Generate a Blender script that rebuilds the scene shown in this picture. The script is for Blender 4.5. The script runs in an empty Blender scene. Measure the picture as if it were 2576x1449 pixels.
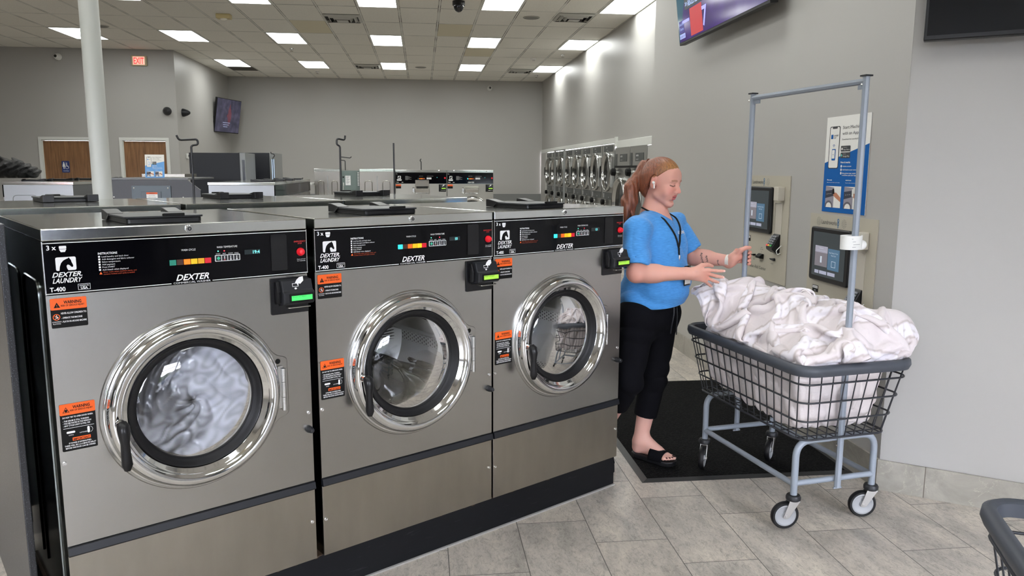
import bpy, bmesh, math, random
import numpy as np
from mathutils import Vector, Matrix
random.seed(4)
rng = np.random.default_rng(4)
S = bpy.context.scene
COL = S.collection
PI = math.pi

# ------------------------------------------------------------------ camera
cam = bpy.data.cameras.new('camera')
cam.sensor_width = 36.0
cam.lens = 27.0986
cam.clip_start = 0.05
cam.clip_end = 200
camo = bpy.data.objects.new('camera', cam)
COL.objects.link(camo)
rt = Vector((0.9932810, -0.1156534, 0.0041373))
dn = Vector((-0.0134254, -0.1506641, -0.9884938))
fw = Vector((0.1149460, 0.9817966, -0.1512045))
m = Matrix.Identity(4)
for i in range(3):
    m[i][0] = rt[i]; m[i][1] = -dn[i]; m[i][2] = -fw[i]
m[2][3] = 1.52
camo.matrix_world = m
S.camera = camo

# ------------------------------------------------------------------ world, exposure
S.view_settings.view_transform = 'Standard'
S.view_settings.look = 'None'
S.view_settings.gamma = 1.0
S.view_settings.exposure = 0.95
S.view_settings.use_curve_mapping = False
S.cycles.use_denoising = True
S.cycles.max_bounces = 8
S.cycles.diffuse_bounces = 4
S.cycles.glossy_bounces = 5
S.cycles.transparent_max_bounces = 12
S.cycles.transmission_bounces = 6
S.cycles.sample_clamp_indirect = 6.0
S.cycles.caustics_reflective = False
S.cycles.caustics_refractive = False
w = bpy.data.worlds.new('sky'); S.world = w; w.use_nodes = True
bg = w.node_tree.nodes['Background']
bg.inputs[0].default_value = (0.91, 0.885, 1.0, 1)
bg.inputs[1].default_value = 17.0
LIGHT_PANEL = 7.0
HC = 3.93

# ------------------------------------------------------------------ materials
def srgb(r, g, b):
    f = lambda c: (c/255/12.92) if c/255 <= 0.04045 else ((c/255+0.055)/1.055)**2.4
    return (f(r), f(g), f(b), 1)

MATS = {}
def mat(name, col, rough=0.5, metal=0.0, bump=0.0, bscale=200, var=0.0, vscale=6, emit=None, es=0, coat=0, spec=None, stretch=None, alpha=None, trans=0, sheen=0):
    if name in MATS: return MATS[name]
    M = bpy.data.materials.new(name); M.use_nodes = True
    nt = M.node_tree; p = nt.nodes['Principled BSDF']
    p.inputs['Base Color'].default_value = col
    p.inputs['Roughness'].default_value = rough
    p.inputs['Metallic'].default_value = metal
    if spec is not None: p.inputs['Specular IOR Level'].default_value = spec
    if coat: p.inputs['Coat Weight'].default_value = coat; p.inputs['Coat Roughness'].default_value = 0.05
    if sheen: p.inputs['Sheen Weight'].default_value = sheen
    if trans: p.inputs['Transmission Weight'].default_value = trans
    if emit is not None:
        p.inputs['Emission Color'].default_value = emit; p.inputs['Emission Strength'].default_value = es
    if bump or var:
        tc = nt.nodes.new('ShaderNodeTexCoord'); mp = nt.nodes.new('ShaderNodeMapping')
        nt.links.new(tc.outputs['Object'], mp.inputs[0])
        if stretch: mp.inputs['Scale'].default_value = stretch
    if bump:
        n = nt.nodes.new('ShaderNodeTexNoise'); n.inputs['Scale'].default_value = bscale
        n.inputs['Detail'].default_value = 3
        b = nt.nodes.new('ShaderNodeBump'); b.inputs['Strength'].default_value = bump; b.inputs['Distance'].default_value = 0.002
        nt.links.new(mp.outputs[0], n.inputs['Vector']); nt.links.new(n.outputs[0], b.inputs['Height'])
        nt.links.new(b.outputs[0], p.inputs['Normal'])
    if var:
        n = nt.nodes.new('ShaderNodeTexNoise'); n.inputs['Scale'].default_value = vscale; n.inputs['Detail'].default_value = 5
        nt.links.new(mp.outputs[0], n.inputs['Vector'])
        r = nt.nodes.new('ShaderNodeValToRGB')
        r.color_ramp.elements[0].position = 0.3; r.color_ramp.elements[1].position = 0.7
        r.color_ramp.elements[0].color = tuple(c*(1-var) for c in col[:3])+(1,)
        r.color_ramp.elements[1].color = tuple(min(1, c*(1+var)) for c in col[:3])+(1,)
        nt.links.new(n.outputs[0], r.inputs[0]); nt.links.new(r.outputs[0], p.inputs['Base Color'])
    MATS[name] = M
    return M

class NT:
    """small helper for writing node maths"""
    def __init__(s, name):
        s.M = bpy.data.materials.new(name); s.M.use_nodes = True; s.t = s.M.node_tree; s.p = s.t.nodes['Principled BSDF']
        MATS[name] = s.M
    def new(s, ty, **kw):
        n = s.t.nodes.new(ty)
        for k, v in kw.items(): setattr(n, k, v)
        return n
    def put(s, sock, v):
        if hasattr(v, 'is_linked') or hasattr(v, 'links'): s.t.links.new(v, sock)
        else: sock.default_value = v
    def m(s, op, a, b=0.0, c=0.0):
        n = s.new('ShaderNodeMath', operation=op)
        for i, v in enumerate((a, b, c)): s.put(n.inputs[i], v)
        return n.outputs[0]
    def mix(s, f, a, b):
        n = s.new('ShaderNodeMix', data_type='RGBA'); s.put(n.inputs[0], f); s.put(n.inputs[6], a); s.put(n.inputs[7], b)
        return n.outputs[2]
    def xyz(s, coord='Object'):
        tc = s.new('ShaderNodeTexCoord'); sp = s.new('ShaderNodeSeparateXYZ'); s.t.links.new(tc.outputs[coord], sp.inputs[0])
        return tc.outputs[coord], sp.outputs[0], sp.outputs[1], sp.outputs[2]
    def comb(s, x, y, z):
        n = s.new('ShaderNodeCombineXYZ')
        for i, v in enumerate((x, y, z)): s.put(n.inputs[i], v)
        return n.outputs[0]
    def noise(s, vec, scale, detail=4, rough=0.5, dist=0.0):
        n = s.new('ShaderNodeTexNoise'); s.put(n.inputs['Vector'], vec); n.inputs['Scale'].default_value = scale
        n.inputs['Detail'].default_value = detail; n.inputs['Roughness'].default_value = rough; n.inputs['Distortion'].default_value = dist
        return n.outputs[0]
    def ramp(s, f, *stops):
        r = s.new('ShaderNodeValToRGB'); s.put(r.inputs[0], f); e = r.color_ramp.elements
        while len(e) < len(stops): e.new(0.5)
        for i, (pp, c) in enumerate(stops): e[i].position = pp; e[i].color = c
        return r.outputs[0]
    def bump(s, hgt, strength=0.3, dist=0.002):
        b = s.new('ShaderNodeBump'); b.inputs['Strength'].default_value = strength; b.inputs['Distance'].default_value = dist
        s.put(b.inputs['Height'], hgt); s.put(s.p.inputs['Normal'], b.outputs[0])

def rgb(v): return (v, v, v, 1)
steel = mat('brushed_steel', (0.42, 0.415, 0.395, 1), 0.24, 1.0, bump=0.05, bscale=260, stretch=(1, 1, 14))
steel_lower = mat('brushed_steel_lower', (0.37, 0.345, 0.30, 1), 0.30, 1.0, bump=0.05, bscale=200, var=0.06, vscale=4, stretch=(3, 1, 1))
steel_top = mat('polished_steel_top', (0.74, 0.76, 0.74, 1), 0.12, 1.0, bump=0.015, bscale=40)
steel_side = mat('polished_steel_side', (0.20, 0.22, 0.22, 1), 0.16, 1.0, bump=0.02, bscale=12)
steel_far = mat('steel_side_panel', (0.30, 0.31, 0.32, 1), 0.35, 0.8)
steel_brown = mat('steel_brownish', (0.30, 0.28, 0.25, 1), 0.24, 1.0, bump=0.12, bscale=3)
chrome = mat('chrome', (0.82, 0.83, 0.84, 1), 0.07, 1.0)
ring_steel = mat('ring_steel', (0.42, 0.42, 0.41, 1), 0.16, 1.0)
chrome_soft = mat('satin_chrome', (0.70, 0.70, 0.69, 1), 0.25, 1.0)
black_gloss = mat('black_gloss_panel', (0.002, 0.002, 0.003, 1), 0.07, 0.0, spec=0.22)
black_pl = mat('black_plastic', (0.005, 0.005, 0.006, 1), 0.36, spec=.35)
black_pl2 = mat('dark_plastic', (0.014, 0.015, 0.018, 1), 0.42, spec=.35)
black_rub = mat('black_rubber', (0.005, 0.005, 0.006, 1), 0.5, spec=.3)
black_paint = mat('black_painted_steel', (0.007, 0.008, 0.011, 1), 0.42, spec=.4)
white_ink = mat('white_print', (0.80, 0.80, 0.80, 1), 0.5)
dim_ink = mat('dim_print', (0.42, 0.42, 0.42, 1), 0.5)
red_ink = mat('red_print', (0.45, 0.02, 0.02, 1), 0.5)
orange = mat('orange_label', srgb(238, 96, 22), 0.5)
label_blk = mat('label_black', (0.004, 0.004, 0.004, 1), 0.55, spec=.2)
white_paint = mat('white_paint', srgb(214, 215, 210), 0.45)
white_pl = mat('white_plastic', srgb(226, 226, 222), 0.4)
red_pl = mat('red_plastic', (0.62, 0.01, 0.02, 1), 0.35, emit=(0.6, 0.01, 0.02, 1), es=0.15)
grey_tube = mat('grey_powder_coat', srgb(138, 146, 156), 0.38)
grey_rub = mat('grey_rubber_rim', srgb(62, 66, 74), 0.5)
wire_blk = mat('dark_vinyl_wire', srgb(38, 40, 46), 0.42)
glass = mat('glass_dark', (0.02, 0.02, 0.02, 1), 0.05)

def glossy_glass(name, tint=(1, 1, 1, 1), fac=0.10):
    M = bpy.data.materials.new(name); M.use_nodes = True; nt = M.node_tree
    nt.nodes.remove(nt.nodes['Principled BSDF'])
    t = nt.nodes.new('ShaderNodeBsdfTransparent'); t.inputs[0].default_value = tint
    g = nt.nodes.new('ShaderNodeBsdfGlossy'); g.inputs['Roughness'].default_value = 0.03
    fr = nt.nodes.new('ShaderNodeFresnel'); fr.inputs[0].default_value = 1.5
    ad = nt.nodes.new('ShaderNodeMath'); ad.operation = 'ADD'; ad.inputs[1].default_value = fac
    mx = nt.nodes.new('ShaderNodeMixShader')
    nt.links.new(fr.outputs[0], ad.inputs[0]); nt.links.new(ad.outputs[0], mx.inputs[0])
    nt.links.new(t.outputs[0], mx.inputs[1]); nt.links.new(g.outputs[0], mx.inputs[2])
    nt.links.new(mx.outputs[0], nt.nodes['Material Output'].inputs[0])
    MATS[name] = M; return M
door_glass_m = glossy_glass('door_glass', (0.9, 0.92, 0.93, 1), 0.03)
window_glass = glossy_glass('window_glass', (0.94, 0.97, 0.97, 1), 0.0)
badge_plastic = glossy_glass('clear_badge_plastic', (0.97, 0.98, 1, 1), 0.0)

def emis(name, col, s, base=None):
    return mat(name, base or col, 0.4, emit=col, es=s)
light_m = emis('lit_diffuser', (0.975, 1.0, 0.975, 1), LIGHT_PANEL)

# ------------------------------------------------------------------ mesh builder
TEXT_CACHE = {}
def text_mesh(s, bold=0.0, shear=0.0):
    k = (s, bold, shear)
    if k not in TEXT_CACHE:
        c = bpy.data.curves.new('t', 'FONT'); c.body = s; c.size = 1.0; c.offset = bold; c.shear = shear
        c.align_x = 'LEFT'; c.resolution_u = 2
        o = bpy.data.objects.new('t', c)
        me = bpy.data.meshes.new_from_object(o)
        v = [tuple(x.co) for x in me.vertices]; f = [tuple(p.vertices) for p in me.polygons]
        bpy.data.objects.remove(o); bpy.data.meshes.remove(me); bpy.data.curves.remove(c)
        TEXT_CACHE[k] = (v, f)
    return TEXT_CACHE[k]

class MB:
    def __init__(s): s.v = []; s.f = []; s.mi = []; s.mats = []; s.T = Matrix.Identity(4)
    def midx(s, m):
        if m not in s.mats: s.mats.append(m)
        return s.mats.index(m)
    def add(s, vs, fs, m):
        b = len(s.v); k = s.midx(m)
        s.v += [tuple(s.T @ Vector(v)) for v in vs]
        s.f += [tuple(i+b for i in f) for f in fs]; s.mi += [k]*len(fs)
        return s
    def box(s, a, b, m):
        x0, y0, z0 = a; x1, y1, z1 = b
        if x0 > x1: x0, x1 = x1, x0
        if y0 > y1: y0, y1 = y1, y0
        if z0 > z1: z0, z1 = z1, z0
        vs = [(x0, y0, z0), (x1, y0, z0), (x1, y1, z0), (x0, y1, z0), (x0, y0, z1), (x1, y0, z1), (x1, y1, z1), (x0, y1, z1)]
        return s.add(vs, [(0, 3, 2, 1), (4, 5, 6, 7), (0, 1, 5, 4), (1, 2, 6, 5), (2, 3, 7, 6), (3, 0, 4, 7)], m)
    def prism(s, pts, d0, d1, m, axis='y'):
        """pts: 2-D outline; axis y: (x,z) outline swept along y from d0 to d1; z: (x,y) swept along z; x: (y,z)"""
        n = len(pts)
        mk = {'y': lambda p, d: (p[0], d, p[1]), 'z': lambda p, d: (p[0], p[1], d), 'x': lambda p, d: (d, p[0], p[1])}[axis]
        vs = [mk(p, d0) for p in pts]+[mk(p, d1) for p in pts]
        fs = [tuple(range(n)), tuple(range(2*n-1, n-1, -1))]+[(i, i+n, (i+1) % n+n, (i+1) % n) for i in range(n)]
        return s.add(vs, fs, m)
    def flat(s, pts, d, m, axis='y'):
        n = len(pts)
        mk = {'y': lambda p: (p[0], d, p[1]), 'z': lambda p: (p[0], p[1], d), 'x': lambda p: (d, p[0], p[1])}[axis]
        return s.add([mk(p) for p in pts], [tuple(range(n))], m)
    def text(s, st, x, z, size, m, y=0.0, bold=0.0, shear=0.0, wx=1.0, center=False, ang=0.0, width=None):
        """text lying in the local xz plane, facing -y"""
        vs, fs = text_mesh(st, bold, shear)
        if not vs: return s
        xs = [v[0] for v in vs]; w0 = max(xs)-min(xs)
        if width: wx = width/(w0*size)
        ox = -(min(xs)+max(xs))/2*size*wx if center else -min(xs)*size*wx
        ca, sa = math.cos(ang), math.sin(ang)
        out = []
        for v in vs:
            a = v[0]*size*wx+ox; b = v[1]*size
            out.append((x+a*ca-b*sa, y, z+a*sa+b*ca))
        return s.add(out, fs, m)
    def lathe(s, prof, m, n=48, axis='y', c=(0, 0, 0), a0=0, a1=2*PI, cap=False):
        """prof: list of (r, h); axis y: circle in xz, h along y; axis z: circle in xy"""
        full = abs(a1-a0-2*PI) < 1e-6; k = n if full else n+1
        vs = []
        for r, h in prof:
            for i in range(k):
                a = a0+(a1-a0)*i/n; p = (r*math.cos(a), r*math.sin(a))
                q = {'y': (p[0], h, p[1]), 'z': (p[0], p[1], h), 'x': (h, p[0], p[1])}[axis]
                vs.append((q[0]+c[0], q[1]+c[1], q[2]+c[2]))
        fs = []
        for j in range(len(prof)-1):
            for i in range(n):
                i2 = (i+1) % k if full else i+1
                f = (j*k+i, j*k+i2, (j+1)*k+i2, (j+1)*k+i)
                fs.append(f if axis != 'y' else f[::-1])
        if cap:
            fs.append(tuple(range(k))[::-1]); fs.append(tuple(range((len(prof)-1)*k, len(prof)*k)))
        return s.add(vs, fs, m)
    def cyl(s, a, b, r, m, n=16, r2=None):
        return s.tube([a, b], r if r2 is None else [r, r2], m, n)
    def tube(s, pts, r, m, n=10, closed=False, caps=True):
        P = [Vector(p) for p in pts]; K = len(P)
        rr = r if isinstance(r, (list, tuple)) else [r]*K
        tang = []
        for i in range(K):
            if closed: t = P[(i+1) % K]-P[i-1]
            else: t = (P[min(i+1, K-1)]-P[max(i-1, 0)])
            tang.append(t.normalized())
        up = Vector((0, 0, 1)) if abs(tang[0].z) < 0.9 else Vector((1, 0, 0))
        nx = tang[0].cross(up).normalized(); vs = []
        for i in range(K):
            if i:
                q = tang[i-1].rotation_difference(tang[i]); nx = (q @ nx).normalized()
            ny = tang[i].cross(nx).normalized()
            for j in range(n):
                a = 2*PI*j/n; vs.append(tuple(P[i]+(nx*math.cos(a)+ny*math.sin(a))*rr[i]))
        fs = []
        for i in range(K if closed else K-1):
            i2 = (i+1) % K
            for j in range(n):
                fs.append((i*n+j, i*n+(j+1) % n, i2*n+(j+1) % n, i2*n+j))
        if caps and not closed:
            fs.append(tuple(range(n))[::-1]); fs.append(tuple(range((K-1)*n, K*n)))
        return s.add(vs, fs, m)
    def ellipsoid(s, c, r, m, n=16, k=10):
        prof = [(max(1e-5, math.sin(PI*i/k)), -math.cos(PI*i/k)) for i in range(k+1)]
        T = s.T.copy(); s.T = T @ Matrix.Translation(c) @ Matrix.Diagonal((r[0], r[1], r[2], 1))
        s.lathe(prof, m, n, 'z'); s.T = T
        return s
    def build(s, name, parent=None, smooth=35, bevel=0, loc=None, rot=None):
        me = bpy.data.meshes.new(name)
        me.from_pydata(s.v, [], s.f)
        for mm in s.mats: me.materials.append(mm)
        me.polygons.foreach_set('material_index', s.mi)
        if smooth:
            me.polygons.foreach_set('use_smooth', [True]*len(s.f))
            me.set_sharp_from_angle(angle=math.radians(smooth))
        me.update()
        o = bpy.data.objects.new(name, me); COL.objects.link(o)
        if bevel:
            b = o.modifiers.new('bevel', 'BEVEL'); b.width = bevel; b.segments = 2; b.limit_method = 'ANGLE'; b.harden_normals = False
        if parent: o.parent = parent
        if loc: o.location = loc
        if rot: o.rotation_euler = rot
        return o

def arc(cx, cy, r, a0, a1, n=6):
    return [(cx+r*math.cos(a0+(a1-a0)*i/n), cy+r*math.sin(a0+(a1-a0)*i/n)) for i in range(n+1)]
def rrect(x0, z0, x1, z1, r, n=5):
    return arc(x1-r, z1-r, r, 0, PI/2, n)+arc(x0+r, z1-r, r, PI/2, PI, n)+arc(x0+r, z0+r, r, PI, 1.5*PI, n)+arc(x1-r, z0+r, r, 1.5*PI, 2*PI, n)
def fillet(pts, r, n=5, closed=False):
    """round the corners of a 3-D polyline"""
    P = [Vector(p) for p in pts]; out = []
    K = len(P); rng_ = range(K) if closed else range(1, K-1)
    if not closed: out.append(P[0])
    for i in rng_:
        a, b, c = P[i-1], P[i], P[(i+1) % K]
        d1 = (a-b); d2 = (c-b); rr = min(r, d1.length*0.49, d2.length*0.49)
        p1 = b+d1.normalized()*rr; p2 = b+d2.normalized()*rr
        for k in range(n+1):
            t = k/n; out.append((p1*(1-t)+b*t)*(1-t)+(b*(1-t)+p2*t)*t)
    if not closed: out.append(P[-1])
    return [tuple(p) for p in out]

def thing(name, label, cat, loc=(0, 0, 0), rz=0, group=None):
    o = bpy.data.objects.new(name, None); COL.objects.link(o); o.empty_display_size = 0.1
    o.location = loc; o.rotation_euler = (0, 0, rz); o['label'] = label; o['category'] = cat
    if group: o['group'] = group
    return o
def tag(o, label, cat, group=None):
    o['label'] = label; o['category'] = cat
    if group: o['group'] = group
    return o
def struct(o, label=None):
    o['kind'] = 'structure'
    if label: o['label'] = label
    return o
KIDS = {}
def kids(o): return [c for c in bpy.data.objects if c.parent is o]
def dup(root, loc=None, rz=None, label=None, group=None):
    r = root.copy(); COL.objects.link(r)
    if loc is not None: r.location = loc
    if rz is not None: r.rotation_euler = (0, 0, rz)
    if label: r['label'] = label
    if group: r['group'] = group
    for ch in kids(root):
        c = ch.copy(); COL.objects.link(c); c.parent = r
        for g in kids(ch):
            d = g.copy(); COL.objects.link(d); d.parent = c
    return r
# ================================================================== the room
wall_m = mat('wall_paint', srgb(170, 168, 164), 0.42, bump=0.06, bscale=90, spec=0.5)
# --- floor: 12x24 inch stone tiles in a third-offset bond
n = NT('stone_floor_tiles')
vec, X, Y, Z = n.xyz()
cx = n.m('FLOOR', n.m('DIVIDE', n.m('SUBTRACT', X, 0.085), 0.305))
fx = n.m('SUBTRACT', n.m('DIVIDE', n.m('SUBTRACT', X, 0.085), 0.305), cx)
yy = n.m('DIVIDE', n.m('ADD', n.m('SUBTRACT', Y, 2.926), n.m('MULTIPLY', n.m('SUBTRACT', cx, 2.0), 0.2033)), 0.61)
cy = n.m('FLOOR', yy); fy = n.m('SUBTRACT', yy, cy)
gx = n.m('LESS_THAN', n.m('MULTIPLY', fx, 0.305), 0.0035)
gy = n.m('LESS_THAN', n.m('MULTIPLY', fy, 0.61), 0.0035)
gr = n.m('MAXIMUM', gx, gy)
wn = n.new('ShaderNodeTexWhiteNoise', noise_dimensions='2D'); n.put(wn.inputs['Vector'], n.comb(cx, cy, 0.0))
off = n.new('ShaderNodeVectorMath', operation='SCALE'); n.put(off.inputs[0], wn.outputs['Color']); off.inputs['Scale'].default_value = 40
add = n.new('ShaderNodeVectorMath', operation='ADD'); n.put(add.inputs[0], vec); n.put(add.inputs[1], off.outputs[0])
v2 = add.outputs[0]
mp = n.new('ShaderNodeMapping'); n.put(mp.inputs[0], v2); mp.inputs['Scale'].default_value = (1.9, 0.8, 1); mp.inputs['Rotation'].default_value = (0, 0, 0.25)
base = n.ramp(n.noise(mp.outputs[0], 3.5, 8, 0.62, 0.6), (0.30, srgb(146, 142, 135)), (0.48, srgb(178, 171, 162)), (0.70, srgb(206, 197, 184)))
fine = n.ramp(n.noise(mp.outputs[0], 34, 8, 0.82, 1.0), (0.36, rgb(0.50)), (0.50, rgb(0.98)), (0.72, rgb(1.22)))
mm_ = n.new('ShaderNodeMix', data_type='RGBA', blend_type='MULTIPLY'); mm_.inputs[0].default_value = 0.9
n.put(mm_.inputs[6], base); n.put(mm_.inputs[7], fine)
nv = n.noise(mp.outputs[0], 2.2, 7, 0.6, 1.6)
vein = n.m('LESS_THAN', n.m('ABSOLUTE', n.m('SUBTRACT', nv, 0.5)), 0.0026)
brk = n.ramp(n.noise(v2, 7, 2), (0.46, rgb(0)), (0.58, rgb(0.75)))
c1 = n.mix(n.m('MULTIPLY', vein, brk), mm_.outputs[2], srgb(206, 196, 180))
nv2 = n.noise(mp.outputs[0], 3.4, 8, 0.7, 2.2)
vein2 = n.m('MULTIPLY', n.m('LESS_THAN', n.m('ABSOLUTE', n.m('SUBTRACT', nv2, 0.44)), 0.005), n.ramp(n.noise(v2, 5, 2), (0.5, rgb(0)), (0.6, rgb(0.6))))
c2 = n.mix(vein2, c1, srgb(92, 90, 88))
tint = n.mix(n.m('MULTIPLY', wn.outputs['Value'], 0.16), c2, srgb(176, 164, 150))
n.put(n.p.inputs['Base Color'], n.mix(gr, tint, srgb(84, 80, 76)))
n.put(n.p.inputs['Roughness'], n.ramp(n.noise(v2, 30, 3), (0.3, rgb(0.34)), (0.7, rgb(0.48))))
n.bump(n.m('SUBTRACT', n.m('MULTIPLY', nv, 0.2), gr), 0.4, 0.0015)
floor_m = n.M

# --- base tile (6 inch high, long pieces)
def base_tile_mat(name, ux, uy):
    n = NT(name); vec, X, Y, Z = n.xyz()
    u = n.m('ADD', n.m('MULTIPLY', X, ux), n.m('MULTIPLY', Y, uy))
    t = n.m('DIVIDE', u, 0.61); fl = n.m('FLOOR', t)
    g = n.m('LESS_THAN', n.m('SUBTRACT', t, fl), 0.006)
    v2 = n.comb(n.m('ADD', u, n.m('MULTIPLY', fl, 7.3)), Z, 0.3)
    base = n.ramp(n.noise(v2, 5, 8, 0.65, 0.6), (0.3, srgb(134, 130, 122)), (0.5, srgb(154, 150, 141)), (0.72, srgb(172, 166, 156)))
    nv = n.noise(v2, 4, 7, 0.6, 1.8)
    vn = n.m('MULTIPLY', n.m('LESS_THAN', n.m('ABSOLUTE', n.m('SUBTRACT', nv, 0.5)), 0.003), 0.4)
    n.put(n.p.inputs['Base Color'], n.mix(g, n.mix(vn, base, srgb(200, 192, 178)), srgb(92, 84, 76)))
    n.p.inputs['Roughness'].default_value = 0.42
    return n.M
tile_y = base_tile_mat('base_tile_side', 0, 1)
tile_d = base_tile_mat('base_tile_diagonal', 0.81, -0.59)

# --- ceiling: 2x4 ft lay-in tiles
n = NT('ceiling_tiles'); vec, X, Y, Z = n.xyz()
tx = n.m('DIVIDE', n.m('ADD', X, 0.305), 0.61); fxx = n.m('FRACT', n.m('ADD', tx, 100.0))
ty = n.m('DIVIDE', n.m('SUBTRACT', Y, 13.44), 1.22); fyy = n.m('FRACT', n.m('ADD', ty, 100.0))
dx = n.m('MULTIPLY', n.m('SUBTRACT', 0.5, n.m('ABSOLUTE', n.m('SUBTRACT', fxx, 0.5))), 0.61)
dy = n.m('MULTIPLY', n.m('SUBTRACT', 0.5, n.m('ABSOLUTE', n.m('SUBTRACT', fyy, 0.5))), 1.22)
d = n.m('MINIMUM', dx, dy)
bar = n.m('LESS_THAN', d, 0.012)
shade_line = n.m('MULTIPLY', n.m('LESS_THAN', n.m('ABSOLUTE', n.m('SUBTRACT', d, 0.016)), 0.006), n.ramp(n.noise(vec, 1.6, 3), (0.42, rgb(0.25)), (0.6, rgb(0.9))))  # thin broken shade lines along the grid bars, painted into the tile colour
wn = n.new('ShaderNodeTexWhiteNoise', noise_dimensions='2D'); n.put(wn.inputs['Vector'], n.comb(n.m('FLOOR', tx), n.m('FLOOR', ty), 0.0))
tile = n.mix(wn.outputs['Value'], srgb(232, 229, 220), srgb(238, 235, 227))
tile = n.mix(n.ramp(n.noise(vec, 180, 2), (0.35, rgb(0.22)), (0.5, rgb(0.0))), tile, srgb(120, 118, 112))
tile = n.mix(n.m('GREATER_THAN', wn.outputs['Value'], 0.965), tile, srgb(216, 208, 184))
n.put(n.p.inputs['Base Color'], n.mix(shade_line, n.mix(bar, tile, srgb(222, 221, 214)), srgb(84, 82, 76)))
n.p.inputs['Roughness'].default_value = 0.85
ceil_m = n.M

XR, XK, YB, YL, XL = 3.355, 2.18, 21.6, 17.1, -5.03
DW = Vector((0.8114, -0.5845, 0))               # direction of the angled wall, away from the corner
PC = Vector((XK, 3.325, 0)); PE = PC+DW*3.4     # corner and far end of it
XE, YE, YF, XW = PE.x, PE.y, -2.6, -11.0
b = MB(); b.flat([(XW-0.3, YF-0.2), (XE+0.4, YF-0.2), (XE+0.4, YB+0.3), (XW-0.3, YB+0.3)], 0.0, floor_m, 'z')
struct(b.build('floor', smooth=0))
b = MB(); b.box((XW-0.3, YF-0.2, HC), (XE+0.4, YB+0.3, HC+0.1), ceil_m)
struct(b.build('ceiling', smooth=0))
def wall(name, a, c, z0=0, z1=HC, th=0.12, m=wall_m):
    """a wall between floor points a and c; its face lies on that line, thickness to the right of a->c"""
    a = Vector((a[0], a[1], 0)); c = Vector((c[0], c[1], 0)); dr = (c-a).normalized(); nn = Vector((dr.y, -dr.x, 0))*th
    b = MB(); pts = [a, c, c+nn, a+nn]
    b.prism([(p.x, p.y) for p in pts], z0, z1, m, 'z')
    return struct(b.build(name, smooth=0))
wall('wall_back', (XL, YB), (XR, YB), th=-0.12)
wall('wall_dryers', (XR, YB), (XR, 7.25), 2.02, HC, th=-0.12)
wall('wall_dryers_return', (XR+0.12, 7.25), (XK+0.121, 7.25), th=-0.12)
wall('wall_kiosk', (XK, 7.25-0.0), (XK, 3.325), th=-0.12)
wall('wall_angled', (PC.x+0.001, PC.y-0.001), (PE.x, PE.y), th=-0.12)
wall('wall_right', (XE, YE), (XE, YF), th=-0.12)
wall('wall_left_side', (XL, YL+0.121), (XL, YB), th=-0.12)
wall('wall_far_left', (XW, YF), (XW, YL), th=-0.12)
wall('wall_dryer_recess', (XR+1.1, YB), (XR+1.1, 7.2), 0, 2.3, th=-0.1)
# chair-rail band low on the back wall
b = MB(); b.box((XL, YB-0.02, 0.62), (XR, YB-0.001, 0.86), mat('band_paint', srgb(120, 121, 120), 0.5))
struct(b.build('trim_back', smooth=0))
# left wall with two door openings
def rect_wall(name, x0, x1, y, z0, z1, holes, th, m):
    b = MB(); xs = sorted({x0, x1, *[h[0] for h in holes], *[h[1] for h in holes]})
    for xa, xb in zip(xs[:-1], xs[1:]):
        hz = [h for h in holes if h[0] <= xa+1e-6 and h[1] >= xb-1e-6]
        if hz:
            b.box((xa, y, hz[0][3]), (xb, y+th, z1), m)
            if hz[0][2] > z0: b.box((xa, y, z0), (xb, y+th, hz[0][2]), m)
        else: b.box((xa, y, z0), (xb, y+th, z1), m)
    return struct(b.build(name, smooth=0))
D1 = (-7.73, -6.80); D2 = (-6.15, -5.285)
rect_wall('wall_left', XW, XL, YL, 0, HC, [(D1[0], D1[1], 0, 2.095), (D2[0], D2[1], 0, 2.095)], 0.12, wall_m)
n = NT('oak_door_veneer'); vec, X, Y, Z = n.xyz()
mp = n.new('ShaderNodeMapping'); n.put(mp.inputs[0], vec); mp.inputs['Scale'].default_value = (14, 1, 0.7)
n.put(n.p.inputs['Base Color'], n.ramp(n.noise(mp.outputs[0], 3, 6, 0.6, 0.6), (0.3, srgb(104, 72, 44)), (0.55, srgb(134, 96, 62)), (0.8, srgb(160, 120, 82))))
n.p.inputs['Roughness'].default_value = 0.4
oak = n.M
for i, (a, c) in enumerate((D1, D2)):
    b = MB()
    b.box((a+0.012, YL+0.03, 0.008), (c-0.012, YL+0.075, 2.08), oak)
    d_ = struct(b.build('door_%d' % (i+1), smooth=0, bevel=0.002))
    b = MB()
    for (x0, x1, z0, z1) in ((a-0.062, a, 0, 2.095), (c, c+0.062, 0, 2.095), (a-0.0621, c+0.0621, 2.0951, 2.156)):
        b.box((x0, YL-0.018-(0.001 if z0 > 1 else 0), z0), (x1, YL-0.001, z1), white_paint)
    for (x0, x1, z0, z1) in ((a, a+0.012, 0, 2.095), (c-0.012, c, 0, 2.095), (a, c, 2.083, 2.095)):
        b.box((x0, YL-0.001, z0), (x1, YL+0.11, z1), white_paint)
    b.build('door_frame', d_, smooth=0, bevel=0.002)
    b = MB(); b.cyl((c-0.08, YL-0.03, 1.0), (c-0.08, YL+0.03, 1.0), 0.011, chrome_soft); b.cyl((c-0.08, YL-0.03, 1.0), (c-0.19, YL-0.03, 1.0), 0.009, chrome_soft)
    b.build('door_handle', d_)
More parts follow.
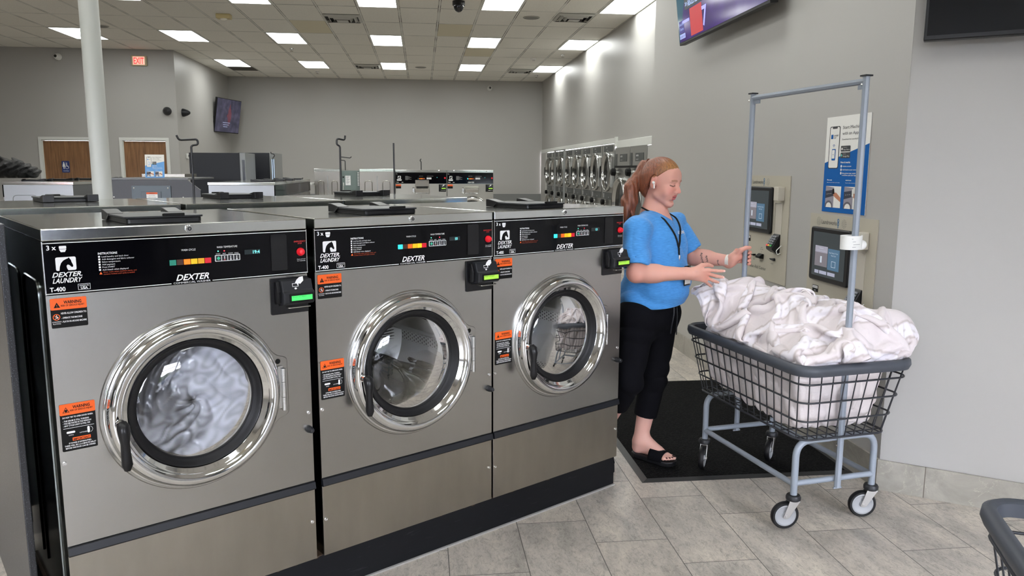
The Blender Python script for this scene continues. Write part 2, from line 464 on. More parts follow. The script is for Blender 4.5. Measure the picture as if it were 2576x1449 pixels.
# white casing round the dryer bank
b = MB()
b.box((XR-0.025, 13.2, 1.985), (XR+0.0, YB-0.02, 2.075), white_paint)
b.box((XR-0.03, YB-1.02, 0.0), (XR+0.0, YB-0.9, 1.985), white_paint); b.box((XR-0.028, YB-0.9, 0.0), (XR-0.002, YB-0.02, 1.985), wall_m)
b.box((XR-0.045, 13.13, 1.93), (XR+0.0, 13.2, 2.09), white_paint)
b.box((XR-0.025, 7.26, 1.90), (XR+0.0, 13.13, 2.02), white_paint)
struct(b.build('trim_dryers', smooth=0, bevel=0.003))
# base tiles
b = MB(); b.box((XK-0.012, 3.315, 0), (XK-0.0, 7.25, 0.15), tile_y); struct(b.build('baseboard_kiosk', smooth=0))
b = MB(); nn = Vector((-DW.y, DW.x, 0))*-0.012
p0, p1 = PC+Vector((-0.012, 0, 0)), PE
b.prism([(p0.x, p0.y), (p1.x, p1.y), (p1.x+nn.x, p1.y+nn.y), (p0.x+nn.x*0.6, p0.y+nn.y)], 0, 0.1495, tile_d, 'z')
struct(b.build('baseboard_angled', smooth=0))
# storefront behind the camera: sill, head, mullions, glass
fr_m = mat('dark_bronze_frame', (0.05, 0.048, 0.045, 1), 0.35, 0.6)
WZ0, WZ1 = 0.25, 2.8
WRUN = ((-9.8, -5.0), (-2.7, -1.1), (1.6, 4.8))
rect_wall('wall_front', XW, XE+0.12, YF-0.12, 0, HC, [(a_, c_, WZ0, WZ1) for a_, c_ in WRUN], 0.12, wall_m)
wins = [(a_+(c_-a_)*k/nw, a_+(c_-a_)*(k+1)/nw) for (a_, c_), nw in zip(WRUN, (3, 1, 2)) for k in range(nw)]
for i, (x0, x1) in enumerate(wins):
    b = MB(); b.box((x0+0.03, YF-0.07, WZ0+0.03), (x1-0.03, YF-0.062, WZ1-0.03), window_glass)
    o = struct(b.build('window_%d' % (i+1), smooth=0))
    b = MB()
    b.box((x0, YF-0.10, WZ0), (x0+0.03, YF-0.03, WZ1), fr_m); b.box((x1-0.03, YF-0.10, WZ0), (x1, YF-0.03, WZ1), fr_m)
    b.box((x0, YF-0.10, WZ0), (x1, YF-0.03, WZ0+0.03), fr_m); b.box((x0, YF-0.10, WZ1-0.03), (x1, YF-0.03, WZ1), fr_m)
    b.box((x0+0.03, YF-0.09, 2.05), (x1-0.03, YF-0.04, 2.10), fr_m)
    b.build('window_frame', o, smooth=0)
# outside: pavement, parking lot, added tree line to darken reflections in the far steel
b = MB(); b.box((-40, YF-40, -0.3), (40, YF-0.13, -0.02), mat('asphalt', srgb(70, 70, 72), 0.8, bump=0.3, bscale=60)); struct(b.build('ground', smooth=0))
n = NT('added_foliage'); vec, X, Y, Z = n.xyz()
n.put(n.p.inputs['Base Color'], n.ramp(n.noise(vec, 1.6, 6, .7), (0.35, srgb(26, 34, 22)), (0.6, srgb(62, 78, 48)), (0.8, srgb(98, 112, 78)))); n.p.inputs['Roughness'].default_value = .9
rt_ = random.Random(8); b = MB()
for k in range(60): b.ellipsoid((-34+k*1.15, YF-24+rt_.uniform(-2, 2), rt_.uniform(1.0, 3.2)), (rt_.uniform(1.4, 2.6), rt_.uniform(1.3, 2), rt_.uniform(1.2, 2.0)), n.M, 12, 8)
o = b.build('added_tree_line', smooth=60); o['kind'] = 'stuff'; tag(o, 'unseen dark green trees added outside the storefront to darken steel reflections', 'trees')
for k, (x, col_) in enumerate(((-12, (120, 20, 24)), (-6.5, (160, 162, 166)), (-1, (40, 44, 52)), (4.5, (190, 192, 194)), (10, (46, 62, 92)))):
    t = thing('parked_car', 'parked car outside the storefront, %s' % ('red', 'silver', 'black', 'white', 'blue')[k], 'car', (x, YF-9, 0), 0, 'cars in the parking lot')
    b = MB(); b.prism(rrect(-2.2, .25, 2.2, .95, .22), -.9, .9, mat('car_paint_%d' % k, srgb(*col_), .25, 0, coat=.5)); b.prism([(-1.5, .95), (-.9, 1.45), (1.0, 1.45), (1.7, .95)], -.78, .78, mat('car_glass', (.02, .02, .025, 1), .08)); b.build('body', t, smooth=0, bevel=.05)
    for sx in (-1.35, 1.35):
        for sy in (-.85, .85):
            b = MB(); b.lathe([(.0001, -.1), (.33, -.1), (.33, .1), (.0001, .1)], black_rub, 20, 'y', (sx, sy, .31)); b.build('wheel', t)

# column
b = MB(); b.lathe([(0.066, 0), (0.066, HC)], mat('column_paint', srgb(186, 189, 185), 0.35), 32, 'z', (-2.38, 6.15, 0))
tag(b.build('support_column'), 'round white painted steel column rising to the ceiling behind the near washers', 'column')

# --- ceiling lights, 2x4 ft, every third bay
frame_m = mat('light_frame_white', srgb(205, 204, 198), 0.4)
proto = None
def light_label(i, j):
    col = ['far left', 'second from the left', 'third from the left', 'third from the right', 'second from the right', 'rightmost'][i]
    row = {0: 'row behind the camera', 1: 'row above the camera', 2: 'row above the washers', 3: 'row just out of frame overhead', 4: 'cut off row at the top', 5: 'middle row', 6: 'farthest row near back wall'}[j]
    return 'ceiling light, %s, %s' % (col, row)
xs = [-0.305+0.61*k for k in (-10, -7, -4, -1, 2, 5)]
ys = [11.0-3.66*k for k in (3, 2, 1, 0)]+[14.66, 18.32]
ys = sorted(ys)
for j, y in enumerate(ys):
    jj = j+7-len(ys)
    for i, x in enumerate(xs):
        if y > 17 and x < XL: continue
        if y > 6 and x > 3.0: continue
        if y < 7.2 and x > XK-0.6: continue
        if proto is None:
            t = thing('ceiling_light', '', 'ceiling light', (x, y, HC), 0, 'ceiling lights')
            b = MB(); b.box((0.03, 0.03, -0.006), (0.58, 1.19, -0.003), light_m); b.build('diffuser', t, smooth=0)
            b = MB()
            for (x0, x1, y0, y1) in ((0.008, 0.03, 0.008, 1.212), (0.58, 0.602, 0.008, 1.212), (0.03, 0.58, 0.008, 0.03), (0.03, 0.58, 1.19, 1.212)):
                b.box((x0, y0, -0.009), (x1, y1, -0.0005), frame_m)
            b.build('frame', t, smooth=0); proto = t
        else: t = dup(proto, (x, y, HC))
        t['label'] = light_label(i, jj)
# --- supply vents
def vent(x, y, label, dark=1.0):
    t = thing('ceiling_vent', label, 'vent', (x, y, HC), 0, 'ceiling air vents')
    vm = mat('vent_metal', srgb(176, 175, 168), 0.45); vd = mat('vent_dark', (0.01, 0.01, 0.01, 1), 0.7)
    b = MB(); b.box((-0.28, -0.28, -0.004), (0.28, 0.28, -0.001), vd); b.build('duct_opening', t, smooth=0)
    for k, s_ in enumerate((0.295, 0.225, 0.155)):
        b = MB(); z0 = -0.012-0.010*k; s2 = s_-0.035
        for a in range(4):
            ca, sa = math.cos(a*PI/2), math.sin(a*PI/2)
            q = [(-s_, -s_, -0.004 if k else -0.008), (s_, -s_, -0.004 if k else -0.008), (s2, -s2, z0-0.022), (-s2, -s2, z0-0.022)]
            b.add([(p[0]*ca-p[1]*sa, p[0]*sa+p[1]*ca, p[2]) for p in q], [(0, 1, 2, 3)], vm)
        o = b.build('louver', t, smooth=0); so = o.modifiers.new('s', 'SOLIDIFY'); so.thickness = 0.002
    b = MB(); b.box((-0.09, -0.09, -0.06), (0.09, 0.09, -0.057), vm); b.build('louver', t, smooth=0)
    return t
vent(-1.22, 13.13, 'square louvred ceiling vent left of centre in the near part of the ceiling')
vent(2.44, 12.56, 'square louvred ceiling vent beside the near rightmost light')
vent(-1.22, 18.95, 'small distant ceiling vent left of the far centre light')
vent(2.44, 19.3, 'small distant ceiling vent beside the farthest right light')
b = MB(); b.box((-4.57, 19.6, HC-0.004), (-3.97, 20.3, HC-0.001), mat('open_tile_dark', srgb(78, 74, 66), 0.9)); tag(b.build('open_ceiling_bay', smooth=0), 'dark open ceiling bay just behind the far left light', 'ceiling opening')
def speaker(x, y, label):
    b = MB(); b.lathe([(0.135, -0.001), (0.135, -0.008), (0.12, -0.012)], mat('speaker_rim', srgb(168, 167, 160), 0.5), 28, 'z', (0, 0, 0)); b.lathe([(0.12, -0.012), (0.0001, -0.014)], mat('speaker_mesh', srgb(120, 119, 114), 0.6), 28, 'z')
    tag(b.build('ceiling_speaker', loc=(x, y, HC)), label, 'speaker', 'round ceiling speakers')
speaker(1.78, 12.7, 'round flush ceiling speaker left of the near right vent')
speaker(0.02, 19.04, 'round flush ceiling speaker near the back wall between two lights')
speaker(-5.42, 14.44, 'round flush ceiling speaker just right of the white column top')
def sprinkler(x, y, label):
    t = thing('sprinkler_head', label, 'sprinkler', (x, y, HC), 0, 'sprinkler heads')
    b = MB(); b.lathe([(0.045, -0.001), (0.04, -0.012), (0.0001, -0.012)], chrome_soft, 16, 'z'); b.build('escutcheon', t)
    b = MB(); b.cyl((0, 0, -0.012), (0, 0, -0.05), 0.008, chrome_soft); b.lathe([(0.035, -0.05), (0.035, -0.053), (0.0001, -0.054)], mat('brass_dark', (0.2, 0.16, 0.1, 1), 0.4, 0.8), 14, 'z'); b.build('deflector', t)
sprinkler(-2.57, 16.53, 'small sprinkler head behind the second left light of the middle row')
sprinkler(3.0, 16.59, 'small sprinkler head behind the rightmost light of the middle row')
sprinkler(2.98, 20.23, 'small sprinkler head nearest the back right corner')
sprinkler(-2.54, 20.26, 'small sprinkler head behind the far second light near the back wall')
b = MB(); b.lathe([(0.07, -0.001), (0.065, -0.02), (0.03, -0.03), (0.028, -0.055), (0.0001, -0.056)], white_pl, 18, 'z'); tag(b.build('smoke_detector', loc=(2.47, 17.21, HC)), 'small white smoke detector on the ceiling towards the back right', 'smoke detector')
t = thing('alarm_beacon', 'cream boxy alarm sounder on the ceiling between the upper left lights', 'alarm', (-3.06, 13.11, HC))
b = MB(); b.box((-0.11, -0.07, -0.07), (0.11, 0.07, -0.001), mat('cream_plastic', srgb(206, 190, 140), 0.45)); b.build('housing', t, bevel=0.008)
b = MB(); b.ellipsoid((0, -0.02, -0.075), (0.055, 0.045, 0.03), mat('cream_light', srgb(225, 220, 205), 0.2)); b.build('lens', t)
t = thing('dome_camera', 'black dome camera hanging from the ceiling at the top centre', 'security camera', (0.57, 11.65, HC), 0, 'black security cameras')
b = MB(); b.lathe([(0.0001, -0.001), (0.09, -0.001), (0.09, -0.06), (0.075, -0.065)], black_pl, 24, 'z'); b.build('housing', t)
b = MB(); b.lathe([(0.075*math.cos(a), -0.065-0.09*math.sin(a)) for a in np.linspace(0, PI/2-0.01, 8)], mat('smoked_dome', (0.01, 0.01, 0.012, 1), 0.08), 24, 'z'); b.build('dome', t)
def wall_cam(loc, dirv, m, label, grp, r=0.07):
    t = thing('wall_camera', label, 'security camera', loc, math.atan2(dirv[1], dirv[0])+PI/2, grp)
    b = MB(); b.lathe([(0.0001, -0.001), (r, -0.001), (r, -0.03), (r*0.72, -0.10), (r*0.45, -0.14), (0.0001, -0.145)], m, 22, 'y'); b.build('housing', t)
    b = MB(); b.lathe([(r*0.42, -0.142), (r*0.3, -0.156), (0.0001, -0.158)], glass, 18, 'y'); b.build('lens', t)
wall_cam((-5.22, YL-0.001, 2.70), (0, -1), black_pl2, 'black round camera on the left wall near its right edge', 'black security cameras', 0.085)
wall_cam((XL+0.001, 17.48, 2.70), (1, 0), black_pl2, 'black round camera just around the corner on the side wall', 'black security cameras', 0.085)
wall_cam((-7.27, YL-0.001, 3.75), (0, -1), white_pl, 'white round camera high on the left wall, left of the column', 'white security cameras')
wall_cam((1.89, YB-0.001, 3.73), (0, -1), white_pl, 'white round camera high on the back wall at right', 'white security cameras')
# --- exit sign
t = thing('exit_sign', 'cream exit sign with glowing red EXIT letters above the right restroom door', 'exit sign', (-5.705, YL, 3.70))
b = MB(); b.box((-0.15, -0.05, -0.10), (0.15, -0.001, 0.10), mat('exit_housing', srgb(200, 186, 150), 0.5)); b.build('housing', t, bevel=0.008)
b = MB(); b.box((-0.115, -0.0515, -0.08), (0.115, -0.0505, 0.08), emis('exit_face', srgb(240, 170, 150), 0.55)); b.build('face_plate', t, smooth=0)
b = MB(); b.text('EXIT', 0, -0.062, 0.175, emis('exit_red', (0.9, 0.03, 0.03, 1), 0.9), y=-0.0525, bold=0.02, center=True, width=0.20); b.build('letters', t, smooth=0)
# --- restroom sign
t = thing('restroom_sign', 'small blue women restroom sign with wheelchair symbol on the left wooden door', 'sign', (-7.313, YL+0.03, 1.55))
b = MB(); b.prism(rrect(-0.076, -0.118, 0.076, 0.118, 0.015), -0.005, -0.001, mat('sign_blue', srgb(28, 48, 110), 0.45)); b.build('plate', t, smooth=0)
b = MB()
b.lathe([(0.012, 0), (0.0001, 0)], white_ink, 12, 'y', (-0.035, -0.006, 0.085))
b.flat([(-0.05, 0.07), (-0.02, 0.07), (-0.008, 0.0), (-0.025, 0.0), (-0.027, -0.045), (-0.043, -0.045), (-0.045, 0.0), (-0.062, 0.0)], -0.006, white_ink)
b.box((-0.005, -0.0065, -0.045), (-0.002, -0.006, 0.095), white_ink)
b.lathe([(0.009, 0), (0.0001, 0)], white_ink, 12, 'y', (0.022, -0.006, 0.075))
b.flat([(0.014, 0.062), (0.028, 0.062), (0.03, 0.02), (0.05, 0.02), (0.062, -0.02), (0.052, -0.024), (0.043, 0.006), (0.014, 0.006)], -0.006, white_ink)
b.lathe([(0.034, 0), (0.027, 0)], white_ink, 20, 'y', (0.025, -0.0062, -0.012), PI*0.75, PI*1.95)
b.text('WOMEN', 0, -0.095, 0.028, white_ink, y=-0.006, center=True)
b.build('pictogram', t, smooth=0)
# --- thermostat
t = thing('thermostat', 'small white thermostat box low on the side wall next to the black hook rod', 'thermostat', (XL, 17.62, 1.79), PI/2)
b = MB(); b.box((-0.08, -0.03, -0.055), (0.08, -0.001, 0.055), white_pl); b.build('housing', t, bevel=0.006)
b = MB(); b.box((0.0, -0.032, -0.02), (0.035, -0.031, 0.03), black_pl); b.build('display', t, smooth=0)
# ================================================================== washers
WW, WD, WH = 0.765, 0.80, 1.357     # width, depth, height
ZB, ZD0, ZD1, ZP0, ZP1 = 0.148, 0.412, 0.440, 1.176, 1.322
RZ = 0.800                           # door centre height
def P(o, name, mb, **k): return mb.build(name, o, **k)

def horse(cx, cz, s):
    pts = [(-.5, -.5), (-.46, -.2), (-.36, .08), (-.2, .27), (0, .38), (.12, .42), (.2, .5), (.24, .4), (.32, .3), (.36, .12), (.44, -.08), (.46, -.2), (.38, -.28), (.3, -.22), (.2, -.1), (.08, -.06), (.0, -.16), (.02, -.32), (.1, -.5)]
    return [(cx+x*s, cz+z*s) for x, z in pts]
def basket(b, x, z, s, y, m):
    b.flat([(x-s*.5, z+s*.35), (x+s*.5, z+s*.35), (x+s*.36, z-s*.45), (x-s*.36, z-s*.45)], y, m)
    b.text('x', 0, 0, 0.0001, m, y=y)
def panel_graphics(t, cyc, tmp_on, disp, big='DEXTER'):
    """printed legends, keys and lamps of the black fascia; local x is measured from the door centre line"""
    y = -0.0075
    b = MB(); mk = white_ink
    b.text('3 x', -0.372, 1.299, 0.018, mk, y=y, bold=0.02)
    b.flat(rrect(-0.342, 1.301, -0.324, 1.309, 0.002, 2), y, mk); b.flat([(-0.342, 1.300), (-0.324, 1.300), (-0.328, 1.292), (-0.338, 1.292)], y, mk)
    b.flat(rrect(-0.353, 1.241, -0.303, 1.278, 0.004, 3), y, mk)
    b.text('DEXTER.', -0.327, 1.2235, 0.0185, mk, y=y, bold=0.02, shear=0.35, center=True, width=0.074)
    b.text('LAUNDRY', -0.327, 1.207, 0.0185, mk, y=y, bold=0.02, shear=0.35, center=True, width=0.074)
    b.text('T-400', -0.372, 1.184, 0.017, mk, y=y, bold=0.025, width=0.038)
    for q in ((-0.303, 1.184, -0.272, 1.1850), (-0.303, 1.1995, -0.272, 1.2005), (-0.303, 1.184, -0.302, 1.2), (-0.273, 1.184, -0.272, 1.2)): b.flat([(q[0], q[1]), (q[2], q[1]), (q[2], q[3]), (q[0], q[3])], y, mk)
    b.text('MADE IN', -0.2875, 1.1935, 0.006, mk, y=y, center=True); b.text('USA', -0.2875, 1.186, 0.0095, mk, y=y, bold=0.03, center=True)
    b.text('INSTRUCTIONS', -0.247, 1.279, 0.0085, mk, y=y, bold=0.02, width=0.05)
    for i, s_ in enumerate(['Load laundry and latch door', 'Add detergent and fabric softener', 'Select temperature', 'Add payment', 'Press START', 'Add bleach when displayed']):
        z = 1.2705-i*0.0075
        b.flat([(-0.247, z), (-0.242, z), (-0.242, z+0.005), (-0.247, z+0.005)], y, mk)
        b.text(s_, -0.238, z, 0.0062, mk, y=y)
    b.text('WASH CYCLE', 0.0, 1.2745, 0.0085, mk, y=y, center=True, width=0.042)
    b.text('WASH TEMPERATURE', 0.117, 1.277, 0.0085, mk, y=y, center=True, width=0.064)
    for k, s_ in enumerate(('START', 'HOT', 'WARM', 'COLD')): b.text(s_, 0.0885+k*0.019, 1.2575, 0.0048, mk, y=y, center=True)
    b.text('Push and hold', 0.361, 1.2225, 0.0052, mk, y=y, center=True); b.text('for 3 seconds', 0.361, 1.217, 0.0052, mk, y=y, center=True)
    b.text(big, 0.008, 1.186, 0.026, mk, y=-0.0082, bold=0.02, shear=0.35, center=True, width=0.098)
    b.text('COMMERCIAL WASHER', 0.006, 1.1765, 0.0078, mk, y=-0.0082, center=True, width=0.11)
    b.box((-0.381, -0.0078, 1.1775), (-0.055, -0.007, 1.1795), mk); b.box((0.067, -0.0078, 1.1775), (0.381, -0.007, 1.1795), mk)
    b.box((-0.381, -0.0078, 1.3165), (0.381, -0.007, 1.3185), mk)
    P(t, 'printed_legend', b, smooth=0)
    b = MB(); b.flat(horse(-0.327, 1.259, 0.036), -0.0079, black_gloss); P(t, 'horse_logo', b, smooth=0)
    b = MB(); b.flat([(-0.247, 1.2225), (-0.239, 1.2225), (-0.243, 1.230)], y, orange)
    b.text('Door locks when machine starts, and', -0.236, 1.2265, 0.0058, mat('orange_print', srgb(170, 60, 20), 0.5), y=y); b.text('remains locked until cycle is ended.', -0.236, 1.2205, 0.0058, MATS['orange_print'], y=y)
    b.text('EMERGENCY', 0.358, 1.281, 0.0072, red_ink, y=y, center=True, bold=0.02); b.text('STOP', 0.358, 1.2745, 0.0062, red_ink, y=y, center=True, bold=0.02)
    P(t, 'warning_print', b, smooth=0)
    for k, (c, e) in enumerate(cyc):
        b = MB(); x = -0.0565+k*0.0207
        b.box((x, -0.0095, 1.2335), (x+0.0185, -0.007, 1.2495), emis('cycle_%d_%s' % (k, e > 0.5), c, e, base=tuple(q*0.6 for q in c[:3])+(1,)))
        P(t, 'cycle_lamp', b, smooth=0)
    b = MB(); b.prism(rrect(0.078, 1.2355, 0.156, 1.2555, 0.002, 2), -0.0085, -0.007, white_ink); P(t, 'key_frame', b, smooth=0)
    for k in range(4):
        b = MB(); x = 0.080+k*0.019
        b.box((x, -0.0095, 1.2375), (x+0.0165, -0.0084, 1.2535), black_pl2)
        if k == 0: b.flat([(x+0.0082, 1.2395), (x+0.0142, 1.2455), (x+0.0082, 1.2515), (x+0.0022, 1.2455)], -0.0097, mat('start_green', srgb(60, 190, 150), 0.5))
        else: b.box((x+0.0068, -0.0099, 1.240), (x+0.0092, -0.0096, 1.2515), white_ink); b.lathe([(0.0026, 0), (0.0001, 0)], red_ink if k == 1 else white_ink, 8, 'y', (x+0.008, -0.0099, 1.2405))
        P(t, 'temperature_key', b, smooth=0)
    for k in (0, tmp_on):
        b = MB(); b.lathe([(0.0019, 0), (0.0001, -0.001)], emis('led_green', (0.1, 1, 0.6, 1), 1.6) if k == 0 else emis('led_red', (1, 0.03, 0.05, 1), 2.0), 8, 'y', (0.0885+k*0.019, -0.0078, 1.2675)); P(t, 'indicator_lamp', b, smooth=0)
    b = MB(); b.box((0.171, -0.0082, 1.2515), (0.222, -0.007, 1.2665), mat('display_dark', (0.012, 0.02, 0.022, 1), 0.2))
    b.text(disp, 0.198, 1.2535, 0.0145, emis('digit_cyan', (0.12, 0.62, 0.62, 1), 0.8), y=-0.0086, bold=0.015)
    P(t, 'display', b, smooth=0)
    b = MB(); b.prism(rrect(0.258, 1.192, 0.312, 1.309, 0.004, 3), -0.0085, -0.0065, mat('blank_plate', (0.009, 0.009, 0.01, 1), 0.3, spec=.3)); P(t, 'blank_plate', b, smooth=0)
    b = MB(); b.lathe([(0.0135, -0.006), (0.0135, -0.010), (0.0115, -0.016), (0.0085, -0.0215), (0.0001, -0.023)], red_pl, 24, 'y', (0.3595, 0, 1.2485)); P(t, 'stop_button', b, smooth=50)

def warning_small(root, x, z):
    b = MB(); w_, h_ = 0.090, 0.083
    b.prism(rrect(x, z-h_, x+w_, z, 0.003, 2), -0.0022, -0.0010, label_blk)
    b.flat(rrect(x, z-0.032, x+w_, z, 0.003, 2), -0.0025, orange)
    y = -0.0028
    b.flat([(x+0.008, z-0.026), (x+0.024, z-0.026), (x+0.016, z-0.011)], y, label_blk); b.text('!', x+0.016, z-0.025, 0.012, orange, y=y-0.0003, center=True)
    b.text('WARNING', x+0.055, z-0.016, 0.012, label_blk, y=y, center=True, bold=0.03, width=0.044); b.text('RISK OF SERIOUS INJURY', x+0.055, z-0.0235, 0.007, label_blk, y=y, center=True, width=0.058, bold=0.02)
    b.lathe([(0.009, 0), (0.0072, 0)], orange, 20, 'y', (x+0.013, y, z-0.052)); b.lathe([(0.0014, 0), (0.0001, 0)], white_ink, 8, 'y', (x+0.0135, y-0.0003, z-0.0475))
    for q in ((0.0115, -0.0495, 0.0155, -0.0545, 0.0022), (0.0145, -0.0540, 0.0175, -0.0580, 0.0014), (0.0135, -0.0540, 0.0095, -0.0570, 0.0014), (0.0090, -0.0510, 0.0140, -0.0505, 0.0012), (0.0140, -0.0505, 0.0180, -0.0535, 0.0012), (0.0066, -0.0460, 0.0194, -0.0585, 0.0010)):
        dxx, dzz = q[2]-q[0], q[3]-q[1]; L_ = math.hypot(dxx, dzz); ox, oz = -dzz/L_*q[4]/2, dxx/L_*q[4]/2; m_ = orange if q[4] < 0.0011 else white_ink; yy_ = y-(0.0006 if q[4] < 0.0011 else 0.0003)
        b.add([(x+q[0]+ox, yy_, z+q[1]+oz), (x+q[0]-ox, yy_, z+q[1]-oz), (x+q[2]-ox, yy_, z+q[3]-oz), (x+q[2]+ox, yy_, z+q[3]+oz)], [(0, 1, 2, 3)], m_)
    b.text('CHILDREN', x+0.013, z-0.067, 0.0048, white_ink, y=y, center=True); b.text('PLAYING', x+0.013, z-0.0725, 0.0048, white_ink, y=y, center=True)
    b.text('NEVER ALLOW CHILDREN TO:', x+0.0245, z-0.045, 0.0072, white_ink, y=y, width=0.063, bold=0.02)
    b.text('- OPERATE THE MACHINE', x+0.0255, z-0.058, 0.0068, white_ink, y=y, width=0.051, bold=0.02)
    b.text('- PLAY IN OR AROUND MACHINE', x+0.0255, z-0.0685, 0.0068, white_ink, y=y, width=0.061, bold=0.02)
    P(root, 'warning_label', b, smooth=0)
def warning_tall(root, x, z):
    b = MB(); w_, h_ = 0.090, 0.138
    b.prism(rrect(x, z-h_, x+w_, z, 0.003, 2), -0.0022, -0.0010, label_blk)
    b.flat(rrect(x, z-0.032, x+w_, z, 0.003, 2), -0.0025, orange)
    y = -0.0028
    for q in ((0.008, 0.026, 0.024, 0.0255), ): b.flat([(x+0.007, z-0.025), (x+0.025, z-0.025), (x+0.016, z-0.009)], y, label_blk); b.flat([(x+0.0095, z-0.0235), (x+0.0225, z-0.0235), (x+0.016, z-0.0115)], y-0.0002, orange); b.lathe([(0.0038, 0), (0.0001, 0)], label_blk, 10, 'y', (x+0.016, y-0.0004, z-0.0195))
    b.text('WARNING', x+0.055, z-0.015, 0.012, label_blk, y=y, center=True, bold=0.03, width=0.044); b.text('RISK OF SERIOUS INJURY', x+0.055, z-0.0225, 0.007, label_blk, y=y, center=True, width=0.058, bold=0.02)
    for s_, zz, wd_ in (('DO NOT TRY TO OPEN DOOR WHEN:', 0.0415, 0.077), ('- THE DRUM IS STILL TURNING', 0.0515, 0.066), ('- YOU SEE WATER IN THE WINDOW', 0.0585, 0.072), ('- ANY CYCLE LIGHT IS STILL ON', 0.0655, 0.068)):
        b.text(s_, x+0.006, z-zz, 0.0062, white_ink, y=y, width=wd_, bold=0.02)
    b.box((x+0.006, y-0.0002, z-0.0715), (x+w_-0.006, y, z-0.0705), white_ink)
    b.flat(rrect(x+0.013, z-0.0865, x+0.035, z-0.0805, 0.003, 3), y, white_ink); b.text('OPEN', x+0.024, z-0.0935, 0.0048, white_ink, y=y, center=True)
    b.flat(rrect(x+0.066, z-0.0935, x+0.072, z-0.0745, 0.003, 3), y, white_ink); b.text('LATCHED', x+0.056, z-0.0905, 0.0045, white_ink, y=y, center=True)
    b.lathe([(0.009, 0), (0.0082, 0)], white_ink, 10, 'y', (x+0.071, y, z-0.084), -PI*0.4, PI*0.4)
    b.flat(rrect(x+0.027, z-0.1095, x+0.073, z-0.100, 0.001, 2), y, orange); b.text('IMPORTANT', x+0.05, z-0.1085, 0.0085, label_blk, y=y-0.0003, center=True, bold=0.03, width=0.042)
    for s_, zz, wd_ in (('IF POWER IS INTERRUPTED-', 0.1175, 0.058), ('THERE WILL BE A 2-3 MINUTE DELAY', 0.1245, 0.080), ('BEFORE THE DOOR CAN BE OPENED', 0.1315, 0.076)):
        b.text(s_, x+0.046, z-zz, 0.0060, white_ink, y=y, center=True, width=wd_, bold=0.02)
    P(root, 'warning_label', b, smooth=0)

def card_reader(root, x0, x1, z0, z1, lcd, msg=True):
    b = MB(); b.prism(rrect(x0, z0, x1, z1, 0.004, 2), -0.006, -0.001, black_pl); r = P(root, 'card_reader', b, smooth=0, bevel=0.001)
    xm0, xm1, zm0, zm1 = x0+0.012, x1+0.002, z0+0.032, z1-0.004; zc = z0+0.078
    b = MB()   # wedge-shaped head
    b.prism([(-0.005, zm0-0.004), (-0.046, zm0+0.004), (-0.054, zm0+0.010), (-0.056, zc-0.002), (-0.045, zc+0.004), (-0.034, zm1-0.002), (-0.005, zm1)], xm0+0.012, xm1-0.002, black_pl2, 'x')
    b.prism([(-0.005, zm0+0.002), (-0.030, zm0+0.008), (-0.034, zc), (-0.022, zm1-0.006), (-0.005, zm1-0.004)], xm0, xm0+0.013, black_pl, 'x')
    P(r, 'reader_head', b, smooth=0, bevel=0.003)
    b = MB(); b.box((xm0+0.030, -0.0585, zm0+0.012), (xm1-0.006, -0.0555, zc-0.006), label_blk); P(r, 'screen_bezel', b, smooth=0, bevel=0.001)
    b = MB(); b.box((xm0+0.036, -0.0595, zm0+0.018), (xm1-0.012, -0.0580, zc-0.012), lcd)
    if msg: b.text('PRESENT KEY READY', xm0+0.038, zc-0.018, 0.0072, mat('lcd_ink', (0.02, 0.12, 0.05, 1), 0.5), y=-0.0598, width=0.050)
    P(r, 'screen', b, smooth=0)
    # white hand and card pictogram on the sloping upper face
    b = MB(); w_ = xm1-xm0; T = Matrix.Translation((xm0+w_*0.42, -0.0452, zc+0.006)) @ Matrix.Rotation(math.radians(-11.5), 4, 'X'); b.T = T
    for q in ((-0.004, 0.010, 0.017, 0.0115), (-0.004, 0.020, 0.017, 0.0215), (-0.004, 0.010, -0.0025, 0.0215), (0.0155, 0.010, 0.017, 0.0215)): b.flat([(q[0], q[1]), (q[2], q[1]), (q[2], q[3]), (q[0], q[3])], -0.0005, white_ink)
    b.flat([(0.006, 0.0225), (0.012, 0.0195), (0.0145, 0.013), (0.0175, 0.014), (0.018, 0.020), (0.024, 0.018), (0.031, 0.024), (0.036, 0.028), (0.0355, 0.042), (0.022, 0.040), (0.012, 0.032)], -0.0008, white_ink)
    b.flat([(0.0035, 0.007), (0.0095, 0.007), (0.0095, 0.0045), (0.0125, 0.0045), (0.0065, 0.0005), (0.0005, 0.0045), (0.0035, 0.0045)], -0.0005, white_ink)
    P(r, 'card_symbol', b, smooth=0)
    b = MB(); b.tube(fillet([(xm0+0.026, -0.035, zm0-0.005), (xm0+0.028, -0.052, zm0-0.006), (xm1-0.016, -0.052, zm0-0.006), (xm1-0.014, -0.035, zm0-0.005)], 0.004), 0.0016, chrome_soft, 6); P(r, 'card_guide', b)

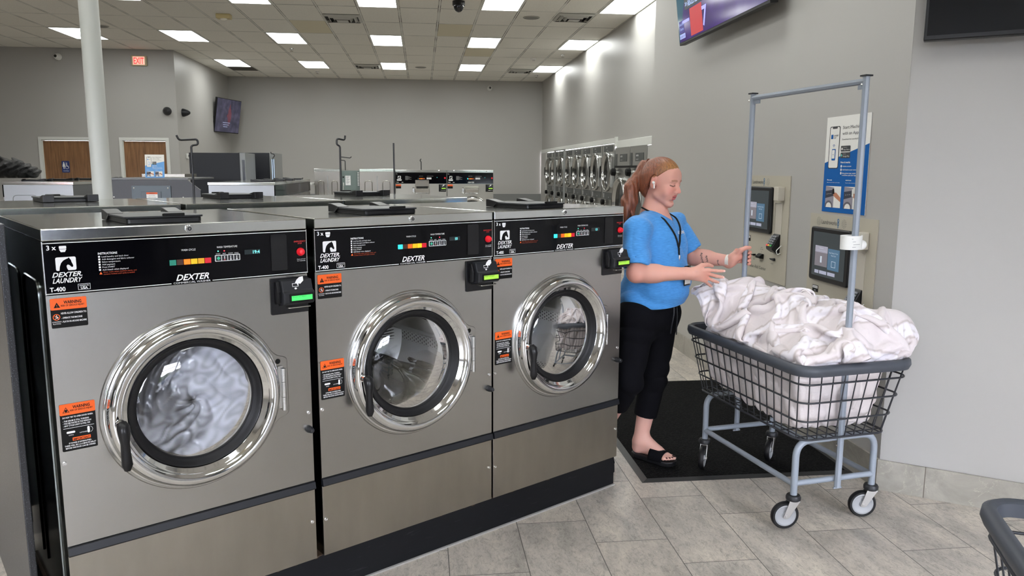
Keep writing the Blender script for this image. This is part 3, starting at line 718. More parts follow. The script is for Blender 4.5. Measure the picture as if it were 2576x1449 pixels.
def ring_profile(mb, prof, m, c, n=96): mb.lathe(prof, m, n, 'y', c)
def plate_hole(b, x0, z0, x1, z1, cx, cz, r, y0, y1, m, n=96):
    """front plate with a round hole, faces at y0 (front) and y1"""
    C, R = [], []
    for i in range(n):
        a = 2*PI*i/n; dx, dz = math.cos(a), math.sin(a); C.append((cx+r*dx, cz+r*dz))
        t = min(((x1-cx)/dx if dx > 1e-9 else (x0-cx)/dx if dx < -1e-9 else 1e9), ((z1-cz)/dz if dz > 1e-9 else (z0-cz)/dz if dz < -1e-9 else 1e9))
        R.append((cx+t*dx, cz+t*dz))
    cor = [(x1, z1), (x0, z1), (x0, z0), (x1, z0)]
    for y, flip in ((y0, False), (y1, True)):
        vs = [(p[0], y, p[1]) for p in C]+[(p[0], y, p[1]) for p in R]+[(p[0], y, p[1]) for p in cor]; fs = []
        for i in range(n):
            j = (i+1) % n; a, c = R[i], R[j]; q = [i, j, n+j, n+i]
            on = lambda p: (abs(p[0]-x0) < 1e-6, abs(p[0]-x1) < 1e-6, abs(p[1]-z0) < 1e-6, abs(p[1]-z1) < 1e-6)
            if not any(u and v for u, v in zip(on(a), on(c))):
                k = min(range(4), key=lambda k: math.hypot(cor[k][0]-a[0], cor[k][1]-a[1])); q = [i, j, n+j, 2*n+k, n+i]
            fs.append(tuple(q) if not flip else tuple(q[::-1]))
        b.add(vs, fs, m)
    for a, c in zip(cor, cor[1:]+cor[:1]): b.add([(a[0], y0, a[1]), (c[0], y0, c[1]), (c[0], y1, c[1]), (a[0], y1, a[1])], [(0, 1, 2, 3)], m)

# perforated drum steel
n = NT('perforated_drum'); vec, X, Y, Z = n.xyz()
ang = n.m('ARCTAN2', n.m('SUBTRACT', Z, RZ), X)
u = n.m('MULTIPLY', ang, 0.22); vv = Y
def holes(n, a, c, p, r):
    ia = n.m('DIVIDE', a, p); ic = n.m('DIVIDE', c, p); row = n.m('MODULO', n.m('FLOOR', ic), 2.0)
    fa = n.m('SUBTRACT', n.m('FRACT', n.m('ADD', n.m('ADD', ia, n.m('MULTIPLY', n.m('ABSOLUTE', row), 0.5)), 100.0)), 0.5); fc = n.m('SUBTRACT', n.m('FRACT', n.m('ADD', ic, 100.0)), 0.5)
    return n.m('LESS_THAN', n.m('SQRT', n.m('ADD', n.m('POWER', fa, 2.0), n.m('POWER', fc, 2.0))), r)
hh = holes(n, u, vv, 0.0155, 0.26)
band = n.m('GREATER_THAN', n.m('SINE', n.m('MULTIPLY', ang, 3.0)), -0.2)
n.put(n.p.inputs['Base Color'], n.mix(n.m('MULTIPLY', hh, band), (0.80, 0.80, 0.80, 1), (0.02, 0.02, 0.02, 1)))
n.put(n.p.inputs['Metallic'], n.m('SUBTRACT', 1.0, n.m('MULTIPLY', hh, 0.9)))
n.p.inputs['Roughness'].default_value = 0.28
drum_m = n.M
cyan = srgb(40, 210, 215)
CYC = {1: [(srgb(20, 120, 100), 0.35), (srgb(70, 35, 20), 0.15), (srgb(235, 110, 20), 0.75), (srgb(200, 165, 20), 0.5), (srgb(190, 140, 20), 0.45), (srgb(190, 20, 40), 0.4)],
       2: [(cyan, 0.95), (srgb(40, 20, 16), 0.1), (srgb(200, 90, 20), 0.45), (srgb(170, 120, 10), 0.4), (srgb(240, 160, 20), 0.8), (srgb(130, 15, 25), 0.3)],
       3: [(cyan, 0.95), (srgb(40, 20, 16), 0.1), (srgb(220, 100, 20), 0.5), (srgb(200, 130, 15), 0.5), (srgb(240, 170, 20), 0.7), (srgb(130, 15, 25), 0.3)]}

def door_assembly(root, x, z, s=1.0, full=True):
    """chromed round door: bezel, gasket, glass bowl, latch handle"""
    n_ = 96 if full else 48
    b = MB(); ring_profile(b, [(0.268*s, -0.002), (0.2685*s, -0.010), (0.267*s, -0.013), (0.263*s, -0.014), (0.262*s, -0.020), (0.260*s, -0.030), (0.254*s, -0.041), (0.245*s, -0.048), (0.235*s, -0.049), (0.226*s, -0.044), (0.220*s, -0.036), (0.216*s, -0.030), (0.206*s, -0.024), (0.202*s, -0.018), (0.202*s, -0.004)], chrome, (x, 0, z), n_)
    d = P(root, 'door', b, smooth=60)
    b = MB(); ring_profile(b, [(0.2025*s, -0.020), (0.200*s, -0.023), (0.194*s, -0.020), (0.190*s, -0.012), (0.183*s, -0.008), (0.176*s, -0.004), (0.173*s, 0.010), (0.172*s, 0.05)], black_rub, (x, 0, z), n_); P(d, 'door_gasket', b, smooth=60)
    b = MB(); ring_profile(b, [(0.176*s, -0.006), (0.170*s, -0.010), (0.12*s, -0.019), (0.06*s, -0.024), (0.0001, -0.0255)], door_glass_m, (x, 0, z), n_); P(d, 'door_glass', b, smooth=60)
    if full:
        # latch on the left of the bezel
        b = MB(); hx, hz = x-0.232, z-0.012
        b.lathe([(0.014, -0.030), (0.0145, -0.052), (0.012, -0.064), (0.0001, -0.066)], chrome, 24, 'y', (hx, 0, hz)); P(d, 'latch_boss', b)
        b = MB()
        pts = [(hx+0.001, -0.066, hz+0.006), (hx+0.002, -0.076, hz-0.002), (hx+0.002, -0.080, hz-0.018), (hx+0.003, -0.078, hz-0.05), (hx+0.004, -0.076, hz-0.085), (hx+0.005, -0.077, hz-0.115), (hx+0.005, -0.076, hz-0.132)]
        b.tube(pts, [0.014, 0.018, 0.017, 0.0125, 0.0135, 0.0155, 0.009], black_pl, 16); P(d, 'door_handle', b, smooth=60)
    return d

def door_surround(root, x, z, m, s=1.0):
    r = 0.277*s; pts = arc(x, z, r, math.radians(28), math.radians(332), 72)
    ex0, ex1, ez0, ez1 = x+0.262*s, x+0.300*s, z-0.098, z+0.098
    pts += fillet([(p[0], 0, p[1]) for p in [(x+r*math.cos(math.radians(332)), z+r*math.sin(math.radians(332))), (x+0.262, ez0-0.012), (ex1, ez0), (ex1, ez1), (x+0.262, ez1+0.012), (x+r*math.cos(math.radians(28)), z+r*math.sin(math.radians(28)))]], 0.014, 4)[1:-1] and [(p[0], p[2]) for p in fillet([(p[0], 0, p[1]) for p in [(x+r*math.cos(math.radians(332)), z+r*math.sin(math.radians(332))), (x+0.262, ez0-0.012), (ex1, ez0), (ex1, ez1), (x+0.262, ez1+0.012), (x+r*math.cos(math.radians(28)), z+r*math.sin(math.radians(28)))]], 0.014, 4)[1:-1]]
    inn = [(x+0.255*s*math.cos(a), z+0.255*s*math.sin(a)) for a in [math.atan2(p[1]-z, p[0]-x) for p in pts]]
    b = MB(); n_ = len(pts)
    vs = [(p[0], -0.0012, p[1]) for p in pts]+[(x+(p[0]-x)*0.990, -0.0045, z+(p[1]-z)*0.990) for p in pts]+[(p[0], -0.0045, p[1]) for p in inn]
    fs = [(i, (i+1) % n_, n_+(i+1) % n_, n_+i) for i in range(n_)]+[(n_+i, n_+(i+1) % n_, 2*n_+(i+1) % n_, 2*n_+i) for i in range(n_)]
    b.add(vs, fs, m); return P(root, 'door_surround', b, smooth=40)
def hinge(root, x, z):
    b = MB(); hx = x+0.279
    b.box((x+0.262, -0.012, z-0.072), (hx, -0.006, z+0.072), chrome_soft)
    for (a, c, m_) in ((-0.079, -0.034, chrome_soft), (-0.033, 0.018, chrome_soft), (0.019, 0.064, chrome_soft)): b.cyl((hx, -0.014, z+a), (hx, -0.014, z+c), 0.0085, m_, 14)
    b.cyl((hx, -0.014, z-0.078), (hx, -0.014, z+0.064), 0.006, black_pl2, 8)
    b.lathe([(0.009, -0.0046), (0.0001, -0.0047)], label_blk, 14, 'y', (x+0.266, 0, z+0.088))
    P(root, 'door_hinge', b, smooth=40)
def soap_lid(root):
    b = MB(); b.prism(rrect(-0.155, 0.055, 0.072, 0.295, 0.012), WH+0.016, WH+0.022, black_pl2, 'z'); b.prism(rrect(-0.150, 0.060, 0.067, 0.29, 0.010), WH+0.0005, WH+0.0155, black_pl, 'z')
    b.prism([(0.062, WH+0.022), (0.045, WH+0.020), (0.045, WH+0.030), (0.062, WH+0.028)], -0.05, 0.012, label_blk, 'x')
    l = P(root, 'soap_lid', b, smooth=0, bevel=0.002)
    for x0, x1 in ((-0.158, -0.112), (0.022, 0.068)):
        b = MB(); b.prism([(0.285, WH+0.001), (0.335, WH+0.001), (0.335, WH+0.034), (0.318, WH+0.034), (0.255, WH+0.024), (0.25, WH+0.0225)], x0, x1, black_pl, 'x'); P(l, 'lid_hinge', b, smooth=0, bevel=0.003)

def body_parts(root, front_m=steel, full=True, side=steel_side, side2=None):
    side2 = side2 or side
    hw = WW/2
    b = MB(); b.box((-hw+0.002, 0.02, ZB), (hw-0.002, WD-0.01, 1.315), side2); b.box((-hw+0.004, 0.003, ZB+0.002), (hw-0.004, 0.03, 0.40), steel_lower)
    P(root, 'cabinet', b, smooth=0)
    for sx in (-1, 1):
        for (y0, y1) in ((0.10, 0.38), (0.46, 0.72)):
            b = MB(); path = fillet([(sx*(hw-0.002), y0, 0.25), (sx*(hw-0.002), y0, 1.20), (sx*(hw-0.002), y1, 1.20), (sx*(hw-0.002), y1, 0.25)], 0.05, 6); b.tube(path, 0.004, side, 6); P(root, 'side_pressing', b)
    b = MB(); b.box((-hw, 0.0, 1.3235), (hw, WD, WH), steel_top)
    P(root, 'lid', b, smooth=0, bevel=0.003)
def make_washer(label, cyc, tmp, disp, lcd, loc, rz, group, copyable=True):
    root = thing('front_load_washer', label, 'washing machine', loc, rz, group); hw = WW/2
    # cabinet with an open drum well
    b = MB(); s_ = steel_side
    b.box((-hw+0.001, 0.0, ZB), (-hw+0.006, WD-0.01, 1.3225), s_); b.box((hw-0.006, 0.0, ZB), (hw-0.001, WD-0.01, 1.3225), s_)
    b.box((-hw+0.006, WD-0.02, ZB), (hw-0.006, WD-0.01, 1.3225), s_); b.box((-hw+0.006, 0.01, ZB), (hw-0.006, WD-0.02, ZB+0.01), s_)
    P(root, 'cabinet', b, smooth=0)
    for sx in (-1, 1):
        for (y0, y1) in ((0.10, 0.38), (0.46, 0.72)):
            b = MB(); path = fillet([(sx*hw, y0, 0.25), (sx*hw, y0, 1.20), (sx*hw, y1, 1.20), (sx*hw, y1, 0.25)], 0.05, 6); b.tube(path, 0.004, s_, 6); P(root, 'side_pressing', b)
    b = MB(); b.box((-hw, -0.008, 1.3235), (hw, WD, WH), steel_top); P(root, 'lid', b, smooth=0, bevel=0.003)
    b = MB(); plate_hole(b, -hw, ZD1, hw, ZP0-0.003, 0, RZ, 0.235, -0.001, 0.006, steel); P(root, 'front_panel', b, smooth=0)
    b = MB(); b.box((-hw, -0.001, ZB), (hw, 0.006, ZD0-0.004), steel_lower); P(root, 'service_panel', b, smooth=0, bevel=0.001)
    b = MB(); b.prism([(0.004, ZD1-0.001), (-0.008, ZD1-0.004), (-0.013, ZD0+0.003), (-0.009, ZD0-0.002), (0.004, ZD0)], -hw, hw, black_paint, 'x'); P(root, 'trim_strip', b, smooth=0)
    b = MB(); b.box((-hw, -0.0060, ZP0), (hw, 0.006, ZP1), black_gloss); cp = P(root, 'control_panel', b, smooth=0, bevel=0.001)
    b = MB()
    for q in ((-hw-0.0005, ZP0, -hw+0.002, ZP1), (hw-0.002, ZP0, hw+0.0005, ZP1)): b.box((q[0], -0.0068, q[1]), (q[2], 0.004, q[3]), chrome_soft)
    P(cp, 'edge_trim', b, smooth=0)
    panel_graphics(cp, cyc, tmp, disp)
    d = door_assembly(root, 0, RZ); door_surround(root, 0, RZ, steel); hinge(root, 0, RZ)
    b = MB(); b.lathe([(0.2345, 0.004), (0.2345, 0.45), (0.02, 0.47), (0.0001, 0.47)], drum_m, 64, 'y', (0, 0, RZ))
    P(root, 'drum', b, smooth=40)
    for k in range(3):
        a = PI/2+0.9+k*2*PI/3; c_, s2 = math.cos(a), math.sin(a)
        b = MB(); pr = [(0.233, -0.035), (0.17, -0.012), (0.165, 0.0), (0.17, 0.012), (0.233, 0.035)]
        b.prism([(q[0]*c_-q[1]*s2, RZ+q[0]*s2+q[1]*c_) for q in pr], 0.06, 0.44, chrome_soft); P(root, 'drum_lifter', b, smooth=30)
    card_reader(root, 0.252, 0.382, 1.045, 1.166, lcd)
    warning_small(root, -0.374, 1.164); warning_tall(root, -0.374, 0.862)
    soap_lid(root)
    b = MB(); b.lathe([(0.0115, -0.008), (0.0115, -0.012), (0.010, -0.0145), (0.0001, -0.0145)], chrome, 20, 'y', (0.005, 0, 1.3415)); b.lathe([(0.0062, -0.0146), (0.0055, -0.016), (0.0030, -0.016), (0.0030, -0.0146)], black_pl2, 14, 'y', (0.005, 0, 1.3415)); P(root, 'key_lock', b)
    b = MB(); b.lathe([(0.0125, -0.001), (0.0125, -0.008), (0.011, -0.012), (0.009, -0.026), (0.006, -0.030), (0.0001, -0.031)], black_pl2, 20, 'y', (hw-0.014, 0, 0.631)); P(root, 'door_bumper', b)
    for x, z in ((-hw+0.010, 0.690), (hw-0.013, 0.690), (hw-0.014, 0.290), (-hw+0.010, 0.285)):
        b = MB(); b.lathe([(0.0065, -0.001), (0.0062, -0.004), (0.0042, -0.0046), (0.0040, -0.0030), (0.0001, -0.0030)], chrome_soft, 16, 'y', (x, 0, z)); P(root, 'screw', b)
    return root

AW = math.radians(33.254)                        # heading of the near washer bank
WU = Vector((math.cos(AW), math.sin(AW), 0)); WV = Vector((-math.sin(AW), math.cos(AW), 0))
W0 = Vector((0.9016, 3.4826, 0))
def wpos(u, v, z=0): return tuple(W0+WU*u+WV*v+Vector((0, 0, z)))
lcd_g = emis('lcd_green', srgb(60, 205, 90), 0.55); lcd_y = emis('lcd_yellow_green', srgb(140, 190, 60), 0.42)
GN = 'near row of three washers'
w1 = make_washer('nearest steel washer at left, door full of tumbling white laundry', CYC[1], 1, '19:4', lcd_g, wpos(-1.924, 0), AW, GN)
w2 = make_washer('middle washer of the near three, dark clothes behind its door', CYC[2], 2, '10', lcd_y, wpos(-1.131, 0), AW, GN)
w3 = make_washer('right washer of the near three beside the woman, only wet glass showing', CYC[3], 2, '13', lcd_y, wpos(-0.357, 0), AW, GN)
GB = 'washers back to back behind the near row'
for k, (u, nm) in enumerate(((-1.985, 'left'), (-1.20, 'middle'), (-0.428, 'right'))):
    r = dup(w2, wpos(u, 1.105+WD, 0.010), AW+PI, 'washer seen only by its steel top and soap lid, %s one of the second row' % nm, GB)
# shared black plinths
b = MB(); b.box((-2.315, 0.012, 0), (0.022, 0.70, ZB-0.001), black_paint)
n = NT('scuffed_black_plinth'); vec, X, Y, Z = n.xyz()
mp = n.new('ShaderNodeMapping'); n.put(mp.inputs[0], vec); mp.inputs['Scale'].default_value = (3, 3, 30)
sc = n.ramp(n.noise(mp.outputs[0], 3, 8, 0.7), (0.60, rgb(0)), (0.72, rgb(0.22)))
ed = n.m('MULTIPLY', n.m('GREATER_THAN', n.m('ADD', Z, n.m('MULTIPLY', n.noise(vec, 30, 4), 0.03)), 0.158), 0.65)
n.put(n.p.inputs['Base Color'], n.mix(ed, n.mix(sc, (0.003, 0.0035, 0.005, 1), srgb(88, 92, 96)), srgb(96, 78, 62)))
n.p.inputs['Roughness'].default_value = 0.5; n.p.inputs['Specular IOR Level'].default_value = .25
b.mats = [n.M]
tag(b.build('plinth', smooth=0, loc=tuple(W0), rot=(0, 0, AW)), 'long scuffed black plinth under the three near washers', 'plinth')
b = MB(); b.box((-2.36, 1.2, 0), (-0.05, 1.89, ZB+.009), black_paint); tag(b.build('plinth', smooth=0, loc=tuple(W0), rot=(0, 0, AW)), 'black plinth under the second row of washers', 'plinth')
b = MB(); b.box((-2.315, 0.002, 0.0), (0.022, 0.0115, 0.006), mat('caulk', srgb(150, 148, 144), 0.6)); tag(b.build('caulk_bead', smooth=0, loc=tuple(W0), rot=(0, 0, AW)), 'thin grey sealant bead where the black plinth meets the floor', 'sealant')

# speckled black end panel at the left of the bank
n = NT('speckled_laminate'); vec, X, Y, Z = n.xyz()
n.put(n.p.inputs['Base Color'], n.ramp(n.noise(vec, 320, 3, 0.7), (0.50, srgb(24, 25, 28)), (0.62, srgb(48, 50, 56)), (0.70, srgb(150, 152, 160))))
n.p.inputs['Roughness'].default_value = 0.3
speckle = n.M
t = thing('end_panel', 'speckled black laminate end panel standing left of the nearest washer', 'panel', wpos(-2.362, 0), AW)
b = MB(); b.prism([(0.20, 0.0), (1.085, 0.0), (1.085, 1.362), (0.20, 1.362)], -0.02, 0.0, speckle, 'x'); P(t, 'laminate_board', b, smooth=0, bevel=0.003)
b = MB(); b.box((-0.024, 0.30, 1.20), (-0.020, 1.08, 1.362), speckle); P(t, 'cap_rail', b, smooth=0)
# ================================================================== middle island, seen end on
def lite_washer(label, loc, rz, group, W=WW, D=WD, H=WH, side=steel_far, lids=True, door=True, press=((0.10, 0.38), (0.46, 0.72))):
    root = thing('front_load_washer', label, 'washing machine', loc, rz, group); hw = W/2
    b = MB(); b.box((-hw+0.002, 0.006, 0.02), (hw-0.002, D-0.01, H-0.036), side); P(root, 'cabinet', b, smooth=0)
    for sx in (-1, 1):
        for (y0, y1) in press:
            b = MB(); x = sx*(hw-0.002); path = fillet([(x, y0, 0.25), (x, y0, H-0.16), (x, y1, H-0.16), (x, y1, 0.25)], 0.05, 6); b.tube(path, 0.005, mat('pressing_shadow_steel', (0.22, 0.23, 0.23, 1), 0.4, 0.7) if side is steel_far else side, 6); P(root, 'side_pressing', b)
    b = MB(); b.box((-hw, -0.008, H-0.034), (hw, D, H), steel_top); P(root, 'lid', b, smooth=0, bevel=0.003)
    b = MB(); b.box((-hw, -0.001, 0.02), (hw, 0.006, H-0.19), steel); P(root, 'front_panel', b, smooth=0)
    b = MB(); b.box((-hw, -0.006, H-0.18), (hw, 0.006, H-0.035), black_gloss); P(root, 'control_panel', b, smooth=0)
    if door:
        b = MB(); ring_profile(b, [(0.268, -0.002), (0.262, -0.020), (0.250, -0.044), (0.235, -0.049), (0.216, -0.030), (0.202, -0.018), (0.202, -0.004)], chrome, (0, 0, RZ), 32); d = P(root, 'door', b, smooth=60)
        b = MB(); b.lathe([(0.202, -0.006), (0.0001, -0.02)], glass, 24, 'y', (0, 0, RZ)); P(d, 'door_glass', b, smooth=60)
    if lids: soap_lid(root)
    return root
GA = 'washers of the middle island'
x0 = -1.81
fr = None
ords = ['nearest', 'second', 'third', 'fourth', 'fifth']
for k in range(4):
    lab = 'washer on the right side of the middle island, %s from the near end' % ords[k]
    loc = (x0, 9.92+0.77*k+WW/2, 0.0)
    if fr is None: fr = lite_washer(lab, loc, PI/2, GA)
    else: dup(fr, loc, PI/2, lab)
for k in range(4):
    dup(fr, (-4.965, 9.92+0.77*k+WW/2, 0.0), -PI/2, 'washer on the left side of the middle island, %s from the near end' % ords[k])
# stacked service lids and trash bag on the left run
n = NT('black_bin_liner'); vec, X, Y, Z = n.xyz()
n.p.inputs['Base Color'].default_value = (0.004, 0.004, 0.005, 1); n.p.inputs['Roughness'].default_value = 0.25; n.p.inputs['Specular IOR Level'].default_value = .35
n.bump(n.noise(vec, 9, 6, 0.7, 1.5), 1.0, 0.06)
BAG_M = n.M
b = MB(); b.box((0, 0, 0), (0.62, 0.62, 0.085), steel_brown)
tag(b.build('cash_box', smooth=0, bevel=0.004, loc=(-4.15, 12.2, WH+0.001)), 'low dark steel box lying on the island behind the white column', 'steel box')
# centre bulkhead of the middle island
t = thing('island_bulkhead', 'speckled black end board with clipped corner between the middle island washers', 'panel', (-3.20, 9.90, 0))
b = MB(); b.prism([(-0.545, 0.0), (0.51, 0.0), (0.51, 1.26), (0.36, 1.385), (-0.545, 1.385)], 0.0, 0.03, speckle); P(t, 'laminate_board', b, smooth=0)
b = MB(); b.box((-0.55, -0.01, 1.386), (0.37, 1.2, 1.408), mat('laminate_cap', srgb(88, 90, 92), 0.25)); P(t, 'cap', b, smooth=0, bevel=0.002)
b = MB()
for x, z in ((-0.505, 1.176), (0.30, 1.172)): b.lathe([(0.009, -0.002), (0.0001, -0.005)], chrome_soft, 12, 'y', (x, 0, z))
P(t, 'screws', b)
t = thing('electrical_panel', 'slate grey electrical cover plate with warning sticker on the speckled board', 'electrical panel', (-3.264, 9.899, 1.10))
eg = mat('electrical_grey', srgb(88, 98, 108), 0.4)
b = MB(); b.box((-0.228, -0.014, -0.30), (0.228, 0.0, 0.215), eg); P(t, 'cover_plate', b, smooth=0, bevel=0.003)
b = MB(); b.box((-0.115, -0.024, -0.28), (0.115, -0.0141, 0.145), mat('electrical_door', srgb(78, 88, 98), 0.35)); P(t, 'door', b, smooth=0, bevel=0.003)
b = MB()
for x in (-0.20, 0.195): b.lathe([(0.009, -0.0145), (0.0001, -0.018)], chrome_soft, 10, 'y', (x, 0, 0.185))
P(t, 'screws', b)
b = MB(); b.box((-0.055, -0.0255, 0.04), (0.075, -0.0245, 0.135), white_ink); b.box((-0.055, -0.0262, 0.112), (0.075, -0.0256, 0.135), mat('sticker_orange', srgb(205, 90, 50), 0.5))
for k, s_ in enumerate(('WARNING', 'Read all labels', 'before servicing')): b.text(s_, 0.01, 0.117-0.022*k, 0.013, label_blk, y=-0.0268, center=True)
P(t, 'warning_sticker', b, smooth=0)

# ------------------------------------------------------------------ posters
blue = mat('poster_blue', srgb(0, 88, 160), 0.6, spec=.2); pale_blue = mat('poster_pale_blue', srgb(96, 156, 216), 0.45)
poster_white = mat('poster_white', srgb(226, 225, 220), 0.45); poster_ink = mat('poster_ink', srgb(50, 52, 56), 0.5)
skin_ink = mat('poster_skin', srgb(186, 122, 92), 0.5); pgrey = mat('poster_grey', srgb(142, 138, 148), 0.5); pdark = mat('poster_dark', srgb(40, 46, 62), 0.5); pband = mat('poster_shade', srgb(92, 88, 96), 0.5)
def poster(name, label, loc, rz, w_, h_, bl, lean=0.0):
    t = thing(name, label, 'poster', loc, rz); t.rotation_euler = (lean, 0, rz)
    X_ = lambda u: (u-0.5)*w_; Z_ = lambda v: (v-0.5)*h_
    b = MB(); b.box((-w_/2, -0.003, -h_/2), (w_/2, -0.0005, h_/2), poster_white); P(t, 'sheet', b, smooth=0)
    b = MB(); y = -0.0034
    b.flat([(X_(0.0), Z_(0.0)), (X_(1), Z_(0.0)), (X_(1), Z_(0.705)), (X_(0.0), Z_(0.52))], y, bl)
    P(t, 'blue_field', b, smooth=0)
    b = MB(); y = -0.0038
    b.flat(rrect(X_(0.085), Z_(0.46), X_(0.335), Z_(0.90), w_*0.03), y, poster_ink); b.flat(rrect(X_(0.10), Z_(0.468), X_(0.32), Z_(0.892), w_*0.025), y-0.0003, poster_white)
    b.flat(rrect(X_(0.15), Z_(0.875), X_(0.27), Z_(0.893), w_*0.01, 2), y-0.0006, poster_ink)
    b.text('LAUNDRY', X_(0.19), Z_(0.795), h_*0.022, poster_ink, y=y-0.0006, bold=0.03, width=w_*0.115); b.text('CAT', X_(0.19), Z_(0.772), h_*0.022, poster_ink, y=y-0.0006, bold=0.03, width=w_*0.06)
    b.flat([(X_(0.125), Z_(0.77)), (X_(0.178), Z_(0.77)), (X_(0.178), Z_(0.815)), (X_(0.125), Z_(0.815))], y-0.0006, bl)
    b.flat(rrect(X_(0.165), Z_(0.545), X_(0.255), Z_(0.665), w_*0.012, 3), y-0.0006, bl); b.flat(rrect(X_(0.172), Z_(0.565), X_(0.238), Z_(0.655), w_*0.008, 3), y-0.0009, poster_white)
    b.text('NFC', X_(0.205), Z_(0.60), h_*0.016, poster_ink, y=y-0.0012, center=True)
    for k, r in enumerate((0.035, 0.022, 0.010)): b.lathe([(r*w_*1.1, 0), (r*w_*1.1-w_*0.006, 0)], bl, 10, 'y', (X_(0.205), y-0.0006, Z_(0.68)), PI*0.22, PI*0.78)
    P(t, 'phone_picture', b, smooth=0)
    b = MB()
    b.text('Start Machines', X_(0.39), Z_(0.865), h_*0.046, poster_ink, y=y, width=w_*0.46); b.text('with an App', X_(0.39), Z_(0.805), h_*0.046, poster_ink, y=y, width=w_*0.36)
    b.text('Download the LaundryCat App', X_(0.39), Z_(0.752), h_*0.022, poster_ink, y=y, width=w_*0.46)
    P(t, 'poster_title', b, smooth=0)
    b = MB(); b.text('How it works', X_(0.39), Z_(0.515), h_*0.026, poster_white, y=y, width=w_*0.22, bold=0.03)
    for k, s_ in enumerate(('Activate account', 'Add funds to your account balance', 'Bring phone near reader to pay for')):
        z = 0.478-0.036*k; b.lathe([(w_*0.017, 0), (0.0001, 0)], poster_white, 14, 'y', (X_(0.41), y, Z_(z+0.006))); b.text(str(k+1), X_(0.41), Z_(z), h_*0.015, bl, y=y-0.0004, center=True)
        b.text(s_, X_(0.44), Z_(z), h_*0.017, poster_white, y=y, width=w_*(0.20, 0.45, 0.44)[k], bold=0.02)
    b.text('a machine cycle (the App uses NFC)', X_(0.44), Z_(0.386), h_*0.017, poster_white, y=y, width=w_*0.46, bold=0.02)
    P(t, 'numbered_steps', b, smooth=0)
    b = MB(); b.text('iPhone users', X_(0.09), Z_(0.335), h_*0.016, poster_white, y=y, width=w_*0.12, bold=0.03); b.text('Android users', X_(0.53), Z_(0.335), h_*0.016, poster_white, y=y, width=w_*0.13, bold=0.03)
    b.text('Bring the top of the phone near the reader', X_(0.09), Z_(0.31), h_*0.011, poster_white, y=y, width=w_*0.31); b.text('Bring the middle of the phone near the reader', X_(0.53), Z_(0.31), h_*0.011, poster_white, y=y, width=w_*0.34)
    P(t, 'picture_captions', b, smooth=0)
    for k, (s1, s2) in enumerate((('Download on the', 'App Store'), ('GET IT ON', 'Google Play'))):
        b = MB(); z = 0.635-0.068*k; b.flat(rrect(X_(0.375), Z_(z), X_(0.595), Z_(z+0.058), w_*0.01, 2), y-0.0002, poster_ink); b.text(s1, X_(0.435), Z_(z+0.038), h_*0.010, poster_white, y=y-0.0005); b.text(s2, X_(0.435), Z_(z+0.012), h_*0.021, poster_white, y=y-0.0005, width=w_*0.145)
        if k: b.flat([(X_(0.39), Z_(z+0.012)), (X_(0.422), Z_(z+0.028)), (X_(0.39), Z_(z+0.046))], y-0.0005, mat('play_teal', srgb(80, 190, 180), 0.5))
        else: b.lathe([(w_*0.016, 0), (0.0001, 0)], poster_white, 12, 'y', (X_(0.405), y-0.0005, Z_(z+0.027)))
        P(t, 'store_badge', b, smooth=0)
    for u in (0.075, 0.52):
        b = MB(); u1 = u+0.37; v0, v1 = 0.05, 0.275; q = lambda a, c: (X_(u+0.37*a), Z_(v0+0.225*c))
        b.flat([q(0, 0), q(1, 0), q(1, 1), q(0, 1)], y-0.0002, poster_white)
        b.flat([q(0, 0), q(0.55, 0), q(0.55, 0.94), q(0, 1)], y-0.0005, pgrey); b.flat([q(0, 0.42), q(0.55, 0.55), q(0.55, 0.84), q(0, 0.76)], y-0.0008, pdark)
        b.flat([q(0, 0), q(0, 0.22)]+[q(0.25+0.25*math.cos(a), 0.05+0.27*math.sin(a)) for a in np.linspace(PI*0.85, 0.0, 10)]+[q(0.48, 0)], y-0.0011, pband)
        b.flat([q(0.06, 0.0)]+[q(0.26+0.18*math.cos(a), 0.03+0.20*math.sin(a)) for a in np.linspace(PI, 0, 10)]+[q(0.44, 0.0)], y-0.0014, poster_white)
        b.flat([q(1, 0.28), q(1, 0.48), q(0.72, 0.70), q(0.55, 0.70), q(0.52, 0.58), q(0.62, 0.50)], y-0.0014, skin_ink); b.flat([q(0.47, 0.64), q(0.60, 0.64), q(0.57, 0.88), q(0.46, 0.88)], y-0.0017, label_blk)
        if u > 0.3: b.flat([q(0.50, 0.56), q(0.60, 0.56), q(0.57, 0.90), q(0.48, 0.90)], y-0.0019, poster_white)
        for a in (0.08, 0.20, 0.32): b.flat([q(a, 0.60+a*0.12), q(a+0.08, 0.61+a*0.12), q(a+0.08, 0.62+a*0.12), q(a, 0.61+a*0.12)], y-0.0012, poster_white)
        P(t, 'instruction_picture', b, smooth=0)
    return t
poster('wall_poster', 'tall blue and white Start Machines with an App poster above the right kiosk', (XK-0.001, 3.805, 1.555), PI/2*-1, 0.415, 0.50, blue)
# (kiosk wall faces -x: local -y must look to -x, so rotate by -90 degrees)
poster('countertop_poster', 'pale blue and white app poster standing on the middle island before the oak door', (-3.228, 9.96, 1.409+0.140), 0, 0.225, 0.28, pale_blue, lean=-0.10)

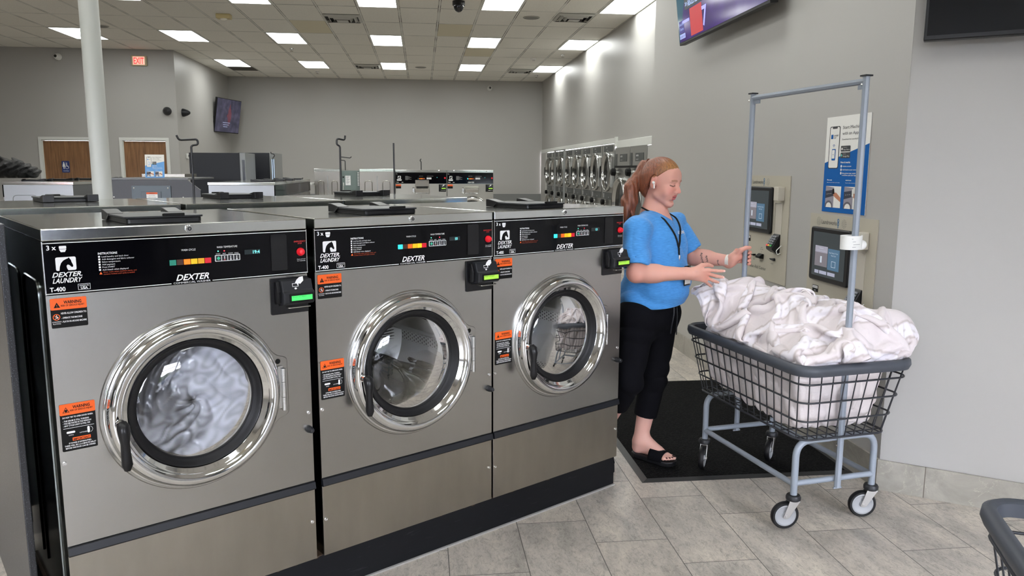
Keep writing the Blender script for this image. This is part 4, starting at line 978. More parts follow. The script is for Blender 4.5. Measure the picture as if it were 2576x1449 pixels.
# ------------------------------------------------------------------ far island with two large washers facing us
GL = 'large washers of the far island'
def big_washer(label, loc, W, disp_open, H=1.515):
    root = thing('large_washer', label, 'washing machine', loc, 0, GL); hw = W/2
    b = MB(); b.box((-hw+0.002, 0.006, 0.0), (hw-0.002, 0.95, H-0.04), steel_side); P(root, 'cabinet', b, smooth=0)
    b = MB(); b.box((-hw, -0.001, 0.14), (hw, 0.006, H-0.235), mat('far_front_steel', (0.40, 0.385, 0.34, 1), 0.3, 1.0)); P(root, 'front_panel', b, smooth=0)
    b = MB(); b.box((-hw, -0.004, H-0.04), (hw, 0.95, H), steel_top)
    P(root, 'lid', b, smooth=0, bevel=0.003)
    for x in (-0.3*W/0.85, 0.3*W/0.85):
        b = MB(); b.lathe([(0.014, -0.005), (0.010, -0.012), (0.0001, -0.013)], chrome, 12, 'y', (x, 0, H-0.012)); P(root, 'key_lock', b)
    b = MB(); b.box((-hw+0.003, -0.006, H-0.228), (hw-0.003, 0.006, H-0.045), black_gloss); cp = P(root, 'control_panel', b, smooth=0)
    k_ = W/WW; z0 = H-0.228-ZP0*1.25; b = MB(); y = -0.0075; zz = lambda z: (z-ZP0)*1.25+H-0.228
    b.text('3 x', -0.372*k_, zz(1.30), 0.02, white_ink, y=y); b.flat(rrect(-0.345*k_, zz(1.238), -0.300*k_, zz(1.277), 0.004, 3), y, white_ink)
    b.box((-0.36*k_, y, zz(1.212)), (-0.29*k_, y+0.0003, zz(1.232)), white_ink); b.text('T-750', -0.372*k_, zz(1.186), 0.018, white_ink, y=y, bold=0.03); b.text('USA', -0.29*k_, zz(1.186), 0.016, white_ink, y=y, bold=0.03)
    for i in range(7): b.box((-0.235*k_, y, zz(1.272-i*0.008)), (-0.235*k_+0.045+0.03*((i*7) % 3), y+0.0003, zz(1.272-i*0.008)+0.003), dim_ink)
    b.text('WASH CYCLE', 0, zz(1.272), 0.011, dim_ink, y=y, center=True); b.text('WASH TEMPERATURE', 0.135*k_, zz(1.272), 0.011, dim_ink, y=y, center=True)
    if disp_open == 0: b.text('DEXTER', 0.01, zz(1.183), 0.030, white_ink, y=-0.0082, bold=0.03, shear=0.35, center=True, width=0.11)
    P(cp, 'printed_legend', b, smooth=0)
    b = MB(); b.flat(horse(-0.3225*k_, zz(1.258), 0.04), -0.0079, black_gloss); P(cp, 'horse_logo', b, smooth=0)
    for k, c in enumerate((cyan if not disp_open else srgb(20, 60, 60), srgb(220, 110, 30), srgb(230, 140, 40), srgb(200, 90, 30), srgb(120, 60, 30))):
        b = MB(); x = -0.055+k*0.026; b.box((x, -0.0085, zz(1.234)), (x+0.019, -0.007, zz(1.248)), emis('far_lamp_%d_%d' % (k, disp_open), c, 0.35)); P(cp, 'cycle_lamp', b, smooth=0)
    for k in range(4):
        b = MB(); x = 0.085*k_+k*0.021; b.box((x, -0.0085, zz(1.232)), (x+0.017, -0.007, zz(1.256)), white_ink); P(cp, 'temperature_key', b, smooth=0)
    b = MB(); b.lathe([(0.016, -0.006), (0.012, -0.02), (0.0001, -0.021)], red_pl, 16, 'y', (0.358*k_, 0, zz(1.25))); P(cp, 'stop_button', b)
    b = MB(); b.text('19', 0.235*k_, zz(1.252), 0.016, emis('digit_cyan', (0.12, 0.62, 0.62, 1), 0.8), y=-0.008); P(cp, 'display', b, smooth=0)
    # detergent dispenser
    zc = H-0.335; x0, x1 = -0.10, 0.135
    b = MB(); b.prism([(0.0, zc-0.075), (-0.055, zc-0.07), (-0.10, zc-0.045), (-0.11, zc+0.02), (0.0, zc+0.055)], x0, x1, steel_top if 0 else steel, 'x'); dd = P(root, 'dispenser', b, smooth=0, bevel=0.004)
    b = MB(); b.prism([(-0.103, zc+0.0235), (-0.003, zc+0.0555), (-0.001, zc+0.053), (-0.10, zc+0.021)] , x0+0.02, x1-0.02, label_blk, 'x') if disp_open else b.prism([(-0.108, zc+0.021), (-0.001, zc+0.0575), (-0.001, zc+0.061), (-0.110, zc+0.026)], x0-0.003, x1+0.003, steel_top, 'x'); P(dd, 'dispenser_mouth' if disp_open else 'dispenser_lid', b, smooth=0)
    if disp_open:
        b = MB(); b.prism([(-0.012, zc+0.06), (-0.006, zc+0.058), (-0.016, zc+0.165), (-0.022, zc+0.165)], x0, x1, steel, 'x'); P(dd, 'dispenser_lid', b, smooth=0, bevel=0.002)
    b = MB(); b.prism([(0, zc-0.07), (-0.03, zc-0.045), (-0.03, zc+0.02), (0, zc+0.045)], x0-0.05, x0-0.012, chrome_soft, 'x'); P(root, 'hopper_cover', b, smooth=0, bevel=0.004)
    card_reader(root, hw-0.135, hw-0.008, H-0.37, H-0.245, lcd_y, msg=False)
    b = MB(); b.box((-hw+0.005, -0.0035, H-0.275), (-hw+0.095, -0.0012, H-0.245), orange); b.box((-hw+0.005, -0.003, H-0.315), (-hw+0.095, -0.0012, H-0.275), label_blk); b.text('WARNING', -hw+0.055, H-0.268, 0.014, label_blk, y=-0.004, center=True); P(root, 'warning_label', b, smooth=0)
    z = H-0.775; b = MB(); ring_profile(b, [(0.335, -0.001), (0.332, -0.014), (0.325, -0.02), (0.312, -0.045), (0.295, -0.052), (0.27, -0.035), (0.25, -0.02), (0.25, -0.006)], chrome, (0.02, 0, z), 48); d = P(root, 'door', b, smooth=60)
    b = MB(); b.lathe([(0.25, -0.018), (0.22, -0.006), (0.0001, -0.03)], glass, 32, 'y', (0.02, 0, z)); P(d, 'door_glass', b, smooth=60)
    return root
big_washer('left one of two large washers facing us on the far island, dispenser open', (-0.005, 13.5, 0), 0.875, 1)
big_washer('right one of two large washers facing us on the far island, dispenser shut', (0.845, 13.5, 0), 0.80, 0)
def side_washer(label, x0, x1, y=13.42, H=1.53, arches=2):
    root = thing('large_washer', label, 'washing machine', ((x0+x1)/2, y, 0), 0, GL); hw = (x1-x0)/2
    b = MB(); b.box((-hw, 0, 0), (hw, 1.4, H-0.045), steel_brown); P(root, 'cabinet', b, smooth=0)
    b = MB(); b.box((-hw-0.001, -0.006, H-0.045), (hw+0.001, 1.41, H), steel_top); P(root, 'lid', b, smooth=0, bevel=0.003)
    for k in range(2):
        cx_ = -hw*0.5+hw*k*1.02; w2_ = hw*0.21
        b = MB(); b.tube(fillet([(cx_-w2_, -0.001, 0.3), (cx_-w2_, -0.001, H-0.20), (cx_+w2_, -0.001, H-0.20), (cx_+w2_, -0.001, 0.3)], 0.05, 6), 0.006, steel_brown, 6); P(root, 'side_pressing', b)
    b = MB(); b.box((-0.003, -0.002, 0.1), (0.003, 0.0, H-0.12), steel_far); P(root, 'seam', b, smooth=0)
side_washer('brownish steel washer side at the left end of the far island', -1.79, -1.353)
side_washer('brownish steel washer side between the breaker panel and the far front washers', -1.04, -0.452)
t = thing('breaker_panel', 'grey-green electrical breaker panel with paper notice between steel washer sides', 'electrical panel', (-1.20, 13.47, 0))
bp = mat('breaker_grey_green', srgb(108, 122, 118), 0.4)
b = MB(); b.box((-0.150, 0, 0.0), (0.157, 0.3, 1.50), bp); P(t, 'enclosure', b, smooth=0, bevel=0.003)
b = MB(); b.box((-0.145, -0.012, 1.17), (0.11, -0.0005, 1.475), bp); P(t, 'door', b, smooth=0, bevel=0.003)
b = MB(); b.box((-0.08, -0.0145, 1.255), (0.005, -0.0125, 1.415), white_ink)
for k in range(9): b.box((-0.068, -0.015, 1.40-k*0.015), (-0.008-0.012*(k % 3), -0.0146, 1.404-k*0.015), poster_ink)
P(t, 'paper_notice', b, smooth=0)
b = MB(); b.lathe([(0.014, -0.0125), (0.0001, -0.014)], label_blk, 14, 'y', (-0.115, 0, 1.39)); P(t, 'knockout', b, smooth=0)
b = MB(); b.box((-0.119, -0.03, 1.25), (-0.106, -0.012, 1.30), white_pl); b.cyl((-0.115, -0.02, 1.26), (-0.125, -0.02, 1.09), 0.005, white_pl, 8); P(t, 'handle', b, smooth=0)
for k in range(9):
    b = MB(); b.box((0.122, -0.018, 1.457-k*0.026), (0.150, -0.001, 1.472-k*0.026), white_pl); P(t, 'breaker_switch', b, smooth=0)

# black box machines beyond the middle island
dk = mat('vending_side', srgb(34, 36, 44), 0.5); al = mat('vending_frame', srgb(140, 142, 142), 0.35, 0.3)
def vending(label, x0, x1, y0, y1, H, glow):
    t = thing('vending_machine', label, 'vending machine', ((x0+x1)/2, y0, 0), 0, 'vending machines')
    w_ = x1-x0
    b = MB(); b.box((-w_/2, 0, 0.03), (w_/2-0.10, y1-y0, H), dk); P(t, 'cabinet', b, smooth=0, bevel=0.004)
    b = MB(); b.box((w_/2-0.10, -0.004, 0.03), (w_/2, y1-y0+0.004, H), al); P(t, 'door_frame', b, smooth=0, bevel=0.004)
    b = MB(); b.box((w_/2-0.06, -0.006, 0.12), (w_/2-0.015, -0.0045, H-0.12), glow); P(t, 'door_edge_panel', b, smooth=0)
vending('large dark vending machine behind the middle island, nearer of the two', -4.05, -3.09, 14.3, 15.1, 1.80, mat('vending_dark_glass', (0.02, 0.022, 0.03, 1), 0.2))
vending('second vending machine with a pale lit edge right of the larger one', -3.50, -2.82, 15.6, 16.4, 1.83, emis('vending_glow', srgb(170, 190, 215), 0.55))

# garment hook rods
rodm = mat('black_rod', (0.012, 0.012, 0.014, 1), 0.35)
def rod(name, label, pts, r, grp='black hook rods'):
    b = MB(); b.tube(fillet(pts, 0.016, 5), r, rodm, 10); tag(b.build(name, smooth=60), label, 'hook rod', grp); return b
rod('garment_rod', 'black hook-topped rod in front of the speckled board, left of the vending machines', [(-1.331, 4.769, 0.0), (-1.335, 4.769, 1.655), (-1.300, 4.79, 1.660), (-1.303, 4.79, 1.692), (-1.392, 4.735, 1.684), (-1.402, 4.728, 1.712)], 0.0062)
rod('garment_rod', 'tall black hook-topped rod in front of the breaker panel', [(-0.541, 5.287, 0.0), (-0.533, 5.292, 1.672), (-0.553, 5.28, 1.682), (-0.551, 5.282, 1.722), (-0.503, 5.312, 1.712), (-0.500, 5.315, 1.742)], 0.0062)
rod('garment_rod', 'straight black rod left of the two large far washers', [(-0.186, 5.52, 0.0), (-0.188, 5.519, 1.2), (-0.189, 5.518, 1.703)], 0.0058)
rod('garment_rod', 'thin short hook rod standing beside the vending machines', [(-1.83, 9.99, 1.36), (-1.832, 10.0, 1.66), (-1.812, 10.02, 1.68), (-1.815, 10.0, 1.705), (-1.85, 10.0, 1.71), (-1.852, 10.0, 1.73)], 0.006)
rod('garment_rod', 'thin hook rod just right of the tall one, over the breaker panel', [(-1.31, 13.8, 1.505), (-1.31, 13.8, 1.67), (-1.40, 13.8, 1.68), (-1.40, 13.8, 1.735), (-1.22, 13.8, 1.715), (-1.20, 13.8, 1.74)], 0.008)
rod('garment_rod', 'tiny hook rod above the left large far washer', [(0.0, 13.9, 1.516), (0.0, 13.9, 1.66), (-0.02, 13.9, 1.68), (0.0, 13.9, 1.71)], 0.009)

# white folding table with detergent bottle
t = thing('folding_table', 'white topped folding table between the middle island and the far island', 'table', (-2.16, 13.45, 0))
b = MB(); b.box((-0.36, -0.3, 1.262), (0.36, 0.3, 1.292), white_paint); P(t, 'table_top', b, smooth=0, bevel=0.003)
for x in (-0.30, 0.20, 0.285):
    b = MB(); b.box((x-0.012, -0.28, 0), (x+0.012, -0.25, 1.2615), black_pl); P(t, 'leg', b, smooth=0)
b = MB(); b.box((-0.34, -0.24, 1.03), (0.34, 0.28, 1.06), mat('shelf_grey', srgb(150, 152, 150), 0.5)); P(t, 'lower_shelf', b, smooth=0)
t = thing('detergent_bottle', 'white and teal plastic bottle standing on the folding table lower shelf', 'bottle', (-2.31, 13.05, 1.061))
b = MB(); b.lathe([(0.0001, 0), (0.035, 0), (0.038, 0.01), (0.038, 0.055), (0.035, 0.06)], mat('teal_plastic', srgb(30, 90, 105), 0.4), 18, 'z'); P(t, 'bottle_body', b)
b = MB(); b.lathe([(0.035, 0.0605), (0.036, 0.08), (0.028, 0.13), (0.016, 0.155), (0.0001, 0.156)], white_pl, 18, 'z'); P(t, 'bottle_neck', b)
# chair beside the far island
b = MB(); b.prism(rrect(-0.07, -0.05, 0.10, 0.14, 0.05), 0, 0.03, black_pl2); tag(b.build('stool_back', smooth=0, bevel=0.008, loc=(1.42, 13.75, 0.82)), 'dark rounded chair back just right of the far island', 'chair')
bpy.data.objects['stool_back'].name = 'chair'
b = MB(); b.box((-0.18, 0.0, 0.42), (0.18, 0.4, 0.46), black_pl2)
for x in (-0.16, 0.16):
    for y_ in (0.02, 0.38): b.cyl((x, y_, 0), (x, y_, 0.42), 0.012, black_pl2, 8)
b.cyl((0.0, 0.03, 0.46), (0.0, 0.02, 0.82), 0.012, black_pl2, 8)
b.T = Matrix.Identity(4); o = b.build('seat_frame', smooth=0, loc=(0.02, 0, -0.82)); o.parent = bpy.data.objects['chair']

# ------------------------------------------------------------------ dryer bank on the right wall
dry_face = mat('dryer_steel', (0.50, 0.50, 0.48, 1), 0.30, 1.0, bump=0.03, bscale=30)
dry_dark = mat('dryer_label_dark', srgb(66, 68, 68), 0.4)
def stack_dryer(label, y, W=0.90, H=1.975):
    root = thing('stack_dryer', label, 'dryer', (XR-0.03, y, 0), -PI/2, 'stacked dryers along the right wall'); hw = W/2
    b = MB(); b.box((-hw+0.004, 0.0, 0.0), (hw-0.004, 0.95, H), dry_face); P(root, 'cabinet', b, smooth=0)
    b = MB(); b.box((hw-0.003, -0.004, 0.0), (hw+0.003, 0.0, H), chrome_soft); P(root, 'edge_trim', b, smooth=0)
    b = MB(); b.box((-0.34, -0.005, H-0.125), (0.30, -0.001, H-0.022), dry_dark); b.text('DEXTER', -0.18, H-0.062, 0.03, white_ink, y=-0.006, bold=0.02); b.text('EXPRESS DRY', -0.12, H-0.108, 0.020, white_ink, y=-0.006); P(root, 'header_label', b, smooth=0)
    for (zc, r) in ((1.492, 0.345), (0.56, 0.345)):
        b = MB(); ring_profile(b, [(r, -0.001), (r+0.004, -0.045), (r-0.008, -0.058), (r-0.025, -0.062), (r-0.036, -0.052), (r-0.042, -0.03), (r-0.055, -0.01)], ring_steel, (0, 0, zc), 56); d = P(root, 'door', b, smooth=60)
        b = MB(); b.lathe([(r-0.055, -0.012), (0.20, -0.006), (0.0001, -0.012)], glass, 36, 'y', (0, 0, zc)); P(d, 'door_glass', b, smooth=60)
        b = MB(); b.prism([(r-0.03, zc-0.25), (r+0.055, zc-0.27), (r+0.055, zc+0.27), (r-0.03, zc+0.25)], -0.05, -0.001, dry_face); P(d, 'hinge_plate', b, smooth=0, bevel=0.004)
        b = MB(); b.prism([(-r-0.03, zc-0.08), (-r+0.01, zc-0.11), (-r+0.01, zc+0.11), (-r-0.03, zc+0.08)], -0.075, -0.03, label_blk); P(d, 'door_pull', b, smooth=0, bevel=0.006)
    b = MB(); b.box((-0.36, -0.006, 1.01), (0.40, -0.001, 1.13), dry_dark); b.box((-0.30, -0.008, 1.03), (-0.25, -0.006, 1.11), dim_ink); b.lathe([(0.012, -0.008), (0.0001, -0.009)], white_ink, 10, 'y', (0.1, 0, 1.045)); P(root, 'control_panel', b, smooth=0)
    b = MB(); b.lathe([(0.02, -0.001), (0.022, -0.02)], chrome_soft, 12, 'y', (-0.17, 0, 0.955)); b.lathe([(0.04, -0.02), (0.052, -0.03), (0.05, -0.075), (0.035, -0.085), (0.0001, -0.086)], label_blk, 10, 'y', (-0.17, 0, 0.955)); P(root, 'star_knob', b, smooth=0)
    return root
sd = None
for k in range(8):
    y = 20.12-0.922*k
    nm = ['nearest', 'second', 'third', 'fourth', 'fifth', 'sixth', 'seventh', 'farthest'][7-k]
    lab = 'tall stacked dryer with two round doors on the right wall, %s one of eight' % nm
    if sd is None: sd = stack_dryer(lab, y)
    else: dup(sd, (XR-0.03, y, 0), label=lab)
# partition posts that stand out in front of the bank
b = MB()
for y in (18.46, 17.23): b.box((XR-0.19, y-0.02, 0), (XR-0.15, y+0.02, 1.99), mat('post_grey', srgb(150, 152, 150), 0.4, 0.3))
b.box((XR-0.19, 17.23, 1.965), (XR-0.15, 18.46, 1.99), MATS['post_grey'])
tag(b.build('door_frame_post', smooth=0), 'thin grey metal frame standing in front of the farther dryers', 'frame')
def big_dryer(label, y, W=0.95, H=1.90):
    root = thing('large_dryer', label, 'dryer', (XR-0.03, y, 0), -PI/2, 'large dryers at the near end of the bank'); hw = W/2
    b = MB(); b.box((-hw+0.004, 0.0, 0.0), (hw-0.004, 0.95, H), dry_face); P(root, 'cabinet', b, smooth=0)
    b = MB(); b.box((hw-0.003, -0.004, 0.0), (hw+0.003, 0.0, H), chrome_soft); P(root, 'edge_trim', b, smooth=0)
    b = MB(); b.box((-hw, -0.012, 1.565), (hw, -0.001, 1.60), label_blk); P(root, 'trim_strip', b, smooth=0)
    b = MB(); b.box((-0.15, -0.005, 1.665), (0.30, -0.001, 1.79), dry_dark); b.text('DEXTER', -0.10, 1.74, 0.035, white_ink, y=-0.006, bold=0.02); b.text('HEAVY DUTY', -0.10, 1.685, 0.022, white_ink, y=-0.006); P(root, 'header_label', b, smooth=0)
    b = MB(); b.box((-0.44, -0.005, 1.60), (-0.34, -0.001, 1.80), dry_dark); P(root, 'coin_slot_plate', b, smooth=0)
    for zc, r in ((0.98, 0.43),):
        b = MB(); ring_profile(b, [(r, -0.001), (r+0.004, -0.055), (r-0.01, -0.07), (r-0.03, -0.075), (r-0.045, -0.06), (r-0.055, -0.03), (r-0.07, -0.01)], ring_steel, (0.0, 0, zc), 56); d = P(root, 'door', b, smooth=60)
        b = MB(); b.lathe([(r-0.07, -0.012), (0.20, -0.006), (0.0001, -0.012)], glass, 36, 'y', (0, 0, zc)); P(d, 'door_glass', b, smooth=60)
        b = MB(); b.prism([(r-0.03, zc-0.32), (r+0.05, zc-0.34), (r+0.05, zc+0.34), (r-0.03, zc+0.32)], -0.06, -0.001, dry_face); P(d, 'hinge_plate', b, smooth=0, bevel=0.004)
    b = MB(); b.lathe([(0.025, -0.001), (0.025, -0.03)], chrome_soft, 12, 'y', (-0.32, 0, 1.495)); b.lathe([(0.05, -0.03), (0.068, -0.04), (0.062, -0.10), (0.045, -0.11), (0.0001, -0.112)], label_blk, 10, 'y', (-0.32, 0, 1.495)); P(root, 'star_knob', b, smooth=0)
    return root
bd = big_dryer('large dryer left of the woman, black knob above its round door', 12.70)
dup(bd, (XR-0.03, 11.74, 0), label='large dryer partly hidden behind the woman\'s hair')
b = MB(); b.box((XR-0.03, 7.3, 0), (XR+0.0, 11.25, 1.89), wall_m); struct(b.build('wall_infill', smooth=0))
# televisions
# ================================================================== televisions
def tv(name, label, loc, rz, w_, h_, screen_fn, tilt=0.0, roll=0.0, bd=0.054):
    t = thing(name, label, 'television', loc, rz, None); t.rotation_euler = (tilt, roll, rz)
    b = MB(); b.box((-w_/2, -0.02, 0), (w_/2, 0.03, h_), black_pl); P(t, 'housing', b, smooth=0, bevel=0.004)
    b = MB(); b.box((-w_/2+0.012, -0.0215, 0.02), (w_/2-0.012, -0.0203, h_-0.012), mat('screen_off', (0.012, 0.013, 0.016, 1), 0.06)); sc = P(t, 'screen', b, smooth=0)
    screen_fn(sc, w_, h_)
    b = MB(); b.box((-0.12, 0.031, h_*0.35), (0.12, 0.031+bd, h_*0.62), black_pl); P(t, 'wall_bracket', b, smooth=0)
    return t
def sc_news(sc, w_, h_):
    L, B = -w_/2+0.012, 0.02; y = -0.0218
    n = NT('news_picture'); vec, X, Y, Z = n.xyz()
    c = n.ramp(n.noise(vec, 2.2, 3), (0.35, srgb(50, 28, 92)), (0.5, srgb(74, 44, 128)), (0.62, srgb(96, 84, 140)))
    c = n.mix(n.m('LESS_THAN', n.m('ADD', X, n.m('MULTIPLY', Z, -0.55)), L+0.0), c, srgb(30, 92, 112))
    n.put(n.p.inputs['Emission Color'], c); n.p.inputs['Emission Strength'].default_value = 0.45; n.p.inputs['Base Color'].default_value = (0.01, 0.01, 0.01, 1); n.p.inputs['Roughness'].default_value = 0.1
    b = MB(); b.box((L, y, B), (w_/2-0.012, y+0.0004, h_-0.02), n.M); P(sc, 'picture', b, smooth=0)
    cap = emis('caption_black', (0.004, 0.008, 0.012, 1), 1.0); inkc = emis('caption_text', srgb(150, 170, 215), 0.55)
    b = MB(); y -= 0.0006
    for k, s_ in enumerate(('>> ABSOLUTELY. SO OUR FIELDS IN', 'MIGHT NOT HAVE THE CROPS', 'DO SOMETHING, WE')):
        z = B+0.235+0.085*k; wd_ = (0.62, 0.52, 0.36)[k]
        b.box((L+0.17, y, z-0.018), (L+0.19+wd_, y+0.0004, z+0.066), cap); b.text(s_, L+0.185, z, 0.062, inkc, y=y-0.0004, bold=0.02, width=wd_-0.01)
    P(sc, 'caption', b, smooth=0)
    b = MB(); b.box((L+0.27, y, B+0.012), (L+0.52, y+0.0004, B+0.21), emis('news_red', srgb(150, 22, 30), 0.6)); b.text('7', L+0.52, B+0.045, 0.19, emis('news_lilac', srgb(130, 130, 225), 0.8), y=y-0.0004, bold=0.02)
    b.box((L+0.10, y, B+0.13), (L+0.25, y+0.0004, B+0.150), MATS['news_lilac']); P(sc, 'channel_logo', b, smooth=0)
    b = MB(); b.box((L+0.02, y, B+0.065), (L+0.13, y+0.0004, B+0.155), emis('news_navy', srgb(44, 38, 110), 0.5)); b.text('Good Day', L+0.025, B+0.122, 0.030, inkc, y=y-0.0004, width=0.1); b.text('Detroit', L+0.04, B+0.085, 0.030, inkc, y=y-0.0004, width=0.075)
    b.box((L+0.02, y, B+0.022), (L+0.145, y+0.0004, B+0.058), emis('news_strip', srgb(140, 150, 200), 0.5)); b.text('9:20 AM  74°', L+0.027, B+0.029, 0.024, emis('news_navy', (0, 0, 0, 1), 1), y=y-0.0006, width=0.108); P(sc, 'clock_strip', b, smooth=0)
tv('television', 'wall television at the top showing a purple newscast with captions', (XK-0.11, 5.33, 2.50), -PI/2, 1.62, 0.95, sc_news, tilt=math.radians(7))
def sc_off(sc, w_, h_): pass
aD = math.atan2(DW.y, DW.x)
pt = PC+DW*0.655; nD = Vector((DW.y, -DW.x, 0))
tv('television', 'switched off television reflecting the windows at the top right corner', (pt.x+nD.x*0.10, pt.y+nD.y*0.10, 2.075), aD, 1.22, 0.70, sc_off, bd=0.05)
def sc_far(sc, w_, h_):
    n = NT('far_screen'); vec, X, Y, Z = n.xyz()
    c = n.ramp(n.noise(vec, 6, 4), (0.35, srgb(40, 42, 62)), (0.5, srgb(58, 56, 78)), (0.65, srgb(78, 74, 98)))
    dd_ = n.m('ADD', n.m('MULTIPLY', n.m('ABSOLUTE', n.m('ADD', X, -0.05)), 5.0), n.m('ABSOLUTE', n.m('MULTIPLY', n.m('ADD', Z, -0.42), 2.2)))
    c = n.mix(n.m('MULTIPLY', n.m('LESS_THAN', n.m('ADD', dd_, n.m('MULTIPLY', n.noise(vec, 16, 2), 0.8)), 1.0), 0.6), c, srgb(130, 50, 54))
    n.put(n.p.inputs['Emission Color'], c); n.p.inputs['Emission Strength'].default_value = 0.38; n.p.inputs['Base Color'].default_value = (0.02, 0.02, 0.025, 1); n.p.inputs['Roughness'].default_value = 0.12
    b = MB(); b.box((-w_/2+0.015, -0.0225, 0.022), (w_/2-0.015, -0.0218, h_-0.014), n.M); P(sc, 'picture', b, smooth=0)
    b = MB()
    for k in range(3): b.box((-0.25+0.02*k, -0.0235, 0.24-k*0.05), (0.12-0.06*k, -0.0228, 0.262-k*0.05), emis('far_caption', srgb(110, 115, 140), 0.4))
    P(sc, 'caption', b, smooth=0)
tv('television', 'small tilted television on the far left side wall near the back corner', (XL+0.14, 20.55, 2.42), PI/2-math.radians(14), 1.24, 0.84, sc_far, tilt=math.radians(9))

# ================================================================== payment kiosks on the beige wall
beige = mat('kiosk_beige', srgb(176, 170, 154), 0.5, bump=0.05, bscale=300)
beige_l = mat('kiosk_light', srgb(190, 184, 170), 0.5)
def kiosk(label, y0, z1, w_=0.65, h_=0.66):
    """local x runs from the left edge (away from the camera) to the right; the face looks to -x of the room"""
    t = thing('payment_kiosk', label, 'payment kiosk', (XK, y0, z1), -PI/2, 'value add kiosks')
    yF = -0.006
    b = MB(); sx0, sx1, sz0, sz1 = 0.470, 0.565, -0.475, -0.165
    # face plate with the reader slot cut out
    for (a, c) in (((0, -h_), (sx0, 0)), ((sx1, -h_), (w_, 0)), ((sx0, sz1), (sx1, 0)), ((sx0, -h_), (sx1, sz0))): b.box((a[0], yF, a[1]), (c[0], -0.0005, c[1]), beige)
    P(t, 'face_plate', b, smooth=0)
    b = MB()
    for (a, c) in (((sx0-0.004, sz0), (sx0, sz1)), ((sx1, sz0), (sx1+0.004, sz1)), ((sx0-0.004, sz0-0.004), (sx1+0.004, sz0)), ((sx0-0.004, sz1), (sx1+0.004, sz1+0.004))): b.box((a[0], yF-0.003, a[1]), (c[0], yF-0.0005, c[1]), beige_l)
    b.box((sx0+0.001, -0.003, sz0+0.001), (sx1-0.001, -0.0005, sz1-0.001), mat('niche_beige', srgb(188, 182, 170), 0.5)); P(t, 'reader_niche', b, smooth=0)
    b = MB(); b.box((0.53, yF-0.045, -0.150), (0.588, yF-0.0005, -0.065), beige_l); P(t, 'lock_box', b, smooth=0, bevel=0.004)
    # touch screen
    b = MB(); b.prism(rrect(0.052, -0.362, 0.447, -0.070, 0.016), yF-0.020, yF-0.0005, black_pl); s_ = P(t, 'touch_screen', b, smooth=0, bevel=0.006)
    y = yF-0.0205
    X0, X1, Z0, Z1 = 0.085, 0.415, -0.335, -0.095
    b = MB(); b.box((X0, y-0.0006, Z0), (X1, y, Z1), emis('kiosk_screen', srgb(44, 52, 56), 0.5, base=(0.01, 0.01, 0.01, 1))); P(s_, 'display', b, smooth=0)
    b = MB(); b.box((X0+0.03, y-0.0014, Z0+0.055), (X0+0.16, y-0.0008, Z0+0.13), emis('tile_grey', srgb(96, 92, 98), 0.5)); b.box((X0+0.03, y-0.0014, Z0+0.13), (X0+0.16, y-0.0008, Z0+0.165), emis('tile_pale', srgb(128, 126, 138), 0.5)); b.box((X0+0.165, y-0.0014, Z0+0.045), (X0+0.28, y-0.0008, Z0+0.158), emis('tile_blue', srgb(58, 86, 108), 0.5))
    wi = emis('screen_white', srgb(150, 158, 168), 0.6)
    b.text('Welcome!', X0+0.095, Z0+0.150, 0.010, wi, y=y-0.0018, center=True); b.text('Touch the screen to get started', X0+0.095, Z0+0.138, 0.007, wi, y=y-0.0018, center=True)
    b.text('Read Value Or Get', X0+0.222, Z0+0.134, 0.011, wi, y=y-0.0018, center=True); b.text('New Card', X0+0.222, Z0+0.120, 0.011, wi, y=y-0.0018, center=True)
    for q in ((0.205, 0.062, 0.245, 0.064), (0.205, 0.092, 0.245, 0.094), (0.205, 0.062, 0.207, 0.094), (0.243, 0.062, 0.245, 0.094)): b.box((X0+q[0], y-0.0019, Z0+q[1]), (X0+q[2], y-0.0014, Z0+q[3]), wi)
    b.box((X0+0.088, y-0.0019, Z0+0.075), (X0+0.104, y-0.0014, Z0+0.110), wi)
    for q in (0.035, 0.085, 0.17): b.box((X0+q, y-0.0016, Z0+0.014), (X0+q+(0.042 if q < 0.04 else 0.075), y-0.001, Z0+0.032), emis('tile_button', srgb(134, 136, 152), 0.5))
    P(s_, 'menu_tiles', b, smooth=0)
    # printing
    b = MB(); ki = mat('kiosk_ink', srgb(52, 56, 58), 0.5); kb = mat('kiosk_blue_ink', srgb(40, 104, 150), 0.5)
    b.text('Laundroworks', 0.125, -0.052, 0.034, ki, y=yF-0.0008, width=0.155)
    for z, r in ((-0.026, 0.010), (-0.044, 0.010)): b.lathe([(r, 0), (r*0.5, 0)], kb, 16, 'y', (0.294, yF-0.0008, z))
    b.box((0.291, yF-0.001, -0.066), (0.297, yF-0.0008, -0.054), kb)
    P(t, 'maker_logo', b, smooth=0)
    for cx_ in (0.095, 0.352):
        b = MB()
        for k in range(3):
            for a in range(4+5*k):
                q = a*2*PI/(4+5*k); b.lathe([(0.0021, 0), (0.0001, 0)], ki, 5, 'y', (cx_+(0.006+0.0075*k)*math.cos(q), yF-0.0008, -0.040+(0.006+0.0075*k)*math.sin(q)))
        P(t, 'speaker_grille', b, smooth=0)
    b = MB(); b.text('Value Add Center', 0.255, -0.600, 0.030, ki, y=yF-0.0008, center=True, width=0.26)
    P(t, 'value_add_lettering', b, smooth=0); b = MB()
    for x, s1 in ((0.31, 'DEPOSIT'), (0.20, 'CARD'), (0.47, 'RECEIPT')): b.text(s1, x, -0.548, 0.010, ki, y=yF-0.0008, center=True)
    b.text('INSERT', 0.31, -0.462, 0.009, ki, y=yF-0.0008, center=True); b.text('BILLS HERE', 0.31, -0.473, 0.009, ki, y=yF-0.0008, center=True); b.flat([(0.307, -0.484), (0.313, -0.484), (0.31, -0.494)], yF-0.0008, ki)
    P(t, 'slot_captions', b, smooth=0)
